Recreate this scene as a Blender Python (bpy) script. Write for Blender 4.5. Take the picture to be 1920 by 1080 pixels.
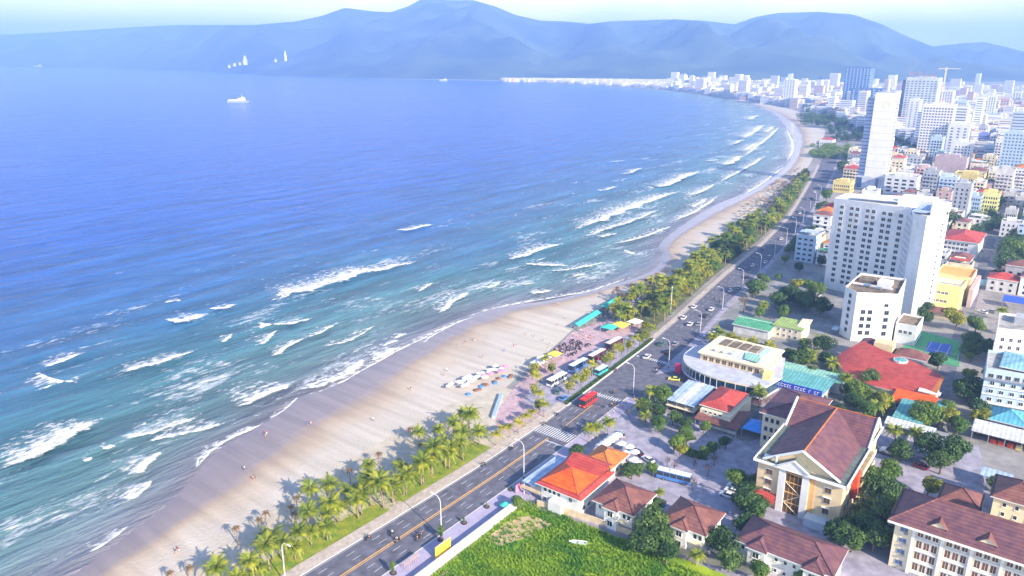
import bpy, math, random
import numpy as np
from mathutils import Vector, noise, geometry
R = math.radians
random.seed(7); rng = np.random.default_rng(7)
for o in list(bpy.data.objects): bpy.data.objects.remove(o)
scene = bpy.context.scene
C = scene.collection

# ------------------------------------------------------------------ camera, sky, sun, exposure
FPX, CAMH, HOR = 1400.0, 120.0, 105.0
TH = math.atan((540 - HOR) / FPX)
cd = bpy.data.cameras.new('camera'); cam = bpy.data.objects.new('camera', cd); C.objects.link(cam)
cam.location = (0, 0, CAMH); cam.rotation_euler = (R(90) - TH, 0, 0)
cd.sensor_width = 36; cd.lens = FPX / 1920 * 36; cd.clip_start = 1; cd.clip_end = 60000
scene.camera = cam
SUN_AZ, SUN_EL = 143.0, 27.0          # azimuth clockwise from +Y
sdir = Vector((math.sin(R(SUN_AZ)) * math.cos(R(SUN_EL)), math.cos(R(SUN_AZ)) * math.cos(R(SUN_EL)), math.sin(R(SUN_EL))))
ld = bpy.data.lights.new('sun', 'SUN'); ld.energy = 5.0; ld.angle = R(0.5); ld.color = (1.0, 0.86, 0.68)
lo = bpy.data.objects.new('sun', ld); C.objects.link(lo); lo.rotation_euler = sdir.to_track_quat('Z', 'Y').to_euler()
lo.location = (0, 0, 3000)
world = bpy.data.worlds.new('World'); scene.world = world; world.use_nodes = True
wn, wl = world.node_tree.nodes, world.node_tree.links; wn.clear()
wo = wn.new('ShaderNodeOutputWorld'); bg = wn.new('ShaderNodeBackground'); sky = wn.new('ShaderNodeTexSky')
sky.sky_type = 'NISHITA'; sky.sun_disc = False; sky.sun_elevation = R(SUN_EL); sky.sun_rotation = R(SUN_AZ)
sky.air_density = 1.0; sky.dust_density = 0.6; sky.ozone_density = 1.5
bg.inputs['Strength'].default_value = 0.12
tc = wn.new('ShaderNodeTexCoord'); mp = wn.new('ShaderNodeMapping'); mp.inputs['Scale'].default_value = (1, 1, 3.2)
wl.new(tc.outputs['Generated'], mp.inputs['Vector'])
cn = wn.new('ShaderNodeTexNoise'); cn.inputs['Scale'].default_value = 1.7; cn.inputs['Detail'].default_value = 9; cn.inputs['Roughness'].default_value = 0.58
wl.new(mp.outputs['Vector'], cn.inputs['Vector'])
sx = wn.new('ShaderNodeSeparateXYZ'); wl.new(tc.outputs['Generated'], sx.inputs['Vector'])
low = wn.new('ShaderNodeMapRange'); low.inputs['From Min'].default_value = 0.32; low.inputs['From Max'].default_value = 0.0
low.inputs['To Min'].default_value = -0.12; low.inputs['To Max'].default_value = 0.22; wl.new(sx.outputs['Z'], low.inputs['Value'])
ad = wn.new('ShaderNodeMath'); ad.operation = 'ADD'; wl.new(cn.outputs['Fac'], ad.inputs[0]); wl.new(low.outputs['Result'], ad.inputs[1])
cr = wn.new('ShaderNodeValToRGB'); cr.color_ramp.elements[0].position = 0.50; cr.color_ramp.elements[1].position = 0.72
wl.new(ad.outputs[0], cr.inputs['Fac'])
mxw = wn.new('ShaderNodeMixRGB'); wl.new(cr.outputs['Color'], mxw.inputs['Fac']); wl.new(sky.outputs['Color'], mxw.inputs['Color1'])
mxw.inputs['Color2'].default_value = (12.6, 11.0, 10.4, 1)
wl.new(mxw.outputs['Color'], bg.inputs['Color']); wl.new(bg.outputs['Background'], wo.inputs['Surface'])
scene.view_settings.view_transform = 'Standard'; scene.view_settings.look = 'None'
scene.view_settings.exposure = 1.2; scene.view_settings.gamma = 1.0; scene.view_settings.use_curve_mapping = False
scene.render.engine = 'CYCLES'
scene.cycles.volume_bounces = 2; scene.cycles.transparent_max_bounces = 12; scene.cycles.max_bounces = 6
scene.cycles.volume_step_rate = 1.0
HAZE_DENS = 1.8e-4; HAZE_COL = (0.30, 0.51, 1.0)

# ------------------------------------------------------------------ frames
A = R(37.2); SA, CA = math.sin(A), math.cos(A)
def XY(u, v): return (u * SA + v * CA, u * CA - v * SA)            # u along the coast road, v to its right
def UV(x, y): return (x * SA + y * CA, x * CA - y * SA)
def at(px, py, z=0.0):                                             # ground point seen at a pixel of the photo
    cx = (px - 960) / FPX; cy = -(py - 540) / FPX
    dy = math.cos(TH) + cy * math.sin(TH); dz = -math.sin(TH) + cy * math.cos(TH)
    t = (z - CAMH) / dz
    return (cx * t, dy * t)
def atuv(px, py, z=0.0): return UV(*at(px, py, z))
def pix(x, y, z):
    dz = z - CAMH
    d = y * math.cos(TH) - dz * math.sin(TH); up = y * math.sin(TH) + dz * math.cos(TH)
    return (960 + FPX * x / d, 540 - FPX * up / d)
def height_at(x, y, ytop):
    a, b = 0.0, 400.0
    for _ in range(40):
        m = (a + b) / 2
        if pix(x, y, m)[1] > ytop: a = m
        else: b = m
    return a

# ------------------------------------------------------------------ materials
MATS = {}
def M(name, col, rough=0.7, var=0.18, scale=1.0, bump=0.0, col2=None, metal=0.0, rnd=0.0, trans=0.0, spec=0.4, stain=0.0):
    if name in MATS: return MATS[name]
    m = bpy.data.materials.new(name); m.use_nodes = True; n, l = m.node_tree.nodes, m.node_tree.links
    b = n['Principled BSDF']; b.inputs['Roughness'].default_value = rough; b.inputs['Metallic'].default_value = metal
    b.inputs['Specular IOR Level'].default_value = spec
    t = n.new('ShaderNodeTexCoord'); nz = n.new('ShaderNodeTexNoise'); nz.inputs['Scale'].default_value = scale
    nz.inputs['Detail'].default_value = 5; l.new(t.outputs['Object'], nz.inputs['Vector'])
    rp = n.new('ShaderNodeValToRGB'); e = rp.color_ramp.elements
    c2 = col2 or tuple(min(1, c * (1 + var)) for c in col)
    e[0].position = 0.34; e[1].position = 0.66
    e[0].color = (*(c * (1 - var) for c in col), 1) if not col2 else (*col, 1); e[1].color = (*c2, 1)
    l.new(nz.outputs['Fac'], rp.inputs['Fac']); out = rp.outputs['Color']
    if stain:
        n2 = n.new('ShaderNodeTexNoise'); n2.inputs['Scale'].default_value = 0.35; n2.inputs['Detail'].default_value = 7
        mp_ = n.new('ShaderNodeMapping'); mp_.inputs['Scale'].default_value = (1, 1, 0.25); l.new(t.outputs['Object'], mp_.inputs['Vector']); l.new(mp_.outputs['Vector'], n2.inputs['Vector'])
        r2 = n.new('ShaderNodeMapRange'); r2.inputs['From Min'].default_value = 0.35; r2.inputs['From Max'].default_value = 0.75
        r2.inputs['To Min'].default_value = 1.0; r2.inputs['To Max'].default_value = 1 - stain; l.new(n2.outputs['Fac'], r2.inputs['Value'])
        mm = n.new('ShaderNodeMixRGB'); mm.blend_type = 'MULTIPLY'; mm.inputs['Fac'].default_value = 1; l.new(out, mm.inputs['Color1']); l.new(r2.outputs['Result'], mm.inputs['Color2']); out = mm.outputs['Color']
    if rnd:
        oi = n.new('ShaderNodeObjectInfo'); hs = n.new('ShaderNodeHueSaturation'); r3 = n.new('ShaderNodeMapRange')
        r3.inputs['To Min'].default_value = 1 - rnd; r3.inputs['To Max'].default_value = 1 + rnd
        l.new(oi.outputs['Random'], r3.inputs['Value']); l.new(r3.outputs['Result'], hs.inputs['Value']); l.new(out, hs.inputs['Color'])
        r4 = n.new('ShaderNodeMapRange'); r4.inputs['To Min'].default_value = 0.5 + rnd * 0.07; r4.inputs['To Max'].default_value = 0.5 - rnd * 0.07
        l.new(oi.outputs['Random'], r4.inputs['Value']); l.new(r4.outputs['Result'], hs.inputs['Hue']); out = hs.outputs['Color']
    l.new(out, b.inputs['Base Color'])
    if bump:
        bp = n.new('ShaderNodeBump'); bp.inputs['Strength'].default_value = min(1, bump); bp.inputs['Distance'].default_value = 0.15
        l.new(nz.outputs['Fac'], bp.inputs['Height']); l.new(bp.outputs['Normal'], b.inputs['Normal'])
    if trans:
        tr = n.new('ShaderNodeBsdfTranslucent'); l.new(out, tr.inputs['Color']); mx = n.new('ShaderNodeMixShader'); mx.inputs['Fac'].default_value = trans
        l.new(b.outputs['BSDF'], mx.inputs[1]); l.new(tr.outputs['BSDF'], mx.inputs[2]); l.new(mx.outputs['Shader'], n['Material Output'].inputs['Surface'])
    MATS[name] = m; return m
def tile_mat(name, col, axis='Y', pitch=0.35, col2=None):           # roof tiles and ribbed sheets: courses in relief, patchy weathering
    if name in MATS: return MATS[name]
    m = M(name, col, 0.62, 0.16, 0.5, 0, col2, stain=0.22); n, l = m.node_tree.nodes, m.node_tree.links
    t = [q for q in n if q.type == 'TEX_COORD'][0]
    bp = n.new('ShaderNodeBump'); bp.inputs['Strength'].default_value = 0.6; bp.inputs['Distance'].default_value = 0.05
    w = n.new('ShaderNodeTexWave'); w.bands_direction = axis; w.inputs['Scale'].default_value = 0.314 / pitch; l.new(t.outputs['Object'], w.inputs['Vector'])
    l.new(w.outputs['Fac'], bp.inputs['Height']); l.new(bp.outputs['Normal'], n['Principled BSDF'].inputs['Normal'])
    w2 = n.new('ShaderNodeTexWave'); w2.bands_direction = axis; w2.inputs['Scale'].default_value = 0.314 / (pitch * 2.6); w2.inputs['Distortion'].default_value = 1.2; l.new(t.outputs['Object'], w2.inputs['Vector'])
    k = n.new('ShaderNodeMapRange'); k.inputs['To Min'].default_value = .78; k.inputs['To Max'].default_value = 1.08; l.new(w2.outputs['Fac'], k.inputs['Value'])
    b_ = n['Principled BSDF'].inputs['Base Color']; src = b_.links[0].from_socket; mu = n.new('ShaderNodeMixRGB'); mu.blend_type = 'MULTIPLY'; mu.inputs['Fac'].default_value = 1
    l.new(src, mu.inputs['Color1']); l.new(k.outputs['Result'], mu.inputs['Color2']); l.new(mu.outputs['Color'], b_); return m

white = M('white_render', (0.78, 0.78, 0.77), 0.7, 0.05, 0.6, stain=0.16)
dirty_white = M('weathered_white_render', (0.66, 0.65, 0.63), 0.8, 0.12, 0.5, stain=0.3)
cream = M('cream_render', (0.76, 0.60, 0.36), 0.7, 0.06, 0.6, stain=0.15)
pale_cream = M('pale_cream_render', (0.80, 0.70, 0.50), 0.7, 0.05, 0.6, stain=0.12)
yellow_wall = M('yellow_render', (0.78, 0.62, 0.22), 0.7, 0.08, 0.6, stain=0.15)
lemon_wall = M('lemon_render', (0.80, 0.74, 0.28), 0.7, 0.08, 0.6, stain=0.12)
pink_wall = M('pink_render', (0.66, 0.46, 0.42), 0.7, 0.1, 0.6, stain=0.15)
mauve_wall = M('mauve_render', (0.50, 0.38, 0.40), 0.7, 0.08, 0.6, stain=0.15)
grey_wall = M('grey_render', (0.42, 0.44, 0.47), 0.7, 0.1, 0.6, stain=0.2)
blue_wall = M('pale_blue_render', (0.48, 0.60, 0.72), 0.7, 0.08, 0.6, stain=0.12)
orange_wall = M('orange_render', (0.72, 0.42, 0.16), 0.7, 0.08, 0.6, stain=0.15)
red_panel = M('red_panel', (0.60, 0.08, 0.03), 0.5, 0.1)
glass = M('dark_glass', (0.025, 0.035, 0.05), 0.12, 0.3, 0.6, rnd=0.3, spec=0.8)
brown_glass = M('brown_glass', (0.12, 0.065, 0.02), 0.15, 0.35, 0.7, rnd=0.2, spec=0.8)
blue_glass = M('blue_curtain_glass', (0.06, 0.14, 0.30), 0.12, 0.3, 0.15, spec=0.9)
shutter = M('brown_shutter', (0.15, 0.07, 0.035), 0.5, 0.25, 1.0, rnd=0.3)
frame_w = M('white_frame', (0.78, 0.78, 0.76), 0.5, 0.05)
frame_g = M('grey_frame', (0.3, 0.31, 0.33), 0.5, 0.05)
tile_red = tile_mat('clay_tile_red_brown', (0.19, 0.075, 0.07), col2=(0.29, 0.125, 0.098))
tile_purple = tile_mat('clay_tile_plum', (0.13, 0.058, 0.085), col2=(0.22, 0.098, 0.098))
tile_orange = tile_mat('clay_tile_bright_orange', (0.86, 0.095, 0.012), col2=(0.95, 0.15, 0.015))
tile_rust = tile_mat('clay_tile_rust_orange', (0.55, 0.16, 0.035), col2=(0.68, 0.24, 0.05))
tile_crimson = tile_mat('sheet_roof_crimson', (0.45, 0.055, 0.05), col2=(0.58, 0.10, 0.07))
sheet_blue = tile_mat('ribbed_sheet_pale_blue', (0.42, 0.54, 0.74), 'X', 0.5)
sheet_teal = tile_mat('ribbed_sheet_teal', (0.14, 0.42, 0.42), 'X', 0.5)
sheet_green = tile_mat('ribbed_sheet_green', (0.10, 0.38, 0.20), 'X', 0.5)
sheet_mint = tile_mat('ribbed_sheet_mint', (0.30, 0.58, 0.46), 'X', 0.5)
sheet_white = tile_mat('ribbed_sheet_white', (0.70, 0.72, 0.76), 'X', 0.5)
ridge_m = M('ridge_tile_dark', (0.09, 0.04, 0.05), 0.6, 0.2)
gutter_m = M('mossy_gutter', (0.13, 0.15, 0.13), 0.85, 0.3, 0.8)
roofdeck = M('roof_concrete', (0.40, 0.39, 0.37), 0.85, 0.25, 0.5, stain=0.35)
roof_brown = M('stained_roof_deck', (0.22, 0.17, 0.12), 0.85, 0.45, 0.35, stain=0.4)
metal_m = M('galvanised_metal', (0.45, 0.46, 0.48), 0.4, 0.08, metal=0.5)
steel_blue = M('water_tank_steel', (0.35, 0.45, 0.55), 0.3, 0.1, metal=0.6)
black_m = M('black_rubber', (0.02, 0.02, 0.02), 0.7, 0.2)
asphalt = M('asphalt', (0.145, 0.145, 0.185), 0.85, 0.2, 0.45, 0.1, stain=0.35)
asphalt2 = M('worn_asphalt', (0.20, 0.20, 0.225), 0.9, 0.22, 0.25, 0.1, stain=0.3)
lot_m = M('lot_concrete', (0.37, 0.35, 0.44), 0.9, 0.16, 0.3, 0.1, stain=0.35)
prom = M('promenade_paving', (0.52, 0.45, 0.40), 0.85, 0.14, 0.9, stain=0.25)
lilac = M('lilac_paving', (0.42, 0.38, 0.52), 0.85, 0.1, 0.7, stain=0.2)
pinkpave = M('pink_paving', (0.52, 0.37, 0.40), 0.85, 0.16, 0.5, stain=0.25)
kerb_m = M('kerb_stone', (0.60, 0.58, 0.54), 0.8, 0.1)
paint_w = M('road_paint_white', (0.50, 0.51, 0.54), 0.6, 0.2, 1.5)
paint_y = M('road_paint_yellow', (0.78, 0.45, 0.12), 0.6, 0.15, 1.5)
wall_w = M('boundary_wall_render', (0.80, 0.76, 0.70), 0.75, 0.08, 0.5, stain=0.15)
wall_t = M('boundary_wall_tan', (0.62, 0.50, 0.34), 0.8, 0.12, 0.5, stain=0.2)
soil = M('town_ground', (0.24, 0.23, 0.22), 0.95, 0.3, 0.04, 0.1, col2=(0.36, 0.34, 0.33), stain=0.3)
trunk_m = M('palm_trunk', (0.30, 0.23, 0.16), 0.9, 0.25, 3, 0.3)
bark_m = M('tree_bark', (0.16, 0.12, 0.08), 0.9, 0.3, 2, 0.3)
palm_m = M('palm_frond', (0.06, 0.14, 0.018), 0.5, 0.3, 0.55, col2=(0.33, 0.36, 0.03), rnd=0.35, trans=0.3)
palm_dry = M('dry_palm_frond', (0.20, 0.13, 0.06), 0.8, 0.3, 1, rnd=0.25, trans=0.15)
leaf_d = M('leaf_dark_green', (0.035, 0.085, 0.022), 0.6, 0.4, 0.7, col2=(0.085, 0.165, 0.03), rnd=0.25, trans=0.25)
leaf_m = M('leaf_mid_green', (0.07, 0.15, 0.025), 0.6, 0.4, 0.7, col2=(0.17, 0.27, 0.035), rnd=0.25, trans=0.3)
leaf_y = M('leaf_yellow_green', (0.20, 0.24, 0.02), 0.6, 0.4, 0.7, col2=(0.40, 0.38, 0.03), rnd=0.25, trans=0.3)
leaf_br = M('leaf_bare_brown', (0.14, 0.10, 0.08), 0.8, 0.4, 0.7, rnd=0.2, trans=0.1)
skin_m = M('skin', (0.42, 0.24, 0.15), 0.6, 0.08)
hair_m = M('hair_black', (0.015, 0.012, 0.01), 0.6, 0.2)
sign_blue = M('blue_fascia', (0.03, 0.06, 0.45), 0.4, 0.1)

# ------------------------------------------------------------------ mesh builder
class MB:
    def __init__(s): s.v = []; s.f = []; s.m = []
    def face(s, pts, mi=0):
        b = len(s.v); s.v += [tuple(p) for p in pts]; s.f.append(tuple(range(b, b + len(pts)))); s.m.append(mi)
    def box(s, x0, y0, z0, x1, y1, z1, mi=0, top=None):
        b = len(s.v)
        s.v += [(x0, y0, z0), (x1, y0, z0), (x1, y1, z0), (x0, y1, z0), (x0, y0, z1), (x1, y0, z1), (x1, y1, z1), (x0, y1, z1)]
        for q in ((0, 3, 2, 1), (4, 5, 6, 7), (0, 1, 5, 4), (1, 2, 6, 5), (2, 3, 7, 6), (3, 0, 4, 7)): s.f.append(tuple(b + i for i in q))
        s.m += [mi, mi if top is None else top, mi, mi, mi, mi]
    def prism(s, poly, z0, z1, mi=0, top=None, cap=True):
        n = len(poly); b = len(s.v)
        s.v += [(x, y, z0) for x, y in poly] + [(x, y, z1) for x, y in poly]
        for i in range(n): j = (i + 1) % n; s.f.append((b + i, b + j, b + n + j, b + n + i)); s.m.append(mi)
        if cap: s.f.append(tuple(range(b + n, b + 2 * n))); s.m.append(mi if top is None else top)
    def tube(s, pts, rad, n=6, mi=0, cap=True):
        b = len(s.v); k = len(pts)
        for i, p in enumerate(pts):
            p = Vector(p); d = (Vector(pts[min(i + 1, k - 1)]) - Vector(pts[max(i - 1, 0)])).normalized()
            a = Vector((1, 0, 0)) if abs(d.x) < 0.8 else Vector((0, 1, 0)); e1 = d.cross(a).normalized(); e2 = d.cross(e1)
            r = rad[i] if isinstance(rad, (list, tuple)) else rad
            for j in range(n):
                t = 2 * math.pi * j / n; s.v.append(tuple(p + e1 * (r * math.cos(t)) + e2 * (r * math.sin(t))))
        for i in range(k - 1):
            for j in range(n):
                q = (j + 1) % n; s.f.append((b + i * n + j, b + i * n + q, b + (i + 1) * n + q, b + (i + 1) * n + j)); s.m.append(mi)
        if cap:
            s.f.append(tuple(b + (k - 1) * n + j for j in range(n))); s.m.append(mi); s.f.append(tuple(b + j for j in reversed(range(n)))); s.m.append(mi)
    def hip(s, x0, x1, y0, y1, z, h, mi=0, fascia=1, t=0.3):
        w, d = x1 - x0, y1 - y0; s.box(x0, y0, z - t, x1, y1, z, fascia)
        if w >= d: a, b = (x0 + d / 2, (y0 + y1) / 2, z + h), (x1 - d / 2, (y0 + y1) / 2, z + h)
        else: a, b = ((x0 + x1) / 2, y0 + w / 2, z + h), ((x0 + x1) / 2, y1 - w / 2, z + h)
        z += 0.01; c = [(x0, y0, z), (x1, y0, z), (x1, y1, z), (x0, y1, z)]
        if w >= d: fs = [(c[0], c[1], b, a), (c[1], c[2], b), (c[2], c[3], a, b), (c[3], c[0], a)]
        else: fs = [(c[0], c[1], a), (c[1], c[2], b, a), (c[2], c[3], b), (c[3], c[0], a, b)]
        for q in fs: s.face(q, mi)
        return c, a, b
    def mesh(s, name, mats, smooth=False):
        me = bpy.data.meshes.new(name); me.from_pydata(s.v, [], s.f)
        for m in (mats if isinstance(mats, (list, tuple)) else [mats]): me.materials.append(m)
        me.polygons.foreach_set('material_index', s.m)
        if smooth: me.polygons.foreach_set('use_smooth', [True] * len(s.f))
        me.update(); return me
    def build(s, name, mats, parent=None, loc=(0, 0, 0), rz=0, smooth=False): return link(name, s.mesh(name, mats, smooth), parent, loc, rz)
def link(name, me, parent=None, loc=(0, 0, 0), rz=0):
    o = bpy.data.objects.new(name, me); C.objects.link(o); o.location = loc; o.rotation_euler = (0, 0, rz)
    if parent: o.parent = parent
    return o
def tag(o, label=None, cat=None, group=None, kind=None):
    if label: o['label'] = label
    if cat: o['category'] = cat
    if group: o['group'] = group
    if kind: o['kind'] = kind
    return o
def root(name, label, cat, u, v, z=0, rot=0, group=None):
    x, y = XY(u, v); o = link(name, None, None, (x, y, z), -A + rot); return tag(o, label, cat, group)
KIDS = {}
def clone(src, x, y, rz, label=None, z=0, sc=1.0, group=None, cat=None):
    if src not in KIDS: KIDS[src] = [(c, [g for g in bpy.data.objects if g.parent == c]) for c in bpy.data.objects if c.parent == src]
    r = src.copy(); C.objects.link(r); r.location = (x, y, z); r.rotation_euler = (0, 0, rz); r.scale = (sc, sc, sc)
    if label: r['label'] = label
    if group: r['group'] = group
    if cat: r['category'] = cat
    for c, gs in KIDS[src]:
        d = c.copy(); C.objects.link(d); d.parent = r
        for g in gs: e = g.copy(); C.objects.link(e); e.parent = d
    return r
def drop(src):                                                     # remove a prototype once copied
    for c, gs in KIDS.get(src, [(c, [g for g in bpy.data.objects if g.parent == c]) for c in bpy.data.objects if c.parent == src]):
        for g in gs: bpy.data.objects.remove(g)
        bpy.data.objects.remove(c)
    bpy.data.objects.remove(src)
ORD = ['first', 'second', 'third', 'fourth', 'fifth', 'sixth', 'seventh', 'eighth', 'ninth', 'tenth', 'eleventh', 'twelfth', 'thirteenth', 'fourteenth', 'fifteenth', 'sixteenth', 'seventeenth', 'eighteenth', 'nineteenth', 'twentieth', 'twenty-first', 'twenty-second', 'twenty-third', 'twenty-fourth', 'twenty-fifth', 'twenty-sixth', 'twenty-seventh', 'twenty-eighth', 'twenty-ninth', 'thirtieth']

# ------------------------------------------------------------------ coast stations (pixels of waterline, wet/dry line, back of the beach)
ST = [((130,1080),(195,1080),(420,1080)), ((240,1000),(310,1010),(480,1020)), ((330,930),(400,950),(545,950)), ((372,880),(500,880),(640,880)),
 ((430,830),(560,840),(730,820)), ((500,790),(620,800),(830,770)), ((560,745),(700,745),(920,745)), ((640,715),(760,700),(985,695)),
 ((750,655),(840,645),(1050,640)), ((850,605),(905,612),(1080,612)), ((940,575),(985,582),(1110,590)), ((1040,560),(1070,562),(1150,565)),
 ((1150,532),(1160,537),(1200,545)), ((1225,505),(1235,511),(1258,520)), ((1245,475),(1262,485),(1300,485)), ((1240,455),(1262,458),(1340,455)),
 ((1290,415),(1320,418),(1380,428)), ((1340,385),(1375,388),(1410,405)), ((1420,350),(1435,355),(1452,362)), ((1475,310),(1488,315),(1512,317)),
 ((1490,270),(1510,270),(1532,275)), ((1475,235),(1500,235),(1545,240)), ((1440,205),(1452,207),(1500,210)), ((1370,185),(1376,187),(1400,189)),
 ((1250,168),(1253,169),(1262,171)), ((1100,157),(1101,157.6),(1104,159)), ((930,150.5),(931,151),(933,152)), ((700,146),(701,146.4),(702,147)),
 ((620,141),(620,141.3),(621,141.8)), ((500,141),(500,141.3),(500,141.6)), ((420,134),(420,134.2),(420,134.4)), ((200,127),(200,127.1),(200,127.2)), ((0,122),(0,122.1),(0,122.2))]
W = [XY(-500, -165), XY(-150, -168), XY(20, -172)] + [at(*s[0]) for s in ST] + [(-9500, 9000), (-13000, 5000)]
D = [XY(-500, -160), XY(-150, -163), XY(20, -167)] + [at(*s[1]) for s in ST] + [(-9500, 9010), (-13000, 5010)]
B = [XY(-500, -150), XY(-150, -150), XY(20, -152)] + [at(*s[2]) for s in ST] + [(-9500, 9020), (-13000, 5020)]
def resample(P3, k=6):                                             # Catmull-Rom between matched stations
    out = []
    n = len(P3)
    for i in range(n - 1):
        p0, p1, p2, p3 = P3[max(i - 1, 0)], P3[i], P3[i + 1], P3[min(i + 2, n - 1)]
        for j in range(k):
            t = j / k
            out.append(tuple(0.5 * (2 * p1[c] + (p2[c] - p0[c]) * t + (2 * p0[c] - 5 * p1[c] + 4 * p2[c] - p3[c]) * t * t + (3 * p1[c] - p0[c] - 3 * p2[c] + p3[c]) * t ** 3) for c in (0, 1)))
    out.append(tuple(P3[-1])); return out
Wr, Dr, Br = resample(W), resample(D), resample(B)

def rotscale(n, l, src, ang, sc):
    a = n.new('ShaderNodeMapping'); a.inputs['Rotation'].default_value = (0, 0, ang); l.new(src, a.inputs['Vector'])
    b = n.new('ShaderNodeMapping'); b.inputs['Scale'].default_value = sc; l.new(a.outputs['Vector'], b.inputs['Vector']); return b
def wet_sand_material():
    m = bpy.data.materials.new('beach_sand'); m.use_nodes = True; n, l = m.node_tree.nodes, m.node_tree.links; b = n['Principled BSDF']
    at_ = n.new('ShaderNodeAttribute'); at_.attribute_name = 'zone'; t = n.new('ShaderNodeTexCoord')
    nz = n.new('ShaderNodeTexNoise'); nz.inputs['Scale'].default_value = 0.05; nz.inputs['Detail'].default_value = 8; l.new(t.outputs['Object'], nz.inputs['Vector'])
    ad = n.new('ShaderNodeMath'); ad.operation = 'MULTIPLY_ADD'; ad.inputs[1].default_value = 0.8; l.new(nz.outputs['Fac'], ad.inputs[0]); l.new(at_.outputs['Fac'], ad.inputs[2])
    sb = n.new('ShaderNodeMath'); sb.operation = 'SUBTRACT'; sb.inputs[1].default_value = 0.40; l.new(ad.outputs[0], sb.inputs[0])
    dv = n.new('ShaderNodeMath'); dv.operation = 'DIVIDE'; dv.inputs[1].default_value = 2.0; l.new(sb.outputs[0], dv.inputs[0])
    rp = n.new('ShaderNodeValToRGB'); rp.color_ramp.elements[0].position = 0; rp.color_ramp.elements[0].color = (0.25, 0.205, 0.21, 1)
    for p, c in ((0.34, (0.30, 0.24, 0.225)), (0.46, (0.40, 0.305, 0.23)), (0.58, (0.50, 0.41, 0.32)), (0.72, (0.54, 0.48, 0.42))):
        e = rp.color_ramp.elements.new(p); e.color = (*c, 1)
    rp.color_ramp.elements[-1].position = 1; rp.color_ramp.elements[-1].color = (0.55, 0.50, 0.42, 1); l.new(dv.outputs[0], rp.inputs['Fac'])
    # streaks running up the beach, lighter and darker bands in the sand colour
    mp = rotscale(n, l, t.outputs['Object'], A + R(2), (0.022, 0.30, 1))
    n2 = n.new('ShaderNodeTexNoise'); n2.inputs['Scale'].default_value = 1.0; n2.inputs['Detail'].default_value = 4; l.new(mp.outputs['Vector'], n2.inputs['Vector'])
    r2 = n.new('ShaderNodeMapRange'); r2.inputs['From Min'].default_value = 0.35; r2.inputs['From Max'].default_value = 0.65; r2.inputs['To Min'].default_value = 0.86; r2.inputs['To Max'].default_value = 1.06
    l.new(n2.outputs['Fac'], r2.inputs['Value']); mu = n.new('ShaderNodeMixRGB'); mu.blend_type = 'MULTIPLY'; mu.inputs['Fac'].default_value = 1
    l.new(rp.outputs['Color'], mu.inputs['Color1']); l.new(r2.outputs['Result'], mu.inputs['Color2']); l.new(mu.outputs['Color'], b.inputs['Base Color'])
    rr = n.new('ShaderNodeMapRange'); rr.inputs['From Min'].default_value = 0.30; rr.inputs['From Max'].default_value = 0.52; rr.inputs['To Min'].default_value = 0.16; rr.inputs['To Max'].default_value = 0.9
    l.new(dv.outputs[0], rr.inputs['Value']); l.new(rr.outputs['Result'], b.inputs['Roughness'])
    n3 = n.new('ShaderNodeTexNoise'); n3.inputs['Scale'].default_value = 1.2; n3.inputs['Detail'].default_value = 6; l.new(t.outputs['Object'], n3.inputs['Vector'])
    bp = n.new('ShaderNodeBump'); bp.inputs['Strength'].default_value = 0.35; bp.inputs['Distance'].default_value = 0.25; l.new(n3.outputs['Fac'], bp.inputs['Height'])
    bm = n.new('ShaderNodeMapRange'); bm.inputs['From Min'].default_value = 0.40; bm.inputs['From Max'].default_value = 0.6; bm.inputs['To Min'].default_value = 0.02; bm.inputs['To Max'].default_value = 0.8
    l.new(dv.outputs[0], bm.inputs['Value']); l.new(bm.outputs['Result'], bp.inputs['Strength']); l.new(bp.outputs['Normal'], b.inputs['Normal'])
    return m
SEA_Z = -0.6
def build_beach():
    vs = []; zone = []; fs = []; nrow = 12
    for w, d, b in zip(Wr, Dr, Br):
        w, d, b = Vector(w), Vector(d), Vector(b); out = (w - b); out = out.normalized() * min(70, max(14, out.length * 0.8))
        rows = [(w + out, -3.2, -0.4), (w + out * .3, -1.3, -0.1)] + [(w.lerp(d, t), -0.60 + 0.34 * t, t) for t in (0, .33, .66)] + [(d.lerp(b, t), -0.26 + 0.26 * t, 1 + t) for t in (0, .12, .25, .4, .6, .8, 1)]
        for p, z, q in rows: vs.append((p.x, p.y, z)); zone.append(max(0, q))
    for i in range(len(Wr) - 1):
        for j in range(nrow - 1): a = i * nrow + j; fs.append((a, a + 1, a + nrow + 1, a + nrow))
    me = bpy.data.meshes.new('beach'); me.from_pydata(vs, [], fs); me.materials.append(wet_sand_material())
    q = me.attributes.new('zone', 'FLOAT', 'POINT'); q.data.foreach_set('value', zone)
    me.polygons.foreach_set('use_smooth', [True] * len(fs)); me.update(); tag(link('beach', me), kind='structure')
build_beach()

def poly_sheet(name, pts, z, mat, rings=None):
    P = [Vector((x, y, 0)) for x, y in pts]; tris = geometry.tessellate_polygon([P])
    me = bpy.data.meshes.new(name); me.from_pydata([(p.x, p.y, z) for p in P], [], [tuple(t) for t in tris]); me.materials.append(mat)
    me.update()
    for_up = me.polygons[0].normal.z if len(me.polygons) else 1
    o = link(name, me); tag(o, kind='structure'); return o
poly_sheet('ground', Br + [(-13000, 14200), (13500, 14200), (13500, -600), XY(-500, 400)], 0.0, soil)

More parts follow.
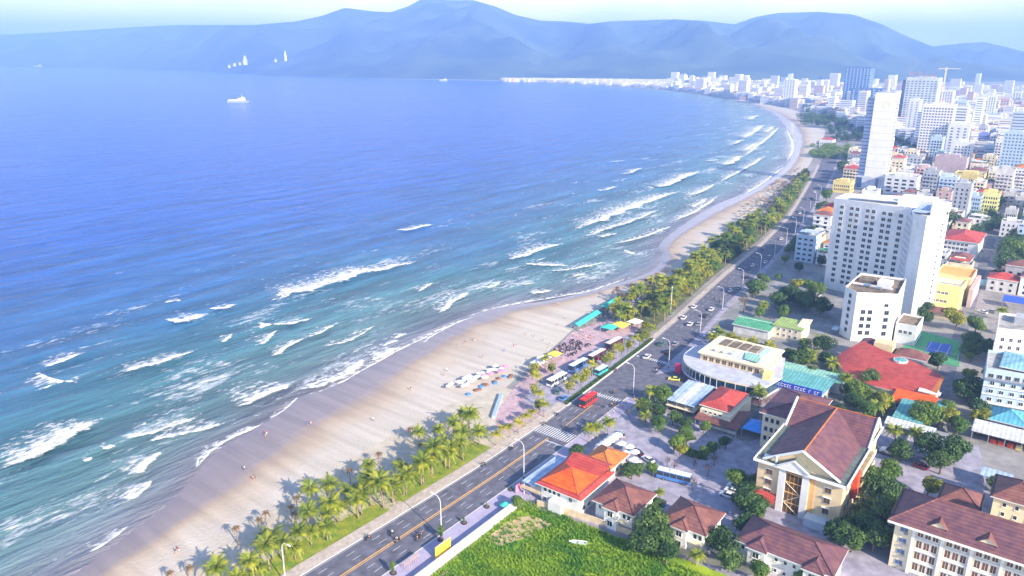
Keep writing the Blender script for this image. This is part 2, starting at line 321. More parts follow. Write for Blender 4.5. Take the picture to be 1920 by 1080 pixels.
# ------------------------------------------------------------------ sea
def sea_material():
    m = bpy.data.materials.new('sea_water'); m.use_nodes = True; n, l = m.node_tree.nodes, m.node_tree.links; b = n['Principled BSDF']
    a = n.new('ShaderNodeAttribute'); a.attribute_name = 'offshore'; t = n.new('ShaderNodeTexCoord')
    nz = n.new('ShaderNodeTexNoise'); nz.inputs['Scale'].default_value = 0.016; nz.inputs['Detail'].default_value = 5; l.new(t.outputs['Object'], nz.inputs['Vector'])
    mu = n.new('ShaderNodeMath'); mu.operation = 'MULTIPLY_ADD'; mu.inputs[1].default_value = 0.30; mu.inputs[2].default_value = -0.15; l.new(nz.outputs['Fac'], mu.inputs[0])
    # offshore in metres, square-root scaled 0..1 = 0..900 m
    dv = n.new('ShaderNodeMath'); dv.operation = 'DIVIDE'; dv.inputs[1].default_value = 900; l.new(a.outputs['Fac'], dv.inputs[0])
    sq = n.new('ShaderNodeMath'); sq.operation = 'SQRT'; l.new(dv.outputs[0], sq.inputs[0])
    dm = n.new('ShaderNodeMath'); dm.operation = 'MULTIPLY'; l.new(mu.outputs[0], dm.inputs[0]); l.new(sq.outputs[0], dm.inputs[1])
    s2 = n.new('ShaderNodeMath'); s2.operation = 'ADD'; l.new(sq.outputs[0], s2.inputs[0]); l.new(dm.outputs[0], s2.inputs[1])
    rp = n.new('ShaderNodeValToRGB'); E = rp.color_ramp.elements; E[0].position = 0.0; E[0].color = (0.25, 0.215, 0.23, 1); E[1].position = 1; E[1].color = (0.015, 0.08, 0.42, 1)
    for p, c in ((0.09, (0.17, 0.19, 0.22)), (0.17, (0.10, 0.19, 0.20)), (0.28, (0.045, 0.155, 0.20)), (0.40, (0.028, 0.12, 0.29)), (0.60, (0.014, 0.085, 0.38))):
        e = E.new(p); e.color = (*c, 1)
    l.new(s2.outputs[0], rp.inputs['Fac'])
    mp3 = rotscale(n, l, t.outputs['Object'], -SWELL, (0.16, 1.0, 1)); pn = n.new('ShaderNodeTexNoise'); pn.inputs['Scale'].default_value = 0.07; pn.inputs['Detail'].default_value = 8; pn.inputs['Roughness'].default_value = .62; l.new(mp3.outputs['Vector'], pn.inputs['Vector'])
    pr_ = n.new('ShaderNodeMapRange'); pr_.inputs['From Min'].default_value = .36; pr_.inputs['From Max'].default_value = .64; pr_.inputs['To Min'].default_value = .62; pr_.inputs['To Max'].default_value = 1.32; l.new(pn.outputs['Fac'], pr_.inputs['Value'])
    pm = n.new('ShaderNodeMixRGB'); pm.blend_type = 'MULTIPLY'; pm.inputs['Fac'].default_value = 1; l.new(rp.outputs['Color'], pm.inputs['Color1']); l.new(pr_.outputs['Result'], pm.inputs['Color2'])
    # foam lace in the surf
    mp = rotscale(n, l, t.outputs['Object'], -SWELL, (0.34, 1.0, 1))
    f1 = n.new('ShaderNodeTexNoise'); f1.inputs['Scale'].default_value = 0.055; f1.inputs['Detail'].default_value = 2; l.new(mp.outputs['Vector'], f1.inputs['Vector'])
    f2 = n.new('ShaderNodeTexNoise'); f2.inputs['Scale'].default_value = 0.5; f2.inputs['Detail'].default_value = 9; f2.inputs['Roughness'].default_value = .68; l.new(mp.outputs['Vector'], f2.inputs['Vector'])
    fs = n.new('ShaderNodeMath'); fs.operation = 'ADD'; l.new(f1.outputs['Fac'], fs.inputs[0]); l.new(f2.outputs['Fac'], fs.inputs[1])
    zr = n.new('ShaderNodeValToRGB'); Z = zr.color_ramp.elements; Z[0].position = 0.0; Z[0].color = (0, 0, 0, 1); Z[1].position = 0.75; Z[1].color = (0, 0, 0, 1)
    for p, c in ((0.06, 0.7), (0.22, 1.0), (0.38, 0.75), (0.5, 0.25)): e = Z.new(p); e.color = (c, c, c, 1)
    l.new(sq.outputs[0], zr.inputs['Fac'])
    th = n.new('ShaderNodeMapRange'); th.inputs['To Min'].default_value = -0.30; th.inputs['To Max'].default_value = 0.0; l.new(zr.outputs['Color'], th.inputs['Value'])
    f3 = n.new('ShaderNodeMath'); f3.operation = 'ADD'; l.new(fs.outputs[0], f3.inputs[0]); l.new(th.outputs['Result'], f3.inputs[1])
    fm = n.new('ShaderNodeMapRange'); fm.inputs['From Min'].default_value = 1.08; fm.inputs['From Max'].default_value = 1.26; fm.inputs['To Max'].default_value = 0.7; l.new(f3.outputs[0], fm.inputs['Value'])
    mix = n.new('ShaderNodeMixRGB'); l.new(fm.outputs['Result'], mix.inputs['Fac']); l.new(pm.outputs['Color'], mix.inputs['Color1']); mix.inputs['Color2'].default_value = (0.78, 0.80, 0.84, 1)
    l.new(mix.outputs['Color'], b.inputs['Base Color'])
    rr = n.new('ShaderNodeMapRange'); rr.inputs['To Min'].default_value = 0.20; rr.inputs['To Max'].default_value = 0.8; l.new(fm.outputs['Result'], rr.inputs['Value']); l.new(rr.outputs['Result'], b.inputs['Roughness'])
    b.inputs['IOR'].default_value = 1.33
    w1 = n.new('ShaderNodeTexNoise'); w1.inputs['Scale'].default_value = 0.22; w1.inputs['Detail'].default_value = 6; w1.inputs['Roughness'].default_value = .6
    mp2 = rotscale(n, l, t.outputs['Object'], -SWELL, (0.35, 1.2, 1)); l.new(mp2.outputs['Vector'], w1.inputs['Vector'])
    bp = n.new('ShaderNodeBump'); bp.inputs['Strength'].default_value = 1.0; bp.inputs['Distance'].default_value = 2.6
    hm = n.new('ShaderNodeMath'); hm.operation = 'MULTIPLY_ADD'; hm.inputs[1].default_value = 2.2; l.new(pn.outputs['Fac'], hm.inputs[0]); l.new(w1.outputs['Fac'], hm.inputs[2]); l.new(hm.outputs[0], bp.inputs['Height']); l.new(bp.outputs['Normal'], b.inputs['Normal'])
    return m
sw0, sw1 = Vector(at(40, 690)), Vector(at(365, 600)); sdv = (sw1 - sw0).normalized(); SWELL = math.atan2(sdv.y, sdv.x) * 1.0
def seg_dist(px_, py_, poly):
    best = np.full(px_.shape, 1e9); sg = np.ones(px_.shape)
    for (x0, y0), (x1, y1) in zip(poly[:-1], poly[1:]):
        dx, dy = x1 - x0, y1 - y0; L = dx * dx + dy * dy + 1e-9
        t = np.clip(((px_ - x0) * dx + (py_ - y0) * dy) / L, 0, 1)
        q = np.hypot(px_ - x0 - t * dx, py_ - y0 - t * dy); m = q < best; best = np.where(m, q, best); sg = np.where(m, np.sign(dx * (py_ - y0) - dy * (px_ - x0)), sg)
    return best * sg
def smooth_rand(x, y, wl_, seed):
    r = np.random.default_rng(seed); s = np.zeros_like(x)
    for i in range(7):
        th = r.uniform(0, 6.28); k = 6.283 / (wl_ * r.uniform(.6, 1.7)); s += np.sin(k * (x * math.cos(th) + y * math.sin(th)) + r.uniform(0, 6.28))
    return s / 3.5
def build_sea():
    na, nr = 520, 430
    az = np.radians(np.linspace(-75, 62, na)); rr = 55 * (14000 / 55) ** (np.linspace(0, 1, nr) ** 0.92)
    AZ, RR = np.meshgrid(az, rr); X = (RR * np.sin(AZ)).ravel(); Y = (RR * np.cos(AZ)).ravel()
    dist = seg_dist(X, Y, Wr); inland = dist < 0; dist = np.abs(dist)
    c, s = math.cos(SWELL), math.sin(SWELL); al = X * c + Y * s; ac = -X * s + Y * c
    ac2 = ac + 9 * smooth_rand(X, Y, 160, 3) + 3 * smooth_rand(X, Y, 60, 4)
    amp = np.clip(smooth_rand(X, Y, 120, 5) * .5 + .6, .1, 1.3)
    ph = ac2 * 6.283 / 23
    sw = (np.exp(1.3 * (np.sin(ph) - 1)) - .35) * amp
    sw += .45 * np.sin((ac + .35 * al) * 6.283 / 9.5 + 2 * smooth_rand(X, Y, 40, 6)) * np.clip(smooth_rand(X, Y, 70, 8) + .5, 0, 1)
    rad = np.hypot(X, Y); h = sw * .85 * np.clip(dist / 35, .04, 1) * np.clip(1.15 - rad / 2600, 0.0, 1)
    h = np.minimum(h, .58); Z = np.where(inland, SEA_Z - np.minimum(dist, 2) * .4, SEA_Z + h)
    vs = np.stack([X, Y, Z], 1)
    i = np.arange(nr - 1)[:, None] * na + np.arange(na - 1)[None]; i = i.ravel(); fs = np.stack([i, i + 1, i + na + 1, i + na], 1)
    me = bpy.data.meshes.new('sea'); me.vertices.add(len(vs)); me.vertices.foreach_set('co', vs.ravel())
    me.loops.add(fs.size); me.loops.foreach_set('vertex_index', fs.ravel()); me.polygons.add(len(fs)); me.polygons.foreach_set('loop_start', np.arange(0, fs.size, 4)); me.polygons.foreach_set('loop_total', np.full(len(fs), 4))
    me.update(calc_edges=True); q = me.attributes.new('offshore', 'FLOAT', 'POINT'); q.data.foreach_set('value', dist.astype(np.float32))
    me.polygons.foreach_set('use_smooth', [True] * len(fs)); me.materials.append(sea_material()); me.update(); tag(link('sea', me), kind='structure')
build_sea()

# ------------------------------------------------------------------ breaking waves and foam
def foam_material():
    m = bpy.data.materials.new('sea_foam'); m.use_nodes = True; n, l = m.node_tree.nodes, m.node_tree.links; b = n['Principled BSDF']
    b.inputs['Base Color'].default_value = (0.86, 0.87, 0.88, 1); b.inputs['Roughness'].default_value = 0.8
    a = n.new('ShaderNodeAttribute'); a.attribute_name = 'cover'; t = n.new('ShaderNodeTexCoord')
    mp = rotscale(n, l, t.outputs['Object'], -SWELL, (0.5, 1, 1))
    nz = n.new('ShaderNodeTexNoise'); nz.inputs['Scale'].default_value = 0.55; nz.inputs['Detail'].default_value = 10; nz.inputs['Roughness'].default_value = .68; l.new(mp.outputs['Vector'], nz.inputs['Vector'])
    ad = n.new('ShaderNodeMath'); ad.operation = 'ADD'; l.new(a.outputs['Fac'], ad.inputs[0]); l.new(nz.outputs['Fac'], ad.inputs[1])
    mr = n.new('ShaderNodeMapRange'); mr.inputs['From Min'].default_value = 0.93; mr.inputs['From Max'].default_value = 1.13; l.new(ad.outputs[0], mr.inputs['Value'])
    tr = n.new('ShaderNodeBsdfTransparent'); mx = n.new('ShaderNodeMixShader'); l.new(mr.outputs['Result'], mx.inputs['Fac']); l.new(tr.outputs['BSDF'], mx.inputs[1]); l.new(b.outputs['BSDF'], mx.inputs[2])
    bp = n.new('ShaderNodeBump'); bp.inputs['Strength'].default_value = .7; bp.inputs['Distance'].default_value = .5; l.new(nz.outputs['Fac'], bp.inputs['Height']); l.new(bp.outputs['Normal'], b.inputs['Normal'])
    l.new(mx.outputs['Shader'], n['Material Output'].inputs['Surface']); return m
foam = foam_material()
def wave(pts, thick, tail=1.0, dens=1.0, ridge=0.45, name='breaking_wave'):
    """pts: pixels along the front edge; thick: metres of solid foam; tail: width of the lace behind, as a multiple"""
    w = [Vector(at(*p, SEA_Z)) for p in pts]; P3 = resample([tuple(p) for p in w], 7); P3 = [Vector(p) for p in P3]
    L = [0]
    for i in range(1, len(P3)): L.append(L[-1] + (P3[i] - P3[i - 1]).length)
    tot = L[-1]; vs = []; cov = []; fs = []
    prof = [(-0.45, 0.0, -.10), (-0.12, .35, .34), (0.12, 1.0, .62), (0.5, .75, .60), (1.0, .2, .50), (1.0 + tail * .7, .05, .43), (1.0 + tail * 1.4, .02, .34), (1.0 + tail * 2.4, .02, -.02)]
    sd = len(bpy.data.objects) * 1.7
    for i, p in enumerate(P3):
        d = (P3[min(i + 1, len(P3) - 1)] - P3[max(i - 1, 0)]).normalized(); nrm = Vector((-d.y, d.x))      # offshore side
        if nrm.dot(Vector((-1, .35))) < 0: nrm = -nrm
        s = L[i] / tot; e = max(0.0, min(1, min(s, 1 - s) * 5)) ** .5
        wob = noise.noise(Vector((p.x * .09, p.y * .09, sd))) * 1.8 + noise.noise(Vector((p.x * .3, p.y * .3, sd))) * .8
        tk = thick * (1.5 if ridge > .2 else 1.3) * (.35 + .65 * e) * (1 + .5 * noise.noise(Vector((p.x * .05, p.y * .05, sd + 9))))
        for o, hz, c in prof:
            q = p + nrm * (o * tk + wob * thick * .35); vs.append((q.x, q.y, SEA_Z + .10 + hz * ridge + .45 * (ridge > .2))); cov.append(c * dens - (1 - e) * .35)
    k = len(prof)
    for i in range(len(P3) - 1):
        for j in range(k - 1): a = i * k + j; fs.append((a, a + 1, a + k + 1, a + k))
    me = bpy.data.meshes.new(name); me.from_pydata(vs, [], fs); q = me.attributes.new('cover', 'FLOAT', 'POINT'); q.data.foreach_set('value', cov)
    me.polygons.foreach_set('use_smooth', [True] * len(fs)); me.materials.append(foam); me.update(); tag(link(name, me), kind='structure')
for a_ in [
  ([(25,888),(60,862),(110,835),(160,812),(207,788)], 5.5, .9), ([(503,573),(560,552),(630,532),(700,512),(798,492)], 7.5, .9), ([(222,706),(260,694),(310,680),(368,660)], 2.6, 1.5),
  ([(80,694),(115,680),(164,662)], 2.8, 1.6), ([(298,604),(345,606),(395,590)], 4.0, .9), ([(308,571),(342,566)], 1.8, 1), ([(384,582),(420,582),(452,573)], 2.4, 1.4),
  ([(738,434),(775,432),(820,422)], 5.0, .9), ([(944,490),(980,485),(1020,470),(1062,458)], 4.5, 1.2), ([(1070,438),(1110,422),(1150,408),(1200,388),(1240,372),(1290,358)], 6.5, 1.3),
  ([(975,497),(1020,500),(1070,502)], 2.5, 1.2), ([(1085,450),(1140,432),(1200,412),(1240,392)], 3.0, 1.8), ([(1205,348),(1240,352),(1280,338),(1318,320)], 6.5, 1.2), ([(1358,312),(1380,306),(1396,292)], 7, 1.2),
  ([(1392,262),(1412,252),(1436,234)], 8, 1.4), ([(1405,226),(1425,216)], 8, 1.4), ([(1375,272),(1400,262)], 5, 1.4), ([(1290,370),(1320,360),(1345,345)], 4, 1.6), ([(1270,338),(1310,325)], 4, 1.2),
  ([(895,541),(920,541),(942,530)], 1.8, 1.4), ([(975,538),(1010,533)], 1.6, 1.2), ([(988,553),(1012,552),(1040,547)], 2.2, 1.6), ([(1072,521),(1100,516)], 1.8, 1.3),
  ([(812,592),(835,583),(860,565),(886,548)], 3.0, 1.6), ([(780,549),(795,545),(814,532)], 1.8, 1.4), ([(408,645),(425,642),(441,628)], 2.2, 1.2), ([(505,672),(525,664),(545,652),(576,636)], 2.2, 1.6),
  ([(475,652),(500,645),(522,622)], 1.8, 2.2), ([(480,606),(530,612),(592,600)], 2.2, 2.2), ([(440,772),(475,757),(520,738),(556,716)], 3.2, 2.4), ([(552,742),(600,728),(640,714),(670,694),(692,672)], 4.0, 1.2),
  ([(690,680),(720,672),(756,655)], 2.6, 2), ([(714,655),(736,645),(752,640)], 1.8, 1), ([(738,640),(766,627)], 1.8, 1), ([(218,828),(260,822),(320,805),(378,788)], 2.6, 2.6), ([(270,836),(330,822),(380,812),(432,796)], 2.0, 2.4),
  ([(252,900),(280,880),(300,862),(312,848)], 2.4, 1.6), ([(256,944),(272,925),(288,905)], 2.6, 1.2), ([(160,872),(178,862)], 1.6, 1), ([(198,850),(222,840)], 2.0, 1.2), ([(1110,358),(1135,358),(1158,350)], 3, 1.2),
  ([(1160,328),(1185,325),(1206,316)], 4, 1.2), ([(1142,305),(1176,302)], 3, 1.2), ([(1330,304),(1350,300)], 4, 1), ([(1440,250),(1455,236)], 6, 1.5), ([(1395,285),(1425,268)], 5, 1.6),
  ([(1300,392),(1330,372)], 3, 1.6), ([(1170,470),(1195,478)], 1.6, 1.4), ([(1120,448),(1160,440)], 2.2, 1.4), ([(60,125),(80,125)], 3, 1), ([(1340,347),(1390,322),(1440,292)], 3.6, 1.6), ([(1385,302),(1430,270),(1466,236)], 4, 1.6), ([(1010,512),(1080,507),(1140,492)], 1.8, 1.8), ([(1250,422),(1310,397),(1350,367)], 2.6, 1.8), ([(1140,462),(1205,448),(1265,424)], 2.2, 1.8), ([(600,655),(660,640),(705,612)], 1.6, 2.4), ([(560,640),(600,628),(640,606)], 1.3, 2.6), ([(70,700),(110,716),(150,722)], 1.5, 2.8)]:
    wave(*a_)
for a_ in [([(368,882),(392,852),(430,826),(470,808),(505,788)], 1.1, 1.6), ([(420,838),(380,855),(369,880)], .8, 1), ([(505,789),(535,768),(562,742)], .7, 2.0), ([(560,744),(600,735),(640,718),(690,690),(752,656),(800,632),(858,602)], .9, 2.5),
  ([(858,602),(900,586),(950,574),(1040,558),(1100,548),(1150,532),(1200,516)], .9, 2.5), ([(788,650),(822,625),(860,605),(900,590)], 1.0, 2.5), ([(155,1042),(195,1022),(244,985)], .7, 2.5), ([(1385,370),(1430,345),(1474,310)], 2, 2), ([(1474,310),(1488,275),(1476,238)], 3, 2)]:
    wave(*a_, ridge=.02, name='swash_line')

# ------------------------------------------------------------------ mountains
def build_mountains():
    sky_px = [(-900,95),(-500,85),(-200,80),(0,68),(120,62),(230,55),(340,50),(480,50),(560,44),(610,34),(652,20),(700,26),(735,28),(768,18),(800,2),(840,7),(890,7),(930,18),(965,32),(1010,42),(1060,44),(1100,48),(1150,43),(1200,42),(1260,40),(1320,43),(1372,49),(1410,36),(1450,29),(1520,27),(1580,31),(1640,47),(1700,72),(1745,88),(1800,82),(1840,80),(1880,88),(1920,98),(2100,92),(2400,80),(2800,95)]
    na, nr = 460, 70; vs = []; fs = []
    kx = [p[0] for p in sky_px]; ky = [p[1] for p in sky_px]; fp = FPX / math.cos(TH)
    bx = [-900, 0, 200, 420, 500, 700, 1000, 1300, 1500, 1700, 1920, 2400]; by = [9900, 9300, 8100, 5900, 4950, 4400, 3950, 3700, 3600, 3700, 3800, 4000]
    for i in range(na):
        px_ = -1100 + (3900) * i / (na - 1); t = (px_ - 960) / fp
        el = (HOR - np.interp(px_, kx, ky)) / fp; y0 = np.interp(px_, bx, by); y1 = y0 + 3400 + 500 * math.sin(px_ * .01)
        for j in range(nr):
            s = j / (nr - 1) * 1.35; y = y0 + (y1 - y0) * s; x = t * y
            hr = CAMH + el * y1                              # ridge height
            k = min(1, s); base = (k ** 0.85) * hr if s <= 1 else hr * (1 - (s - 1) * 1.6)
            n1 = noise.fractal(Vector((x * .0011, y * .0011, 1)), .8, 2.1, 5); n2 = 1 - abs(noise.noise(Vector((x * .0017 + 5, y * .0006, 3)))) * 2
            env = math.sin(min(1, s) * math.pi) if s <= 1 else 0
            z = base + env * (n1 * 170 + (n2 - .5) * 130)
            cap = (CAMH + el * y * .985) if s < .97 else 1e9
            if px_ < 700: cap = min(cap, CAMH + el * y)
            vs.append((x, y, max(-2 if j == 0 else 1, min(z, cap))))
    for i in range(na - 1):
        for j in range(nr - 1): a = i * nr + j; fs.append((a, a + nr, a + nr + 1, a + 1))
    me = bpy.data.meshes.new('mountain_range'); me.from_pydata(vs, [], fs); me.polygons.foreach_set('use_smooth', [True] * len(fs))
    me.materials.append(M('mountain_forest', (0.02, 0.05, 0.03), 0.95, 0.3, 0.003, 0, col2=(0.09, 0.13, 0.05), stain=0.3)); me.update(); tag(link('mountain_range', me), kind='structure')
build_mountains()

# ------------------------------------------------------------------ roads and paving (u along, v across)
RL = [(-300,-133),(60,-132.6),(94,-132.2),(116,-131.3),(153,-130.2),(187,-130.5),(206,-131.6),(276,-136.0),(312,-139.5),(351,-144.6),(397,-150.2),(489,-159.5),(577,-171.5),(653,-186.5),(759,-208.5),(848,-227.5),(1000,-262),(1250,-330)]
RR_ = [(-300,-117),(60,-117),(110,-116.6),(151,-116),(187,-116.2),(224,-117.6),(262,-118.6),(290,-121.2),(313,-125),(351,-130.3),(415,-137.0),(477,-144.4),(547,-155.2),(636,-170),(720,-185),(845,-210),(1000,-245),(1250,-314)]
def vl(tab, u): return float(np.interp(u, [p[0] for p in tab], [p[1] for p in tab]))
def roadv(u, f): return vl(RL, u) * (1 - f) + vl(RR_, u) * f
def ribbon(name, fa, fb, u0, u1, z, mat, step=8, h=0.0, kind='structure', parent=None):
    mb = MB(); us = np.arange(u0, u1 + .01, (u1 - u0) / max(1, round((u1 - u0) / step)))
    pa = [XY(u, fa(u)) for u in us]; pb = [XY(u, fb(u)) for u in us]
    for i in range(len(us) - 1):
        mb.face([(*pa[i], z), (*pb[i], z), (*pb[i + 1], z), (*pa[i + 1], z)])
        if h:
            mb.face([(*pa[i], z - h), (*pa[i + 1], z - h), (*pa[i + 1], z), (*pa[i], z)][::-1]); mb.face([(*pb[i], z - h), (*pb[i + 1], z - h), (*pb[i + 1], z), (*pb[i], z)])
    if h:
        mb.face([(*pa[0], z - h), (*pb[0], z - h), (*pb[0], z), (*pa[0], z)]); mb.face([(*pb[-1], z - h), (*pa[-1], z - h), (*pa[-1], z), (*pb[-1], z)])
    o = mb.build(name, mat, parent)
    if kind and not parent: tag(o, kind=kind)
    return o
rl = lambda u: vl(RL, u); rr = lambda u: vl(RR_, u)
def uvsheet(name, pts, z, mat): return poly_sheet(name, [XY(u, v) for u, v in pts], z, mat)
ribbon('coast_road', rl, rr, -300, 1250, 0.03, asphalt)
ribbon('promenade', lambda u: rl(u) - 4.0, rl, -300, 206, 0.16, prom, h=.16)
ribbon('promenade_kerb', lambda u: rl(u) - .25, lambda u: rl(u) + .05, -300, 206, 0.19, kerb_m, h=.19)
ribbon('far_promenade', lambda u: rl(u) - 2.6, rl, 285, 900, 0.14, prom, h=.14)
ribbon('sidewalk', rr, lambda u: rr(u) + 7.6, -300, 158, 0.15, lilac, h=.15)
ribbon('sidewalk_kerb', lambda u: rr(u) - .05, lambda u: rr(u) + .25, -300, 225, 0.18, kerb_m, h=.18)
ribbon('sidewalk_beside_villas', rr, lambda u: rr(u) + 4.6, 158, 225, 0.15, lilac, h=.15)
ribbon('far_sidewalk', rr, lambda u: rr(u) + 2.2, 300, 900, 0.13, lot_m, h=.13)
uvsheet('side_street', [(226, -118), (262, -118.6), (262, -112), (246, -100), (243.2, -80), (243, -20), (237, -20), (237, -60), (228, -90)], .035, asphalt)
uvsheet('junction_corner', [(250,-119),(300,-123),(300,-112),(268,-112.2),(262,-112)], .045, lot_m)
# lane lines
mb = MB()
for f in (.47, .53):
    pass
ribbon('centre_line', lambda u: roadv(u, .485) - .16, lambda u: roadv(u, .485) + .16, -300, 182, .05, paint_y)
ribbon('centre_line', lambda u: roadv(u, .525) - .1, lambda u: roadv(u, .525) + .1, -300, 182, .05, paint_y)
ribbon('centre_line', lambda u: roadv(u, .5) - .12, lambda u: roadv(u, .5) + .12, 191, 212, .05, paint_y)
ribbon('edge_line', lambda u: rr(u) - .55, lambda u: rr(u) - .40, 310, 900, .05, paint_w)
ribbon('edge_line', lambda u: rl(u) + .45, lambda u: rl(u) + .6, -300, 900, .05, paint_w)
mb = MB()
for f in (.17, .33, .67, .83):
    u = -60.0
    while u < 640:
        if not (178 < u < 193) and not (226 < u < 300):
            q = [XY(u, roadv(u, f) - .09), XY(u, roadv(u, f) + .09), XY(u + 2.6, roadv(u + 2.6, f) + .09), XY(u + 2.6, roadv(u + 2.6, f) - .09)]; mb.face([(*p, .05) for p in q])
        u += 8.5
tag(mb.build('lane_dashes', paint_w), kind='structure')
def zebra(u0, u1, v0, v1, n, horiz=True):
    mb = MB()
    for i in range(n):
        a = v0 + (v1 - v0) * (i + .2) / n; b = v0 + (v1 - v0) * (i + .62) / n
        mb.face([(*XY(u0, a), .052), (*XY(u0, b), .052), (*XY(u1, b), .052), (*XY(u1, a), .052)])
    tag(mb.build('zebra_crossing', M('crossing_paint', (0.72, 0.72, 0.72), .6, .15, 1.5)), kind='structure')
zebra(183.5, 189.5, -130, -116.6, 15); zebra(219.5, 222, -131.5, -118, 14); zebra(262, 264.2, -134, -119, 15)
ribbon('stop_line', lambda u: -123.5, lambda u: -116.6, 180.3, 180.9, .051, paint_w)
# planted median between road and coach lot
ribbon('planted_median', lambda u: rl(u) - 1.9, lambda u: rl(u) - .1, 207, 284, .30, M('median_planting', (0.05, 0.10, 0.03), .9, .5, 1.2), h=.3)
ribbon('median_kerb', lambda u: rl(u) - .1, lambda u: rl(u) + .35, 206, 284.5, .34, kerb_m, h=.34)
uvsheet('coach_lot', [(196,-134.5),(207,-133.6),(276,-138.2),(283,-146),(276,-152),(250,-152),(228,-152),(210,-151),(200,-146)], .02, lot_m)
uvsheet('beach_plaza', [(176,-135.2),(196,-134.6),(200,-146),(210,-151),(228,-152),(250,-152),(276,-152),(284,-147),(300,-150),(296,-166),(270,-171),(252,-166),(226,-161),(204,-155),(186,-148.5),(178,-142)], .025, pinkpave)
# verge grass sheets
grass_ground = M('lawn', (0.13, 0.24, 0.02), .95, .35, .35, .3, col2=(0.36, 0.38, 0.04), stain=.15)
uvsheet('verge_lawn', [(-100,-137.4),(60,-136.8),(94,-136.3),(116,-135.4),(122,-135.2),(122,-140.5),(100,-143.5),(60,-145),(-100,-145)], .022, grass_ground)
uvsheet('verge_lawn', [(127,-134.9),(153,-134.3),(166,-134.4),(166,-141),(150,-144),(127,-140.5)], .02, grass_ground)
uvsheet('verge_lawn', [(286,-142),(351,-150),(397,-156),(489,-165),(577,-176),(653,-191),(759,-213),(759,-217),(653,-203),(577,-192),(489,-183),(397,-175),(351,-170),(290,-160)], .015, M('dry_verge', (0.12,0.14,0.05), .95, .4, .2))
uvsheet('dry_sand_strip', [(-300,-136.9),(60,-136.4),(94,-136.0),(116,-135.1),(153,-134.0),(178,-134.3),(190,-148),(205,-155.5),(205,-160),(180,-166),(139,-165),(111,-163),(93,-158),(20,-154),(-300,-152)], .012, M('dry_sand', (0.52,0.46,0.37), .95, .12, .25, .3, stain=.15))
uvsheet('beach_access_path', [(122.4,-135.0),(126.6,-134.9),(127,-145),(129,-148),(121,-150),(122,-144)], .03, prom)
# field
field = M('overgrown_field', (0.08, 0.22, 0.012), .95, .4, .12, .5, col2=(0.34, 0.46, 0.02), stain=.2)
uvsheet('field', [(-300,-107.4),(147,-107.4),(148.2,-88),(151.5,-70),(152.5,-50),(153,-20),(60,40),(-300,60)], .02, field)
uvsheet('bare_sand_patch', [(128,-106),(140,-106),(144,-102),(144,-96),(138,-96),(133,-99),(128,-101)], .03, M('field_sand', (0.50,0.38,0.22), .95, .25, .4, .3))
uvsheet('bare_sand_patch', [(100,-107),(113,-106.5),(112,-101),(103,-103),(92,-105)], .03, MATS['field_sand'])
# villas' yard and hotel yard
uvsheet('villa_yard', [(148.5,-108),(152,-70),(153.5,-15),(172,-10),(172,-110),(158,-110)], .012, lot_m)
uvsheet('car_park', [(172,-111.4),(224,-112.5),(224,-103),(219,-70),(240,-62),(262,-50),(262,-10),(172,8),(172,-50)], .016, lot_m)
uvsheet('rear_street', [(262,-22),(600,-37.5),(600,-42),(262,-27.5)], .03, asphalt2)
uvsheet('rear_yard', [(262,-60),(300,-60),(300,-28),(262,-28)], .014, M('yard_dark', (0.20,0.21,0.19), .95, .3, .2))
court_m = M('court_green', (0.06, 0.30, 0.13), .8, .12, .5); cblue = M('court_blue', (0.03, 0.12, 0.50), .7, .1, .5)
uvsheet('sports_court', [(331,-46),(369,-49),(364,-28.5),(331,-24.5)], .05, court_m)
uvsheet('tennis_court_surface', [(341.5,-38.5),(355,-39.5),(357,-30.5),(343,-29.5)], .06, cblue)
ribbon('court_line', lambda u: -34.6, lambda u: -34.4, 342, 356, .07, paint_w)
for a_, b_ in ((-38.4, -38.2), (-31, -30.8)): ribbon('court_line', lambda u: a_, lambda u: b_, 342.5, 355.5, .07, paint_w)
uvsheet('hotel_yard', [(300,-124.5),(351,-127),(415,-134),(440,-136),(440,-100),(412,-100),(398,-60),(375,-55),(340,-74),(300,-90)], .012, M('yard_grey', (0.27,0.27,0.27), .95, .25, .1, stain=.3))

# ------------------------------------------------------------------ windows and building helpers
WM = {}
def window(parent, x, y, z, rz, w, h, fm=None, gm=None, name='window', depth=True):
    fm = fm or frame_w; gm = gm or glass; k = (round(w, 2), round(h, 2), fm.name, gm.name)
    if k not in WM:
        a = MB(); t = .10
        a.box(-w/2 - t, -.10, -t, w/2 + t, 0, 0); a.box(-w/2 - t, -.10, h, w/2 + t, 0, h + t); a.box(-w/2 - t, -.10, 0, -w/2, 0, h); a.box(w/2, -.10, 0, w/2 + t, 0, h)
        if w > .9: a.box(-.035, -.07, 0, .035, 0, h)
        a.box(-w/2 - t * 1.8, -.22, -t * 1.6, w/2 + t * 1.8, 0, -t)
        g = MB(); g.box(-w/2, -.035, 0, w/2, -.002, h); WM[k] = (a.mesh('window_frame', fm), g.mesh('pane', gm))
    o = link(name, WM[k][0], parent, (x, y, z), rz); link('pane', WM[k][1], o); return o
def facade(parent, p0, p1, zs, n, w, h, m0=1.2, m1=1.2, fm=None, gm=None, pair=0.0, skip=()):
    dx, dy = p1[0] - p0[0], p1[1] - p0[1]; L = math.hypot(dx, dy); rz = math.atan2(dy, dx); ux, uy = dx / L, dy / L
    for r, z in enumerate(zs):
        for i in range(n):
            if (r, i) in skip: continue
            s = m0 + (L - m0 - m1) * ((i + .5) / n)
            if pair: s += pair if i % 2 == 0 else -pair
            window(parent, p0[0] + ux * s + uy * .004, p0[1] + uy * s - ux * .004, z, rz, w, h, fm, gm)
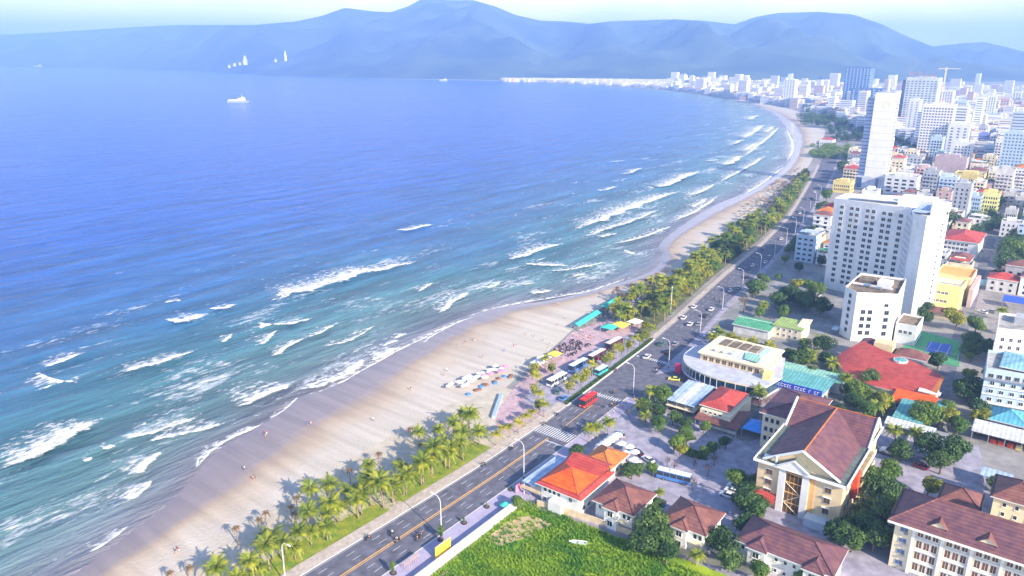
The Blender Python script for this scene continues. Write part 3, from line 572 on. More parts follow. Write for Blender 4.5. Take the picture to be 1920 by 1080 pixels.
def grid_mesh(parent, edges, mat, name='window'):
    """far building: every opening real geometry, joined to one part"""
    mb = MB()
    for p0, p1, zs, n, w, h, m0 in edges:
        dx, dy = p1[0] - p0[0], p1[1] - p0[1]; L = math.hypot(dx, dy); ux, uy = dx / L, dy / L
        for z in zs:
            for i in range(n):
                s = m0 + (L - 2 * m0) * ((i + .5) / n); a, b = s - w/2, s + w/2; o = .06
                P = lambda q, oo: (p0[0] + ux * q + uy * oo, p0[1] + uy * q - ux * oo)
                A0, B0, A1, B1 = P(a, 0), P(b, 0), P(a, o), P(b, o)
                mb.face([(*A1, z), (*B1, z), (*B1, z + h), (*A1, z + h)]); mb.face([(*A0, z + h), (*A1, z + h), (*B1, z + h), (*B0, z + h)])
    o = mb.build(name, mat, parent); o['kind'] = 'stuff'; return o
def offset(poly, d):
    n = len(poly); out = []
    for i in range(n):
        p, a, b = Vector(poly[i]), Vector(poly[i - 1]), Vector(poly[(i + 1) % n]); e1 = (p - a).normalized(); e2 = (b - p).normalized()
        n1, n2 = Vector((-e1.y, e1.x)), Vector((-e2.y, e2.x)); m = (n1 + n2); m = m / max(.3, m.length_squared) * 2
        out.append(tuple(p + m * d * .5 * 1.0))
    return out
def ccw(poly):
    s = sum(poly[i - 1][0] * poly[i][1] - poly[i][0] * poly[i - 1][1] for i in range(len(poly))); return poly if s > 0 else poly[::-1]
def block(name, label, cat, poly_uv, h, wall, roof=None, parapet=.9, group=None, rot=0):
    """flat-roofed building on any footprint [(u,v)...]; returns root and local footprint (x = v, y = u, CCW)"""
    cu = sum(p[0] for p in poly_uv) / len(poly_uv); cv = sum(p[1] for p in poly_uv) / len(poly_uv)
    r = root(name, label, cat, cu, cv, rot=rot, group=group); loc = ccw([(v - cv, u - cu) for u, v in poly_uv]); n = len(loc)
    inn = offset(loc, .35); mb = MB()
    for i in range(n):
        j = (i + 1) % n
        mb.face([(*loc[i], 0), (*loc[j], 0), (*loc[j], h + parapet), (*loc[i], h + parapet)]); mb.face([(*loc[i], h + parapet), (*loc[j], h + parapet), (*inn[j], h + parapet), (*inn[i], h + parapet)])
        mb.face([(*inn[j], h - .05), (*inn[i], h - .05), (*inn[i], h + parapet), (*inn[j], h + parapet)])
    mb.build('wall', wall, r); mr = MB(); mr.prism(inn, h - .3, h, 0); mr.build('roof', roof or roofdeck, r)
    return r, loc
def rect(v0, v1, u0, u1): return [(u0, v0), (u0, v1), (u1, v1), (u1, v0)]
def boxpart(parent, name, b, mat): mb = MB(); mb.box(*b); return mb.build(name, mat, parent)
def tank(parent, x, y, z, s=1.0):
    mb = MB(); mb.tube([(-1.1 * s, 0, .9 * s), (1.1 * s, 0, .9 * s)], .6 * s, 10); mb.box(-.9 * s, -.3 * s, 0, -.7 * s, .3 * s, .5 * s); mb.box(.7 * s, -.3 * s, 0, .9 * s, .3 * s, .5 * s); mb.build('water_tank', steel_blue, parent, (x, y, z), smooth=False)
def ridges(parent, segs, mat=None, r=.16):
    for a, b in segs: mb = MB(); mb.tube([a, b], r, 5); mb.build('ridge_cap', mat or ridge_m, parent)

# ------------------------------------------------------------------ villas
def villa(label, v0, v1, u0, u1, eave, rh, wall, tile, gablets, fm=None, dbl=False):
    cu, cv = u0, (v0 + v1) / 2; r = root('villa', label, 'villa', cu, cv, group=None); w = (v1 - v0) / 2; d = u1 - u0; o = .9
    mb = MB(); mb.box(-w + o, o, 0, w - o, d - o, eave - .3)
    for g0, g1 in gablets: mb.box(g0 + .5, -.5, 0, g1 - .5, o, eave - .3)
    mb.build('wall', wall, r)
    mr = MB(); c, a, b = mr.hip(-w, w, 0, d, eave, rh); ro = mr.build('roof', [tile, frame_w], r)
    ridges(r, [(c[0], a), (c[3], a if w * 2 >= d else b), (c[1], b if w * 2 >= d else a), (c[2], b)] + ([(a, b)] if (Vector(a) - Vector(b)).length > .5 else []))
    for g0, g1 in gablets:
        gm = (g0 + g1) / 2; k = (g1 - g0) / 2; gh = min(rh * .8, k * .62); back = gh / rh * (d / 2 if w * 2 >= d else w) + .2
        mg = MB(); z = eave + .03
        mg.face([(g0, -1.1, z), (g1, -1.1, z), (gm, -1.1 + k * .9, z + gh)]); mg.face([(g1, -1.1, z), (g1, .2, z), (gm, back, z + gh), (gm, -1.1 + k * .9, z + gh)]); mg.face([(g0, .2, z), (g0, -1.1, z), (gm, -1.1 + k * .9, z + gh), (gm, back, z + gh)])
        mg.box(g0, -1.1, z - .33, g1, -.002, z - .02, 1); mg.build('gablet', [tile, frame_w], r)
        ridges(r, [((g0, -1.1, z), (gm, -1.1 + k * .9, z + gh)), ((g1, -1.1, z), (gm, -1.1 + k * .9, z + gh)), ((gm, -1.1 + k * .9, z + gh), (gm, back, z + gh))], r=.11)
        for zz in (.9, 3.7): window(r, gm - .1, -.505, zz, 0, 1.5, 1.5, frame_w)
    return r, w, d
r, w, d = villa('white villa with brick red hipped roof, next to the orange roofed restaurant', -88.6, -75.8, 152, 165.4, 6.2, 3.1, white, tile_red, [(-2.6, 2.2)])
facade(r, (w - 4.2, .9), (w - .9, .9), (3.8,), 2, .9, 1.3, .3, .3); facade(r, (w - .9, .9), (w - .9, d - .9), (1.0, 3.9), 3, 1.0, 1.2)
facade(r, (-w + .9, .9), (-w + 3.6, .9), (3.9,), 1, .6, 1.2, .3, .3); boxpart(r, 'balcony', (w - 5, -.3, 2.9, w - .9, .898, 3.2), pale_cream)
r, w, d = villa('white villa with brick red hipped roof standing alone, nearest the parked coach', -70.2, -57.4, 155.2, 168, 6.2, 3.1, white, tile_red, [(-2.9, 1.9)])
facade(r, (w - 4.2, .9), (w - .9, .9), (3.8,), 2, .9, 1.3, .3, .3); facade(r, (w - .9, .9), (w - .9, d - .9), (1.0, 3.9), 3, 1.0, 1.2)
facade(r, (-w + .9, .9), (-w + 3.6, .9), (3.9,), 1, .6, 1.2, .3, .3); boxpart(r, 'balcony', (w - 5, -.3, 2.9, w - .9, .898, 3.2), pale_cream)
r, w, d = villa('long white double villa with plum hipped roof and two front gables, below the cream hall', -51.5, -28, 158.5, 171.5, 6.2, 3.1, white, tile_purple, [(-8.6, -3.4), (4.6, 9.8)])
facade(r, (-w + .9, .9), (-w + 3.2, .9), (3.9,), 1, .6, 1.1, .3, .3); facade(r, (-3.0, .9), (4.2, .9), (1.0, 4.0), 3, .7, .9, .4, .4); facade(r, (w - .9, .9), (w - .9, d - .9), (1.0, 3.9), 3, 1.0, 1.2)

# orange roofed restaurant on the corner of the road
r = root('restaurant', 'white restaurant with bright orange hipped roof and red skirt roof beside the coast road', 'restaurant', 150, -98)
mb = MB(); mb.box(-6.2, .8, 0, 6.2, 17, 6.3); mb.box(-2.2, -1.6, 0, 2.0, .798, 3.3); mb.box(-11.6, 3, 0, -6.2, 17, 3.0); mb.build('wall', white, r)
mr = MB()
mr.face([(-7.6, -.2, 6.1), (7.6, -.2, 6.1), (6.0, 1.2, 6.7), (-6.0, 1.2, 6.7)], 0); mr.face([(7.6, -.2, 6.1), (7.6, 18, 6.1), (6.0, 16.4, 6.7), (6.0, 1.2, 6.7)], 0)
mr.face([(7.6, 18, 6.1), (-7.6, 18, 6.1), (-6.0, 16.4, 6.7), (6.0, 16.4, 6.7)], 0); mr.face([(-7.6, 18, 6.1), (-7.6, -.2, 6.1), (-6.0, 1.2, 6.7), (-6.0, 16.4, 6.7)], 0); mr.box(-7.6, -.2, 5.8, 7.6, 18, 6.09, 1)
mr.build('skirt_roof', [tile_crimson, frame_w], r)
mr = MB(); c, a, b = mr.hip(-6.3, 5.6, .9, 12.5, 6.9, 3.3, t=.5); mr.build('roof', [tile_orange, tile_crimson], r)
ridges(r, [(c[0], a), (c[1], b), (c[2], b), (c[3], a)], tile_crimson, .13)
mr = MB(); mr.face([(-6.2, 12.6, 6.75), (6.3, 12.6, 6.75), (6.3, 17, 8.4), (-6.2, 17, 8.4)]); mr.face([(-6.2, 17, 8.4), (6.3, 17, 8.4), (6.3, 20.8, 6.6), (-6.2, 20.8, 6.6)]); mr.build('rear_roof', tile_crimson, r)
mr = MB(); mr.box(-12.6, .5, 4.35, -7.65, 18.5, 4.55); mr.build('terrace_canopy', sheet_blue, r)
mr = MB()
for i in range(6): mr.box(-12.4, 1 + i * 3.3, 0, -12.2, 1.2 + i * 3.3, 4.35)
mr.build('canopy_post', frame_w, r); boxpart(r, 'terrace_parapet', (-12.8, .3, 2.4, -6.3, .5, 3.4), cream)
facade(r, (-5.6, .8), (.6, .8), (4.0,), 4, .9, 1.2, .1, .1); facade(r, (1.2, .8), (5.8, .8), (3.6,), 1, 1.0, 1.9, .3, .3); facade(r, (6.2, .8), (6.2, 17), (1.0, 4.0), 5, 1.6, 1.2); facade(r, (-5.8, .8), (-2.4, .8), (1.0,), 2, 1.0, 1.2, .1, .1)
r = root('pavilion', 'low pavilion with rust orange hipped roof behind the orange roofed restaurant', 'pavilion', 170.2, -98.3)
mb = MB(); mb.box(-4, .8, 0, 4, 11, 4.2); mb.build('wall', pale_cream, r); mr = MB(); c, a, b = mr.hip(-5, 5, 0, 12, 4.6, 2.4); mr.build('roof', [tile_rust, frame_w], r); ridges(r, [(c[0], a), (c[1], a), (c[2], b), (c[3], b), (a, b)], tile_red, .12)
facade(r, (4, .8), (4, 11), (1.2,), 3, 1.4, 1.4)

# ------------------------------------------------------------------ cream hall
r = root('hall', 'large cream four storey hall with plum gabled roof and tall brown glass entrance', 'hall', 187.5, -45.3)
mb = MB(); mb.box(-11.2, 0, 0, 11.2, 39, 13.2); mb.build('wall', cream, r)
mg = MB(); mg.box(-12, -1, 13.2, 12, 40, 13.55); mg.build('gutter_deck', gutter_m, r)
mc = MB(); mc.box(-12.3, -1.3, 13.2, 12.3, -1.002, 13.95); mc.box(12.002, -1.3, 13.2, 12.3, 40.3, 13.95); mc.box(-12.3, -1.0, 13.2, -12.002, 40.3, 13.95); mc.build('cornice', frame_w, r)
E0, RZ, W1 = 13.6, 19.0, 9.8
mr = MB(); y0, yt, y1 = .8, 27, 38.5; ym = (yt + y1) / 2 + 1.0
mr.face([(W1, y0, E0), (W1, yt, E0), (0, ym, RZ), (0, y0, RZ)]); mr.face([(-W1, yt, E0), (-W1, y0, E0), (0, y0, RZ), (0, ym, RZ)])
mr.build('roof', tile_purple, r)
mr = MB(); mr.face([(11.6, yt - 3, E0 - .02), (11.6, ym, RZ), (-11.6, ym, RZ), (-11.6, yt - 3, E0 - .02)]); mr.face([(11.6, ym, RZ), (11.6, y1 + 1, E0), (-11.6, y1 + 1, E0), (-11.6, ym, RZ)]); mr.build('cross_roof', tile_purple, r)
mr = MB(); mr.face([(W1 - .2, y0 + .3, E0 - .1), (0, y0 + .3, RZ - .15), (-W1 + .2, y0 + .3, E0 - .1)][::-1]); mr.build('pediment', cream, r)
def rake(parent, a, b, wd=.5, mat=None): mb = MB(); mb.tube([a, b], wd, 4); mb.build('gable_trim', mat or frame_w, parent)
for s in (-1, 1):
    rake(r, (s * (W1 + .4), y0 - .2, E0), (0, y0 - .2, RZ + .25), .42)
    rake(r, (s * 11.7, yt - 3, E0), (s * 11.7, ym, RZ + .2), .4); rake(r, (s * 11.7, y1 + 1, E0), (s * 11.7, ym, RZ + .2), .4)
    mf = MB(); q = [(s * 11.4, yt - 3, 13.5), (s * 11.4, y1 + 1, 13.5), (s * 11.4, ym, RZ)]; mf.face(q if s > 0 else q[::-1]); mf.build('end_gable', pale_cream, r)
ridges(r, [((0, y0, RZ), (0, ym, RZ)), ((-11.4, ym, RZ), (11.4, ym, RZ))], tile_rust, .2)
mf = MB(); mf.face([(-5.2, -1.35, 14.0), (2.4, -1.35, 14.0), (-1.4, -1.35, 16.4)]); mf.build('entrance_pediment', white, r)
for s0, s1 in (((-5.6, -1.4, 14.0), (-1.4, -1.4, 16.7)), ((2.8, -1.4, 14.0), (-1.4, -1.4, 16.7))): rake(r, s0, s1, .3)
mf = MB(); mf.face([(-5.6, -1.5, 14.1), (-1.4, -1.5, 16.8), (-1.4, 3, 16.8), (-5.6, 3, 14.1)][::-1]); mf.face([(2.8, -1.5, 14.1), (-1.4, -1.5, 16.8), (-1.4, 3, 16.8), (2.8, 3, 14.1)]); mf.build('entrance_roof', gutter_m, r)
for x0, x1 in ((-5.2, -3.4), (1.0, 2.8)): mb = MB(); mb.box(x0, -.7, 0, x1, -.004, 13.198); mb.build('pilaster', white, r)
boxpart(r, 'orange_wall_strip', (2.802, -.12, 0, 4.2, -.003, 13.19), orange_wall)
mb = MB(); mb.box(-3.398, -.15, 0, .998, -.004, 12.6); atr = mb.build('entrance_glazing', brown_glass, r)
mb = MB()
for z in (3.1, 6.2, 9.3, 12.0): mb.box(-3.39, -.26, z, .99, -.152, z + .28)
for x in (-2.3, -1.2, -.1): mb.box(x, -.22, 0, x + .07, -.152, 12.6)
mb.build('mullion', orange_wall, atr)
mb = MB()
for z0, z1, xa, xb in ((3.3, 6.2, -3.2, .8), (6.4, 9.3, .8, -3.2), (.3, 3.1, .8, -3.2)): mb.tube([(xa, -.3, z0), (xb, -.3, z1)], .09, 4)
mb.build('staircase', pale_cream, atr)
for z in (3.6, 6.7, 9.8): window(r, -8.0, -.004, z, 0, 1.5, 1.6, frame_g, shutter); window(r, 7.6, -.004, z, 0, 1.5, 1.6, frame_g, shutter)
for z in (3.6, 6.7, 9.8):
    for x in (-8.0, 7.6): boxpart(r, 'window_hood', (x - 1.1, -.5, z + 1.75, x + 1.1, -.004, z + 1.9), white)
facade(r, (11.2, 0), (11.2, 39), (3.6, 6.7, 9.8), 9, 1.4, 1.5, 3, 3, frame_g, shutter)
mb = MB(); mb.box(11.202, 14, 3, 13.0, 30, 3.3); mb.box(11.202, 14, 6.4, 13.0, 30, 6.7); mb.box(11.202, 14, 9.8, 13.0, 30, 10.1); mb.box(12.8, 14, 10.1, 13.0, 30, 11.2); mb.box(12.8, 14, 6.7, 13.0, 30, 7.6); mb.build('gallery', pale_cream, r)
boxpart(r, 'red_banner', (11.3, 9.5, 5.0, 12.6, 13.0, 12.2), red_panel)
mb = MB(); mb.face([(-11.2, -3.2, 3.0), (-5.3, -3.2, 3.0), (-5.3, 0, 4.3), (-11.2, 0, 4.3)]); mb.box(-11.2, -3.2, 2.85, -5.3, 0, 2.99); mb.build('porch_roof', tile_crimson, r)
mb = MB(); mb.box(3.2, -3.5, 0, 9, 0, 2.4); mb.build('entrance_ramp_block', blue_wall, r)
tank(r, -9, 1.2, 13.6, .9); mb = MB(); mb.tube([(-6.5, .2, 13.6), (-6.5, .2, 15.4)], .35, 8); mb.tube([(-6.5, .2, 15.4), (-6.5, .2, 16.0)], [.35, .02], 8); mb.build('finial', white, r)
r = root('rear_wing', 'cream rear wing with plum hipped roof behind the cream hall', 'building', 219, -59)
mb = MB(); mb.box(-7.2, 0, 0, 7.0, 21, 12.1); mb.build('wall', pale_cream, r); mr = MB(); c, a, b = mr.hip(-8.2, 8, -1, 22, 12.4, 2.4); mr.build('roof', [tile_purple, frame_w], r); ridges(r, [(c[0], a), (c[1], a), (c[2], b), (c[3], b), (a, b)])
facade(r, (-7.2, 0), (-1, 0), (3, 6.2, 9.4), 3, .9, 1.3, .5, .5, frame_g)
mb = MB(); mb.tube([(2, 3, 14.5), (2, 3, 17.2)], .5, 8); mb.tube([(2, 3, 17.2), (2, 3, 18.4)], [.6, .03], 8); mb.build('water_tower', white, r)

# ------------------------------------------------------------------ long cream block at the lower right
r = root('long_building', 'long cream four storey building with plum hipped roof and rows of brown shutters', 'building', 179.2, -4)
L0, L1, DD, EV = -16.2, 26, 15, 13.6
mb = MB(); mb.box(L0, .9, 0, L1, DD, EV - .3); mb.build('wall', pale_cream, r)
mr = MB(); c, a, b = mr.hip(L0 - 1.3, L1 + 1, -.6, DD + 1.2, EV, 4.4, t=.45); mr.build('roof', [tile_purple, frame_w], r); ridges(r, [(c[0], a), (c[3], a), (c[1], b), (c[2], b), (a, b)], tile_red, .16)
ridges(r, [((L0 - 1.25, 1.5, EV + .2), (L0 - 1.25, DD + .6, EV + .2))], black_m, .28)
mb = MB(); mb.box(L0 - 1.5, -1.1, EV - .75, L1 + 1, -.62, EV - .1); mb.build('cornice', frame_w, r)
mb = MB(); mb.face([(L0 - 1.4, -1.1, EV - .08), (L1 + 1, -1.1, EV - .08), (L1 + 1, -.6, EV + .05), (L0 - 1.4, -.6, EV + .05)]); mb.build('gutter', tile_red, r)
for x in (-7.3, 2.6, 12.6):
    mg = MB(); z, k, g = EV + .9, 2.0, 1.5; y = .9; yb = 4.6
    mg.face([(x - k, y, z), (x + k, y, z), (x, y, z + g)], 1); mg.face([(x + k, y - .3, z - .05), (x + k, yb - 1.9, z - .05), (x, yb, z + g), (x, y - .3, z + g)]); mg.face([(x - k, yb - 1.9, z - .05), (x - k, y - .3, z - .05), (x, y - .3, z + g), (x, yb, z + g)])
    mg.build('dormer', [tile_red, pale_cream], r)
for x in (-12.0, -6.0, 0.0, 6.0, 12.0, 18.0): mb = MB(); mb.box(x - .35, .35, 0, x + .35, .898, EV - .46); mb.build('column', white, r)
for zi, z in enumerate((1.4, 4.5, 7.6, 10.7)):
    mb = MB(); mb.box(-11.6, .55, z - .9, L1, .896, z - .6); mb.build('floor_band', frame_w, r)
    for bay in (-9.0, -3.0, 3.0, 9.0, 15.0):
        for dxw in (-1.6, 0, 1.6): window(r, bay + dxw, .896, z - .1, 0, 1.15, 1.95, frame_w, shutter if (zi + int(dxw * 2)) % 3 else brown_glass, 'shutter_window')
    window(r, -14.1, .896, z, 0, 1.5, 1.0, frame_g, blue_glass); boxpart(r, 'air_conditioner', (-14.0, .4, z - .9, -13.2, .89, z - .35), metal_m)
for z in (4.5, 7.6, 10.7): facade(r, (L0, DD), (L0, .9), (z,), 3, 1.2, 1.5)
r = root('stair_tower', 'cream stair tower with red tiled roof rising behind the long cream building', 'tower', 187, 9.2)
mb = MB(); mb.box(-3, 8.9, 0, 3, 15, 17); mb.build('wall', pale_cream, r); mb = MB(); mb.hip(-3.6, 3.6, 8.4, 15.6, 17.3, 2.2); mb.build('roof', [tile_rust, frame_w], r); facade(r, (-3, 8.9), (3, 8.9), (14.6,), 2, 1.2, 1.3)
for lab, v0, v1, u0, u1, ev, dd in (('small cream annex with plum hipped roof behind the long cream building, the nearer of two', -14.4, -4.6, 205.6, 215.2, 8, 2.6), ('small cream annex with red hipped roof behind the long cream building, at the photo edge', -3.4, 9, 215.5, 229, 8, 3.4)):
    r = root('annex', lab, 'building', u0, (v0 + v1) / 2); w = (v1 - v0) / 2; d = u1 - u0
    mb = MB(); mb.box(-w + .8, .8, 0, w - .8, d - .8, ev - .3); mb.build('wall', pale_cream, r); mr = MB(); c, a, b = mr.hip(-w, w, 0, d, ev, dd); mr.build('roof', [tile_red, frame_w], r)
    ridges(r, [(c[0], a), (c[1], b if 2 * w >= d else a), (c[2], b), (c[3], a if 2 * w >= d else b)] + ([(a, b)] if (Vector(a) - Vector(b)).length > .3 else [])); ridges(r, [((w - .05, .3, ev + .15), (w - .05, d - .3, ev + .15)), ((-w + .05, .3, ev + .15), (-w + .05, d - .3, ev + .15))], black_m, .25)
    facade(r, (-w + .8, .8), (w - .8, .8), (ev - 2.4, ev - 5.2), 3, .8, 1.1)

# ------------------------------------------------------------------ sheds and restaurants near the junction
def posts(parent, pts, h, mat=None, name='post'):
    for x, y in pts: mb = MB(); mb.box(x - .12, y - .12, 0, x + .12, y + .12, h); mb.build(name, mat or metal_m, parent)
r = root('open_shed', 'open fronted cafe shed with pale blue ribbed sheet roof at the junction corner', 'shed', 225, -96.6)
for i in range(3):
    x0 = -5.2 + i * 3.5; mb = MB(); mb.face([(x0, -.6, 4.2), (x0 + 3.42, -.6, 4.2), (x0 + 3.42, 17.5, 5.3), (x0, 17.5, 5.3)]); mb.face([(x0, -.6, 4.1), (x0 + 3.42, -.6, 4.1), (x0 + 3.42, 17.5, 5.2), (x0, 17.5, 5.2)][::-1]); mb.face([(x0, -.6, 4.1), (x0 + 3.42, -.6, 4.1), (x0 + 3.42, -.6, 4.2), (x0, -.6, 4.2)]); mb.build('roof_sheet', sheet_blue if i != 1 else sheet_white, r)
mb = MB(); mb.box(-5, 6, 0, 5, 16.5, 4.0); mb.box(-5, .4, 0, -4.8, 6, 1.0); mb.build('wall', grey_wall, r); posts(r, [(-5, 0), (-1.6, 0), (1.8, 0), (5, 0)], 4.1)
boxpart(r, 'floor_slab', (-5.3, -.8, 2.0, 5.3, 5.9, 2.2), pale_cream)
r = root('red_roof_house', 'house with brick red sheet roof and lower red awning roof beside the blue roofed cafe', 'house', 221, -83.5)
mb = MB(); mb.box(-5.2, 2.2, 0, 5.6, 21.5, 5.0); mb.build('wall', pale_cream, r)
mr = MB(); c, a, b = mr.hip(-6.2, 4.6, 3.4, 22, 5.9, 1.9); mr.build('roof', [tile_crimson, frame_w], r)
mr = MB(); mr.face([(-5.6, -1.5, 2.8), (9.4, -1.5, 2.8), (9.4, 12, 4.4), (-5.6, 3.3, 4.0)]); mr.box(-5.6, -1.6, 2.6, 9.4, -1.502, 2.8); mr.build('awning_roof', tile_red, r)
posts(r, [(-5.2, -1.2), (-.4, -1.2), (4.5, -1.2), (9.0, -1.2)], 2.6); facade(r, (-5.2, 2.2), (4, 2.2), (4.15,), 4, .9, .7); boxpart(r, 'counter', (-4.5, .5, 0, 8.4, .7, 1.1), white)
r = root('tent', 'bright blue peaked tent canopy left of the cream hall', 'tent', 222, -70.2)
mb = MB(); hi = 4.6
for q in ([(-3.4, 0), (3.4, 0)], [(3.4, 0), (3.4, 9)], [(3.4, 9), (-3.4, 9)], [(-3.4, 9), (-3.4, 0)]): mb.face([(*q[0], 2.9), (*q[1], 2.9), (0, 4.5, hi)])
mb.build('canopy', M('blue_tarpaulin', (0.05, 0.28, 0.80), .5, .1), r); posts(r, [(-3.2, .2), (3.2, .2), (3.2, 8.8), (-3.2, 8.8)], 2.9, name='leg')
# curved fronted restaurant
r = root('curved_restaurant', 'two storey flat roofed restaurant with a long curved dark glass front at the junction', 'restaurant', 250, -95)
cur = resample([(-17.4, 20), (-17.2, 12), (-14.2, 5), (-8.3, -.2), (2.5, -3.1), (18.8, -1.8)], 5)
back = [(21, 12), (16, 31), (-12, 31)]
def cpoly(o): return offset(ccw(cur + back), -o)
mb = MB(); mb.prism(cpoly(0), 0, 2.7); mb.build('ground_storey', M('dark_shopfront', (0.06, 0.05, 0.08), .3, .6, .7, col2=(0.20, 0.12, 0.14)), r)
mb = MB(); mb.prism(cpoly(1.3), 2.7, 3.1, 0); mb.build('awning', M('lilac_awning', (0.62, 0.58, 0.72), .6, .1), r)
mb = MB(); mb.prism(cpoly(.3), 3.1, 6.2, 0); mb.build('glass_band', M('dark_blue_glass', (0.02, 0.06, 0.10), .1, .4, .6, spec=.8), r)
mb = MB(); mb.prism(cpoly(.5), 6.2, 6.8, 0, 1); mb.build('roof_deck', [pale_cream, M('blue_grey_deck', (0.50, 0.52, 0.60), .8, .15, .3, stain=.2)], r)
for i in range(1, len(cur) - 1, 1):
    x, y = cur[i]; n_ = (Vector(cur[i + 1]) - Vector(cur[i - 1])).normalized(); q = Vector((x, y)) + Vector((n_.y, -n_.x)) * .36
    mb = MB(); mb.box(-.07, -.07, 3.1, .07, .07, 6.2); mb.build('mullion', frame_w, r, (q.x, q.y, 0))
mb = MB(); mb.box(-10, 10, 6.8, 15, 30, 9.6, 0, 0); mb.build('upper_storey', cream, r)
mb = MB(); mb.box(-10.8, 9, 9.6, 15.8, 31, 10.1); mb.build('upper_roof', pale_cream, r)
for k in range(5): mb = MB(); mb.box(-7 + k * 4.0, 21, 10.1, -4 + k * 4.0, 28, 10.5, 0); mb.build('roof_panel', roof_brown if k < 4 else blue_wall, r)
mb = MB(); mb.face([(-2, 11, 10.15), (6, 10, 10.15), (15, 12, 10.15), (12, 18, 11.3), (2, 18, 11.0)]); mb.build('roof_awning', sheet_white, r)
mb = MB(); mb.face([(7, 11, 10.9), (13, 10.6, 10.9), (11, 17, 11.4), (5, 17, 11.2)]); mb.build('roof_canvas', sheet_mint, r)
facade(r, (-9.5, 10), (14, 10), (6.9,), 9, 1.7, 1.7, .3, .3, pale_cream, brown_glass); facade(r, (15, 10), (15, 30), (7.0,), 4, 1.5, 1.6, .5, .5, pale_cream, brown_glass)
boxpart(r, 'crimson_sign', (-17.2, 3.3, 1.4, -14.9, 4.2, 5.4), M('crimson_panel', (0.50, 0.03, 0.10), .5, .1)); boxpart(r, 'corner_tower', (15.9, 6, 0, 18.8, 10, 9.2), lemon_wall)
for k in range(3): tank(r, -6 + k * 3.2, 13, 10.1, .6)
r = root('shop_hall', 'low hall with teal sheet roof and a long blue fascia sign beside the curved restaurant', 'shop', 259.5, -70)
mb = MB(); mb.box(-9.5, 0, 0, 11, 14, 4.5); mb.build('wall', grey_wall, r)
mb = MB(); mb.face([(-9.8, 0, 4.6), (11.3, 0, 4.6), (12.5, 14.6, 5.6), (-8.8, 14.6, 5.6)]); mb.build('roof', sheet_teal, r)
fa = boxpart(r, 'fascia', (-9.8, -.25, 4.0, 11.3, -.05, 6.4), sign_blue)
mb = MB(); random.seed(3)
x = -8.8
while x < 10.5:                                                    # illegible white and red lettering on the fascia
    w_ = random.choice((.5, .7, .9)); zt = 5.7 + random.uniform(-.15, .15)
    mb.box(x, -.29, 4.6, x + .16, -.252, zt); mb.box(x, -.29, zt - .2, x + w_, -.252, zt)
    if random.random() < .6: mb.box(x, -.29, 4.6, x + w_, -.252, 4.8)
    x += w_ + random.choice((.3, .3, 1.2))
mb.build('lettering', frame_w, fa)
r = root('mint_shed', 'long low mint green roofed shed behind the blue fascia hall', 'shed', 274.5, -74)
mb = MB(); mb.box(-8.5, .5, 0, 18, 9.5, 3.6); mb.build('wall', dirty_white, r); mb = MB(); mb.face([(-9, 0, 4.6), (18.6, 0, 4.6), (18.6, 10, 4.2), (-9, 10, 4.2)]); mb.box(-9, 0, 4.3, 18.6, .1, 4.59); mb.build('roof', sheet_mint, r)
# red fan roof restaurant
r = root('fan_roof_restaurant', 'sprawling restaurant with a curved crimson sheet roof beside the rear street', 'restaurant', 300, -44)
arc = resample([(-20.7, 2.3), (-18.5, -5), (-15.4, -10.7), (-9, -16), (-2, -19.2), (8.7, -19.7), (17.7, -22.7)], 3); top_ = resample([(-14.3, 18.1), (-10, 14), (-5, 11), (3.8, 7.1), (10, 3), (14, 0), (18.2, -3.9)], 3)
mid = [((a[0] * .5 + b[0] * .5), (a[1] * .5 + b[1] * .5)) for a, b in zip(arc, top_)]
for k in range(len(arc) - 1):
    mb = MB(); m_ = tile_crimson if k < 17 else tile_rust
    mb.face([(*arc[k], 4.2), (*arc[k + 1], 4.2), (*mid[k + 1], 6.4), (*mid[k], 6.4)]); mb.face([(*mid[k], 6.4), (*mid[k + 1], 6.4), (*top_[k + 1], 7.6), (*top_[k], 7.6)])
    mb.face([(*arc[k], 3.8), (*arc[k + 1], 3.8), (*arc[k + 1], 4.2), (*arc[k], 4.2)], 1); mb.build('roof_section', [m_, pale_cream], r)
mb = MB(); mb.prism(ccw(offset(ccw(arc + top_[::-1]), 1.2)), 0, 3.8); mb.build('wall', pale_cream, r)
mb = MB(); mb.tube([(2, 4, 6.2), (2, 4, 7.9)], 2.6, 14); mb.build('roof_drum', white, r); mb = MB(); mb.tube([(2, 4, 7.9), (2, 4, 8.2)], [2.3, .1], 14); mb.build('drum_cap', sheet_teal, r)
boxpart(r, 'cream_roof_block', (-10, 14.5, 5, -3, 21, 9.0), cream); mb = MB(); mb.hip(-2, 10, 12, 20, 6.4, 2.5); mb.build('rear_hip_roof', [tile_red, frame_w], r)
mb = MB(); mb.hip(-16, -9, 17, 24, 6.4, 2.2); mb.build('rear_hip_roof', [tile_purple, frame_w], r)
r = root('orange_roof_shop', 'small shop with rust orange sheet roof joined to the front of the curved crimson roof', 'shop', 273, -31)
mb = MB(); mb.box(-7.5, .6, 0, 5, 7, 3.6); mb.build('wall', pale_cream, r); mb = MB(); mb.face([(-8, 0, 3.8), (5.4, 0, 3.8), (6, 8.5, 5.2), (-7.5, 8.5, 5.2)]); mb.box(-8, -.05, 3.5, 5.4, 0, 3.79); mb.build('roof', tile_orange, r); facade(r, (-7.5, .6), (5, .6), (1.2,), 5, 1.3, 1.5)
boxpart(r, 'teal_side_roof', (5.5, .5, 4.0, 9, 9, 4.2), sheet_teal); boxpart(r, 'white_side_wall', (5.3, .8, 0, 8.7, 8.7, 3.98), white); boxpart(r, 'white_canopy', (-1, 9.5, 5.4, 6, 12.5, 5.7), white)
r = root('teal_shed', 'teal roofed open shed with a white awning between the palm trees and the rear street', 'shed', 254.5, -30.7)
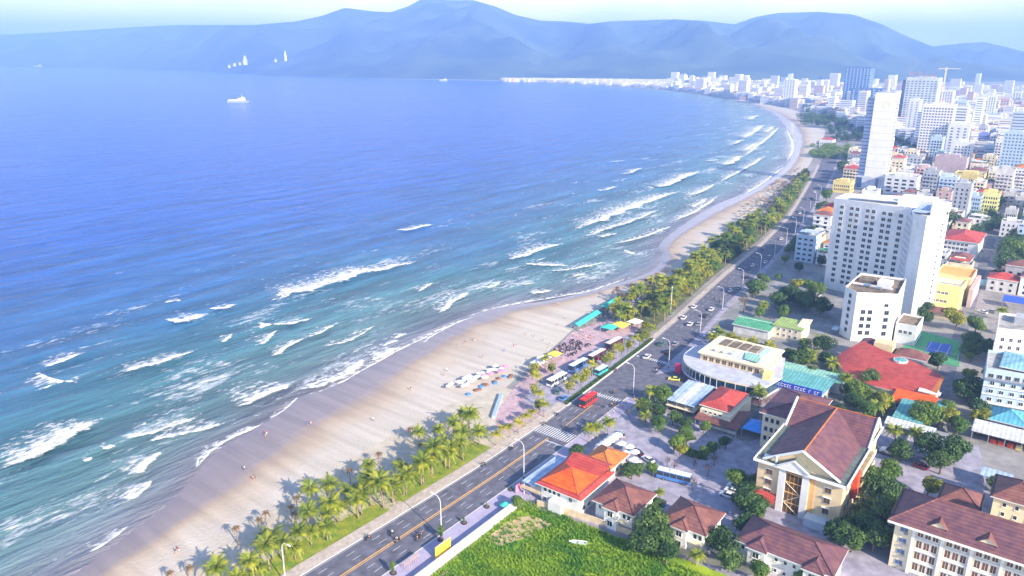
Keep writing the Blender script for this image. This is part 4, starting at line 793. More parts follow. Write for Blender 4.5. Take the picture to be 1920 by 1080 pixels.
mb = MB(); mb.face([(-4.8, 4.5, 3.8), (4.4, 4.5, 3.8), (3.4, 20, 4.9), (-4.6, 20, 4.9)]); mb.build('roof', sheet_teal, r); mb = MB(); mb.face([(-6.2, 0, 3.0), (8.6, 0, 3.0), (8.6, 4.4, 3.7), (-6.2, 4.4, 3.7)]); mb.box(-6.2, -.04, 2.7, 8.6, 0, 2.99); mb.build('awning', sheet_white, r)
mb = MB(); mb.box(-4.2, 5, 0, 4, 19.5, 3.6); mb.build('wall', grey_wall, r); posts(r, [(-6, .3), (-2, .3), (2, .3), (5.5, .3), (8.4, .3)], 2.7)
r = root('market_hall', 'open market hall with white sheet roof and red stalls at the right edge', 'market', 265, -5)
mb = MB(); mb.face([(-8, 0, 3.5), (14, 0, 3.5), (14, 8, 4.4), (-8, 8, 4.4)]); mb.box(-8, -.05, 3.2, 14, 0, 3.49); mb.build('roof', sheet_white, r); posts(r, [(-7.6, .4), (-3, .4), (1.5, .4), (6, .4), (10.5, .4)], 3.2); mb = MB(); mb.box(-7.4, 5, 0, 13.4, 7.6, 3.3); mb.build('back_wall', M('dim_stall_wall', (0.12, 0.08, 0.07), .8, .3), r)
for k, x in enumerate((-2.5, -.3, 2.2, 4.6)): boxpart(r, 'stall_counter', (x, 1.4, 0, x + 1.8, 2.6, 1.3), red_panel if k < 3 else yellow_wall)
r = root('blue_roof_house', 'house with sky blue hipped sheet roof behind the market hall', 'house', 275, -4)
mb = MB(); mb.box(-4.6, .6, 0, 5, 11, 4.4); mb.build('wall', dirty_white, r); mb = MB(); c, a, b = mb.hip(-5.6, 6, -.4, 12, 4.7, 2.6); mb.build('roof', [tile_mat('sheet_sky_blue', (0.12, 0.42, 0.58), 'X', .5), frame_w], r); ridges(r, [(c[0], a), (c[1], a), (c[2], b), (c[3], b)], sheet_teal, .1)
# green roofed sheds by the road
r = root('green_roof_shed', 'long shed with green sheet roof beyond the palm hedge near the road', 'shed', 314, -104.5)
mb = MB(); mb.box(-8, .5, 0, 8, 13, 3.8); mb.build('wall', dirty_white, r); mb = MB(); mb.face([(-8.6, 0, 4.0), (8.6, 0, 4.0), (8.6, 8, 5.4), (-8.6, 8, 5.4)]); mb.face([(-8.6, 8, 5.4), (8.6, 8, 5.4), (8.6, 14, 4.2), (-8.6, 14, 4.2)]); mb.build('roof', sheet_green, r); ridges(r, [((-8.7, 0, 4.0), (8.7, 0, 4.0)), ((-8.7, 8, 5.4), (8.7, 8, 5.4))], frame_w, .14)
r = root('lime_roof_house', 'cream house with lime green flat roof beside the green roofed shed', 'house', 320, -90.5)
mb = MB(); mb.box(-6, 0, 0, 6.5, 12, 5.4); mb.build('wall', pale_cream, r); boxpart(r, 'roof', (-6.4, -.4, 5.4, 6.9, 12.4, 5.8), tile_mat('sheet_lime', (0.36, 0.48, 0.14), 'X', .5)); facade(r, (-6, 0), (6.5, 0), (1.0, 3.5), 4, 1.0, 1.2); mb = MB(); mb.face([(3, 4, 5.85), (7.6, 2, 5.85), (7.6, 12, 7.4), (3, 12, 7.0)]); mb.build('lean_to_roof', pale_cream, r)

# ------------------------------------------------------------------ white seven storey block, hotel, courts
r, lp = block('apartment_block', 'white seven storey block with a stained flat roof in front of the big hotel', 'building', [(341.5, -73.5), (335.5, -67.2), (343.6, -52.5), (371, -54.5), (369, -73.5)], 21.4, white, roof_brown, 1.0)
def edge(lp, i): return lp[i % len(lp)], lp[(i + 1) % len(lp)]
for i in range(len(lp)):
    p, q = edge(lp, i); L = math.hypot(q[0] - p[0], q[1] - p[1])
    if q[0] > p[0] + .5 and q[1] - p[1] < -1: facade(r, p, q, (3.0, 6.2, 9.4, 12.6, 15.8, 18.8), 1, 1.7, 1.6, .5, .5, frame_g)
    elif q[0] > p[0] + 3: facade(r, p, q, (3.2, 6.4, 9.6, 12.8), 4, 1.7, 1.7, 1.6, 1.6, frame_g, None, 0.25, skip=((0,2),(1,2),(2,2),(3,2))); facade(r, p, q, (16.4,), 2, 1.5, 1.2, 5, 1.5, frame_g, skip=((0, 0),))
    elif q[1] > p[1] + 10: facade(r, p, q, (9.6, 12.8, 16.0), 3, .8, 1.2, 6, 6, frame_g)
boxpart(r, 'stair_box', (1, 2, 21.4, 6.5, 8.5, 23.6), white); boxpart(r, 'dark_penthouse', (-7, 4, 21.4, -1, 11, 22.8), roof_brown); tank(r, -2, -3, 21.4, 1.3); tank(r, 3, -4, 21.4, 1.0); boxpart(r, 'roof_wall', (-8.6, -.5, 21.4, 8, 0, 22.2), white)
boxpart(r, 'entrance_canopy', (-12, -13.5, 2.4, -9.5, -9, 2.8), blue_wall)
r, lp = block('annex_block', 'small white block with brown terrace roof attached beside the seven storey block', 'building', rect(-51.8, -43.5, 345, 360), 8.5, white, roof_brown, .8)
facade(r, (-4.1, -7.5), (4.1, -7.5), (4.8,), 3, 1.2, 1.4)
# big hotel
HP = [(410.5, -99.5), (403, -63.5), (389.5, -58.2), (387.8, -52.5), (397.5, -45.0), (441, -51.5), (441, -66), (428, -98.5)]
r, lp = block('hotel', 'large white angled hotel of fourteen floors with rows of small dark windows', 'hotel', HP, 47.5, white, M('white_roof_deck', (0.62, 0.63, 0.64), .8, .1, .3, stain=.2), 1.6)
zs = [4.4 + 3.05 * k for k in range(14)]
for i in range(len(lp)):
    p, q = edge(lp, i); L = math.hypot(q[0] - p[0], q[1] - p[1]); dx, dy = (q[0] - p[0]) / L, (q[1] - p[1]) / L
    if L > 30 and dx > .9 : facade(r, p, q, zs, 8, 1.9, 1.7, 3.0, 1.0, frame_w, None, -.55, skip=())
    elif dx > .2 and dy < -.6 and L > 10: facade(r, p, q, zs, 5, .9, 1.6, .6, .6, frame_w)
    elif L > 30 and dy > .9: facade(r, p, q, zs, 6, 1.0, 1.2, 5, 3, frame_w)
    elif dy > .6 and 8 < L < 16: facade(r, p, q, zs[1:], 1, .8, 1.1, 7, .5, frame_w)
boxpart(r, 'plant_room', (-4, 6, 47.5, 12, 22, 51.0), white); mb = MB(); mb.face([(6, -18, 49.3), (13, -19, 49.3), (18, -2, 50.2), (9, 1, 50.2)]); mb.box(6.2, -18, 47.5, 6.6, -17.6, 49.2); mb.build('solar_roof', sheet_blue, r); boxpart(r, 'lift_house', (14, -14, 47.5, 20, 4, 52.0), white); boxpart(r, 'podium_roof', (-28, -1, 3.2, -26.5, 12, 3.6), grey_wall)
boxpart(r, 'parapet_band', (-24.6, 5.2, 49.15, -4, 12, 49.5), white)
for k in range(3): tank(r, 0 + k * 3, -6, 47.5, 1.0)
r, lp = block('club_building', 'pale yellow three storey club with an orange roof court beside the hotel', 'building', [(409, -54), (409, -35.5), (426, -35.0), (426, -54)], 11.8, lemon_wall, M('cream_deck', (0.66, 0.55, 0.35), .8, .1), .8)
facade(r, (-9, -8.5), (9, -8.5), (3.4, 7.6), 6, 1.3, 1.2, 3, 5, frame_w, brown_glass)
boxpart(r, 'terrace_rail', (-9, -7.8, 12.7, 9, -7.6, 13.5), grey_wall)
r, lp = block('sports_hall', 'hall with a bright orange sports court on its roof behind the yellow club', 'building', rect(-49.5, -33.5, 428, 449), 12.2, cream, M('orange_court_surface', (0.80, 0.33, 0.10), .8, .12, .4), .9)
facade(r, (-8, -10.5), (8, -10.5), (7.0,), 5, 1.6, 1.6)
boxpart(r, 'side_ramp', (8.4, -20, 0, 10.2, 12, 9.5), mauve_wall)
r = root('brown_roof_cafe', 'low cafe with brown tiled roof in front of the yellow club', 'cafe', 392, -41)
mb = MB(); mb.box(-8, .5, 0, 8, 7, 3.0); mb.build('wall', wall_t, r); mb = MB(); mb.face([(-9, -.5, 2.9), (9, -.5, 2.9), (9, 4, 4.6), (-9, 4, 4.6)]); mb.face([(9, 8.4, 3.2), (-9, 8.4, 3.2), (-9, 4, 4.6), (9, 4, 4.6)]); mb.build('roof', tile_red, r)
r = root('court_fence', 'tall dark green net fence round the blue tennis court', 'fence', 331, -35.6)
mb = MB()
for v_ in np.arange(-10, 11, 4): mb.box(v_ - .08, -.1, 0, v_ + .08, .1, 5)
for z in (1.6, 3.3, 4.95): mb.box(-10, -.05, z, 10, .05, z + .07)
mb.build('fence_post', metal_m, r)
r, lp = block('red_roof_school', 'white three storey building with a long crimson hipped roof right of the hotel', 'building', rect(-61, -41.5, 529, 562), 9.8, white, None, .1)
mb = MB(); c, a, b = mb.hip(-10.6, 10.6, -17.3, 17.3, 10.2, 3.2); mb.build('tiled_roof', [tile_crimson, frame_w], r); facade(r, (-9.75, -16.5), (9.75, -16.5), (1.4, 4.4, 7.2), 6, 1.6, 1.5, 1, 5, frame_w)
r, lp = block('white_office', 'white five storey office with black windows at the right edge, behind the balconied block', 'building', [(335, -14.6), (344, 12), (366, 10), (357, -16)], 17, white, roofdeck, .9)
for i in range(4):
    p, q = edge(lp, i)
    if q[0] > p[0] + 8: facade(r, p, q, (3, 6.2, 9.4, 12.6), 9, 1.1, 1.5, 1, 1, frame_w)
boxpart(r, 'roof_house', (-8, -2, 17, 2, 6, 19.4), grey_wall)
r, lp = block('balcony_block', 'pale blue white five storey block with ledges on every floor at the right edge', 'building', [(291, -13.5), (295, 10), (315, 10), (311, -15)], 15.4, blue_wall, roofdeck, 1.0)
for i in range(4):
    p, q = edge(lp, i)
    if q[0] > p[0] + 8:
        facade(r, p, q, (4.4, 7.4, 10.4), 7, 1.3, 1.3, 1, 1, frame_w); facade(r, p, q, (13.2,), 9, 1.4, 1.2, .5, .5, frame_g)
        L = math.hypot(q[0] - p[0], q[1] - p[1]); an = math.atan2(q[1] - p[1], q[0] - p[0])
        for z in (3.6, 6.7, 9.7, 12.7): mb = MB(); mb.box(0, -1.0 if z > 12 or z < 4 else -.35, z, L, -.004, z + .25); mb.build('ledge', frame_g if z > 12 else white, r, (*p, 0), an)
mb = MB(); mb.hip(-8, 14, -8, 10, 16.5, 1.6); mb.build('awning_roof', [tile_mat('sheet_aqua', (0.30, 0.58, 0.66), 'X', .5), frame_w], r)

# ------------------------------------------------------------------ towers (fitted to their silhouettes)
def tower_fp(xl, xr, yb, ratio=1.0, rot=0.0):
    """footprint aligned to the street grid whose silhouette at ground level spans xl..xr"""
    xc, yc = at((xl + xr) / 2, yb); uc, vc = UV(xc, yc); s = 5.0
    def ext(s, uc, vc): 
        w, d = s, s * ratio; P = [pix(*XY(uc + du, vc + dv), 0)[0] for du in (0, d) for dv in (-w/2, w/2)]; return min(P), max(P)
    for _ in range(12):
        a, b = ext(s, uc, vc); s *= (xr - xl) / (b - a); a, b = ext(s, uc, vc); k = ((xl + xr) / 2 - (a + b) / 2); dd = math.hypot(*XY(uc, vc)); vc += k * dd / FPX / 0.8
    return uc, vc, s, s * ratio
def tower(name, label, cat, xl, xr, yb, yt, wall, ratio=1.0, nb=6, fh=3.4, wmat=None, ww=.55, roof=None, crown=True, band=None, xtop=None):
    uc, vc, w, d = tower_fp(xl, xr, yb, ratio); h = height_at(*XY(uc, vc), yt)
    r, lp = block(name, label, cat, [(uc, vc - w/2), (uc, vc + w/2), (uc + d, vc + w/2), (uc + d, vc - w/2)], h - 1.2, wall, roof, 1.2)
    zs = list(np.arange(2.2, h - 3.5, fh));  nd = max(1, int(round(nb * ratio)))
    nd = max(1, nd)
    if nb: grid_mesh(r, [((-w/2, -d/2), (w/2, -d/2), zs, nb, (w - 1.6) / nb * ww, fh * .5, .8), ((w/2, -d/2), (w/2, d/2), zs, nd, (d - 1.6) / nd * ww, fh * .5, .8)], wmat or glass)
    if crown: boxpart(r, 'roof_plant', (-w * .25, -d * .2, h - 1.2, w * .25, d * .25, h + 1.6), wall)
    if band: boxpart(r, 'side_band', band(w, d, h), grey_wall)
    return r, w, d, h
slate_glass = M('slate_glass_strip', (0.16, 0.20, 0.30), .3, .15)  # even blue-grey glass colour, the same on every face
# tall white slab with grey side
uc, vc = atuv(1611, 352); r = root('slab_tower', 'tall plain white slab tower with grey blue side and small emblem near the top', 'tower', uc, vc)
x0, x1, x2 = 0, 10, 37
hT = 88
g = MB(); g.box(-3, 0, 12, 3.5, 14, hT - 4); g.build('grey_side', M('blue_grey_cladding', (0.42, 0.50, 0.66), .5, .1, .2), r)
g = MB(); g.box(3.502, -3, 12, 21.5, 12, hT, 0); g.build('wall', M('bright_white_cladding', (0.84, 0.82, 0.80), .6, .04, .2, stain=.08), r)
boxpart(r, 'roof_frame', (4.5, -2, hT + .002, 20, 11, hT + .6), grey_wall)
mb = MB()
for k in range(10): a0 = k / 10 * 4.6; mb.box(14 + 2.6 * math.cos(a0) - .5, -3.12, hT - 11 + 3.4 * math.sin(a0) - .6, 14 + 2.6 * math.cos(a0) + .5, -3.003, hT - 11 + 3.4 * math.sin(a0) + .6)
mb.build('emblem', M('yellow_green_emblem', (0.72, 0.76, 0.35), .5, .1), r)
mb = MB()
for z in np.arange(14, hT - 6, 3.2): mb.box(-2.8, -.06, z, 3.2, -.002, z + .9)
o_ = mb.build('window', slate_glass, r); o_['kind'] = 'stuff'
mb = MB()
for z in np.arange(20, hT - 14, 6.4): mb.box(4.2, -3.07, z, 20.8, -3.004, z + .35)
o_ = mb.build('panel_joint', M('joint_grey', (.58, .58, .60), .7), r); o_['kind'] = 'stuff'
mb = MB()
for z in np.arange(16, hT - 5, 3.2): mb.box(21.504, -1.6, z, 21.56, 10.5, z + 1.5)
o_ = mb.build('window', slate_glass, r); o_['kind'] = 'stuff'
boxpart(r, 'podium', (-3.2, -3.2, 0, 21.6, 16, 11.99), M('podium_panels', (0.62, 0.64, 0.70), .5, .25, .15)); boxpart(r, 'podium_glass', (-3.1, -3.5, 1, 2, -3.202, 10.5), blue_glass); boxpart(r, 'podium_glass', (14, -3.5, 1, 16.5, -3.202, 10.5), slate_glass)
tower('low_block', 'white low block with dark slot windows right of the white slab tower', 'building', 1655, 1722, 366, 330, white, .7, 4)
tower('glass_tower', 'blue glass high rise with pale crown, leftmost of the far towers', 'tower', 1576, 1630, 207, 126, blue_glass, .8, 7, 4.0, M('pale_mullion_glass', (0.45, 0.58, 0.75), .3, .2), .35, crown=False)
tower('glass_podium', 'low blue glass building in front of the far glass high rise', 'building', 1590, 1655, 216, 166, blue_glass, .6, 6, 4, M('pale_mullion_glass', (0.45,0.58,0.75), .3), .3, crown=False)
r, w, d, h = tower('concrete_tower', 'unfinished grey green tower with red scaffolding on top beside the crane', 'tower', 1684, 1750, 254, 146, M('pale_concrete', (0.55, 0.60, 0.58), .8, .15, .1), .7, 8, 3.6, slate_glass, .6)
for dx_ in (-.3, .15):
    mb = MB(); x0, x1, z0, z1 = w * dx_ - w * .14, w * dx_ + w * .14, h + .2, h + 6 + 4 * (dx_ < 0)
    for x in (x0, x1):
        for y in (-d * .2, d * .2): mb.box(x - .4, y - .4, z0, x + .4, y + .4, z1)
    for z in np.arange(z0 + 3, z1 + .1, 4): mb.box(x0, -d * .2 - .3, z, x1, -d * .2 + .3, z + .6); mb.box(x0, d * .2 - .3, z, x1, d * .2 + .3, z + .6)
    mb.build('scaffolding', M('scaffold_red', (.42, .24, .27), .7, .1), r)
r, w, d, h = tower('unfinished_tower', 'dark blue unfinished tower edge left of the red scaffolding', 'tower', 1678, 1700, 252, 150, blue_glass, 1.4, 3, 3.6, slate_glass)
tower('twin_tower', 'slim white tower left of the gridded hotel', 'tower', 1694, 1718, 262, 186, white, .9, 2, 3.4, slate_glass, .3)
tower('grid_hotel', 'broad white hotel with a dense grid of windows behind the white slab tower', 'hotel', 1716, 1778, 296, 196, M('warm_white', (0.82, 0.78, 0.74), .7, .05), .5, 10, 3.3, M('mid_grey_glass', (0.12, 0.17, 0.24), .3, .2), .62)
tower('stepped_block', 'stepped white block right of the gridded hotel', 'building', 1768, 1812, 300, 232, white, .9, 3, 3.4, slate_glass, .4)
tower('mauve_block', 'windowless mauve block below the gridded hotel', 'building', 1748, 1812, 330, 294, mauve_wall, .6, 0)
tower('tall_apartments', 'tall pale blue apartment tower near the right edge', 'tower', 1868, 1914, 332, 248, blue_wall, .8, 6, 3.3, M('mid_grey_glass', (0.12,0.17,0.24), .3), .5)
tower('sea_tower', 'lone narrow white tower above the far beach town', 'tower', 1466, 1492, 196, 149, white, .8, 4, 3.5, slate_glass, .4)
tower('sea_tower', 'small blue tower right of the lone white tower in the far town', 'tower', 1530, 1541, 178, 144, blue_glass, 1, 2, 3.5)
tower('cream_block', 'pale cream slab just right of the small blue tower', 'building', 1541, 1552, 182, 150, pale_cream, 1, 2, 3.5, slate_glass)
tower('far_block', 'slim white block alone on the far bay shore', 'tower', 1291, 1302, 165, 142, white, .8, 2, 4, slate_glass, .3)
for k, (xl, xr, yb, yt, m_, lab) in enumerate([(1846, 1862, 226, 180, white, 'slim white tower left of a pink topped cluster'), (1790, 1808, 232, 190, blue_wall, 'pale blue tower behind the gridded hotel'), (1800, 1822, 246, 206, white, 'white tower with blue stripe in the middle of the far right cluster'),
        (1830, 1846, 268, 236, grey_wall, 'grey green block between the blue towers'), (1850, 1868, 292, 252, white, 'white block just left of the tall pale blue tower'), (1828, 1852, 290, 250, M('violet_blue_cladding', (0.22, 0.26, 0.60), .5, .1), 'violet blue clad block right of the stepped white block'),
        (1880, 1916, 246, 222, pale_cream, 'wide cream block above the tall pale blue tower'), (1866, 1890, 214, 184, pink_wall, 'pinkish tower near the far right edge'), (1894, 1912, 200, 172, white, 'white tower at the far right edge under the mountain'),
        (1726, 1742, 214, 158, blue_glass, 'blue topped tower just left of the crane'), (1752, 1786, 206, 170, white, 'wide white block right of the crane'), (1700, 1716, 210, 146, pink_wall, 'pinkish tower top under red scaffolding'),
        (1786, 1846, 350, 326, yellow_wall, 'long yellow block with small dark windows'), (1783, 1800, 402, 360, lemon_wall, 'lemon yellow strip of a house left of the white flats'), (1796, 1838, 404, 366, blue_wall, 'pale blue white four storey flats between two yellow walls'), (1836, 1870, 402, 360, lemon_wall, 'lemon yellow block right of the pale flats'),
        (1560, 1600, 362, 340, yellow_wall, 'yellow two storey house behind the hotel beside the road'), (1760, 1790, 372, 346, pink_wall, 'pale pink block behind the hotel roof'), (1880, 1905, 420, 392, dirty_white, 'weathered white house right of the lemon block'),
        (1866, 1894, 352, 334, white, 'low white house below the tall pale blue tower'), (1535, 1565, 278, 262, white, 'white beach house with red roof by the far sand')]):
    rr_ = tower('tower' if (yb - yt) > 30 else 'town_block', lab, 'building', xl, xr, yb, yt, m_, .9, max(2, int((xr - xl) / 5)), 3.3, None, .5)
    if k == 20: mb = MB(); w, d, h = rr_[1:]; mb.hip(-w/2, w/2, -d/2, d/2, h, 3); mb.build('tiled_roof', [tile_crimson, frame_w], rr_[0])
# red scaffolding
uc, vc = atuv(1712, 252); 
r = root('tower_crane', 'yellow white tower crane above the far right towers', 'crane', *atuv(1757, 235)); hc = height_at(*at(1757, 235), 126)
mb = MB(); mb.box(-1, -1, 0, 1, 1, hc); mb.build('mast', pale_cream, r); mb = MB(); mb.box(-12, -.6, hc - 3, 22, .6, hc - 1.8); mb.build('jib', pale_cream, r); boxpart(r, 'cab', (-1.6, -2.4, hc - 5, .8, -1.002, hc - 3), white); boxpart(r, 'counterweight', (-12, -.9, hc - 5, -9, .9, hc - 3.002), grey_wall)

# ------------------------------------------------------------------ the town: one object per building near, joined beyond
KEEP = [(300, 470, -135, -28), (470, 560, -62, -40), (425, 560, -48, -36)]
used = []
walls = [white, white, white, dirty_white, pale_cream, white, pale_cream, pink_wall, dirty_white, blue_wall, grey_wall, dirty_white, cream]
TN = ['white', 'white', 'white', 'weathered white', 'pale cream', 'white', 'pale cream', 'pink', 'weathered white', 'pale blue', 'grey', 'weathered white', 'cream']
tower_boxes = [UV(o.location.x, o.location.y) for o in bpy.data.objects if o.parent is None and o.get('category') in ('tower', 'building', 'hotel')]
random.seed(21)
def on_reserved(u, v):
    if rr(u) + 9 > v: return True
    if 300 < u < 452 and -140 < v < -27: return True
    if 500 < u < 566 and -66 < v < -38: return True
    sv = -22 - (u - 262) * 15.5 / 338
    if u < 640 and abs(v - sv + 2.5) < 7.5: return True
    if 235 < u < 322 and v < 20: return True
    if 322 < u < 372 and v > -20 and v < 14: return True
    for a, b in tower_boxes:
        if abs(u - a) < 24 and abs(v - b) < 22 and u > 560: return True
    if 620 < u < 780 and v < -120: return True
    return False
cells = []
u = 458.0
while u < 1020:
    du = random.uniform(13, 17) * (1 + (u - 400) / 1800)
    v = rr(u) + 12
    while v < 22 - u * .035:
        dv = random.uniform(9, 14) * (1 + (u - 400) / 1800)
        if not on_reserved(u + du / 2, v + dv / 2) and random.random() < .86: cells.append((u, v, du, dv))
        v += dv
    u += du + (3.5 if random.random() < .4 else 0)
cells = cells[:300]
for k, (u, v, du, dv) in enumerate(cells):
    i = random.randrange(len(walls)); h = random.choice((6.5, 7, 8.5, 9.5, 10, 12, 13, 16)) if random.random() < .93 else random.uniform(20, 32)
    w, d = dv - random.uniform(.6, 2.5), du - random.uniform(1.2, 4); tile = random.random() < .22; fl = int(h / 3.2)
    X, Y = XY(u + du / 2, v + dv / 2); q = pix(X, Y, h)
    st = f"{['one','two','three','four','five','six','seven','eight','nine','ten'][min(9, fl - 1)]} storey {TN[i]} town building with " + ('red hipped roof' if tile else 'flat roof')
    r, lp = block('town_house', st + ' in the town beyond the hotel', 'building', [(u, v), (u, v + w), (u + d, v + w), (u + d, v)], h, walls[i], random.choice((roofdeck, roofdeck, MATS['white_roof_deck'], roof_brown)), .2 if tile else .8, group='town buildings beyond the hotel')
    zs = [1.0 + 3.1 * j for j in range(fl)]; grid_mesh(r, [((-w/2, -d/2), (w/2, -d/2), zs, max(2, int(w / random.uniform(2.6, 4))), random.uniform(.9, 2.0), random.uniform(1.1, 1.9), .6), ((w/2, -d/2), (w/2, d/2), zs, max(2, int(d / random.uniform(3.5, 7))), random.uniform(.8, 1.6), 1.4, .8)], glass)
    if random.random() < .4 and fl > 1:
        mb = MB()
        for z in zs[1:]: mb.box(-w * .45, -d / 2 - 1.0, z - .95, w * random.uniform(0, .45), -d / 2 - .004, z - .8); mb.box(-w * .45, -d / 2 - 1.0, z - .8, w * .0, -d / 2 - .92, z - .05)
        mb.build('balcony', walls[i], r)
    if tile: mb = MB(); mb.hip(-w/2 - .4, w/2 + .4, -d/2 - .4, d/2 + .4, h + .25, min(w, d) * .22); mb.build('tiled_roof', [random.choice((tile_red, tile_crimson, tile_rust)), frame_w], r)
    else:
        boxpart(r, 'stair_box', (-w * .3, d * .05, h, w * .15, d * .35, h + 2.4), walls[i])
        if random.random() < .6: tank(r, w * .28, -d * .2, h, .8)
        elif random.random() < .4: mb = MB(); mb.face([(-w * .4, -d * .42, h + 2.2), (w * .4, -d * .42, h + 2.2), (w * .4, 0, h + 2.6), (-w * .4, 0, h + 2.6)]); mb.build('awning_roof', random.choice((sheet_blue, sheet_teal, sheet_white, tile_crimson, sheet_green)), r)
def island_mat(name, cols, rough=.7):
    m = bpy.data.materials.new(name); m.use_nodes = True; n, l = m.node_tree.nodes, m.node_tree.links; g = n.new('ShaderNodeNewGeometry'); rp = n.new('ShaderNodeValToRGB'); rp.color_ramp.interpolation = 'CONSTANT'
    E = rp.color_ramp.elements
    for i, c in enumerate(cols):
        e = E[i] if i < 1 else (E.new(i / len(cols)) if i < len(cols) - 1 else E[-1]); e.position = i / len(cols); e.color = (*c, 1)
    l.new(g.outputs['Random Per Island'], rp.inputs['Fac']); l.new(rp.outputs['Color'], n['Principled BSDF'].inputs['Base Color']); n['Principled BSDF'].inputs['Roughness'].default_value = rough; return m
town_m = island_mat('far_town_walls', [(.76,.76,.75), (.66,.65,.64), (.78,.72,.6), (.8,.8,.8), (.6,.45,.4), (.5,.58,.66), (.74,.7,.66), (.72,.64,.4), (.8,.79,.77)])
troof = island_mat('far_town_roofs', [(.5,.5,.5), (.6,.6,.62), (.38,.12,.08), (.42,.42,.44), (.3,.4,.5), (.66,.66,.66), (.45,.3,.2)])
mw, mrf, mgl = MB(), MB(), MB(); random.seed(5); cnt = 0
coastB = [UV(*p) for p in Br if p[1] > 0]
def coast_v(u): 
    c = [p for p in coastB if p[0] < 6000]; return float(np.interp(u, [p[0] for p in c[:150]], [p[1] for p in c[:150]]))
ypx_lim = [(1000, 153.5, 148), (1100, 158, 150), (1200, 163, 152), (1300, 173, 155), (1400, 189, 157), (1500, 205, 158), (1600, 240, 160), (1700, 270, 162), (1800, 300, 166), (1920, 320, 169), (2200, 330, 172)]
for _ in range(6500):
    px_ = random.uniform(940, 2250); y0_ = np.interp(px_, [q[0] for q in ypx_lim], [q[1] for q in ypx_lim]); y1_ = np.interp(px_, [q[0] for q in ypx_lim], [q[2] for q in ypx_lim])
    x, y = at(px_, y1_ + (y0_ - y1_) * random.random() ** 1.0); u, v = UV(x, y)
    if math.hypot(x, y) < 1010 or (1490 < px_ < 1600 and math.hypot(x, y) < 1560 and v < coast_v(u) + 170): continue
    if any(abs(u - a) < 26 and abs(v - b) < 22 for a, b in tower_boxes): continue
    sc = 1 + math.hypot(x, y) / 5000; w, d, h = random.uniform(8, 20) * sc, random.uniform(9, 22) * sc, random.choice((7, 9, 11, 13, 16, 20)) * (1 if random.random() < .93 else random.uniform(1.6, 3.0))
    if px_ < 1250: h = min(h, 12)
    c_, s_ = CA, -SA
    def T(a, b, z): return (x + a * c_ - b * s_, y + a * s_ + b * c_, z)
    P = [T(-w/2, 0, 0), T(w/2, 0, 0), T(w/2, d, 0), T(-w/2, d, 0)]; Q = [T(-w/2, 0, h), T(w/2, 0, h), T(w/2, d, h), T(-w/2, d, h)]
    b_ = len(mw.v); mw.v += P + Q
    for a, c in ((0, 1), (1, 2), (2, 3), (3, 0)): mw.f.append((b_ + a, b_ + c, b_ + 4 + c, b_ + 4 + a)); mw.m.append(0)
    mrf.face([(p[0], p[1], p[2] - .3) for p in Q])
    if math.hypot(x, y) < 3200:
        for z in np.arange(1.5, h - 1.5, 3.4): mgl.face([T(-w/2 + 1, -.15, z), T(w/2 - 1, -.15, z), T(w/2 - 1, -.15, z + 1.3), T(-w/2 + 1, -.15, z + 1.3)])
tag(mw.build('far_town_buildings', town_m), 'mass of tiny pale buildings of the far town below the mountain', 'buildings', kind='stuff')
tag(mrf.build('far_town_roofs', troof), 'flat roofs of the mass of tiny far town buildings', 'roofs', kind='stuff')
tag(mgl.build('far_town_windows', M('far_window_band', (0.18, 0.22, 0.28), .4, .2)), 'window bands of the mass of tiny far town buildings', 'windows', kind='stuff')

# ------------------------------------------------------------------ vegetation prototypes
def frond_mesh(name, L, droop, mat, n=13, lw=.30, ll=.95):
    mb = MB(); pts = []
    for i in range(n + 1):
        t = i / n; pts.append(Vector((L * (t - .12 * droop * t * t), 0, L * (.42 * t - (.42 + droop * .55) * t * t))))
    for i in range(1, n + 1):
        p = pts[i]; q = pts[i - 1]; d = (p - q).normalized(); t = i / n; ln = ll * math.sin(min(1, t * 1.15 + .12) * math.pi * .93) * 1.05 + .12
        for s in (-1, 1):
            tip = p + Vector((ln * .45, s * ln, -ln * .42)); mb.face([tuple(q), tuple(q + d * lw), tuple(tip)] if s > 0 else [tuple(q + d * lw), tuple(q), tuple(tip)])
    mb.tube([tuple(pts[0]), tuple(pts[n // 2]), tuple(pts[n])], [.06, .04, .01], 3, 0, False)
    return mb.mesh(name, mat)
FR = [frond_mesh('frond', 4.7, .75, palm_m, 15, .42, 1.25), frond_mesh('frond', 4.4, 1.2, palm_m, 15, .42, 1.25), frond_mesh('frond', 3.9, .30, palm_m, 13, .42, 1.1)]
FD = frond_mesh('frond', 1.7, 1.7, palm_dry, 7, .3, .5)
def trunk_mesh(h, lean, r0=.24, r1=.13, mat=None):
    mb = MB(); pts = [(lean * (i / 6) ** 1.6, 0, h * i / 6) for i in range(7)]; mb.tube(pts, [r0 * (1.35 if i == 0 else 1) + (r1 - r0) * i / 6 for i in range(7)], 7); return mb.mesh('trunk', mat or trunk_m, True)
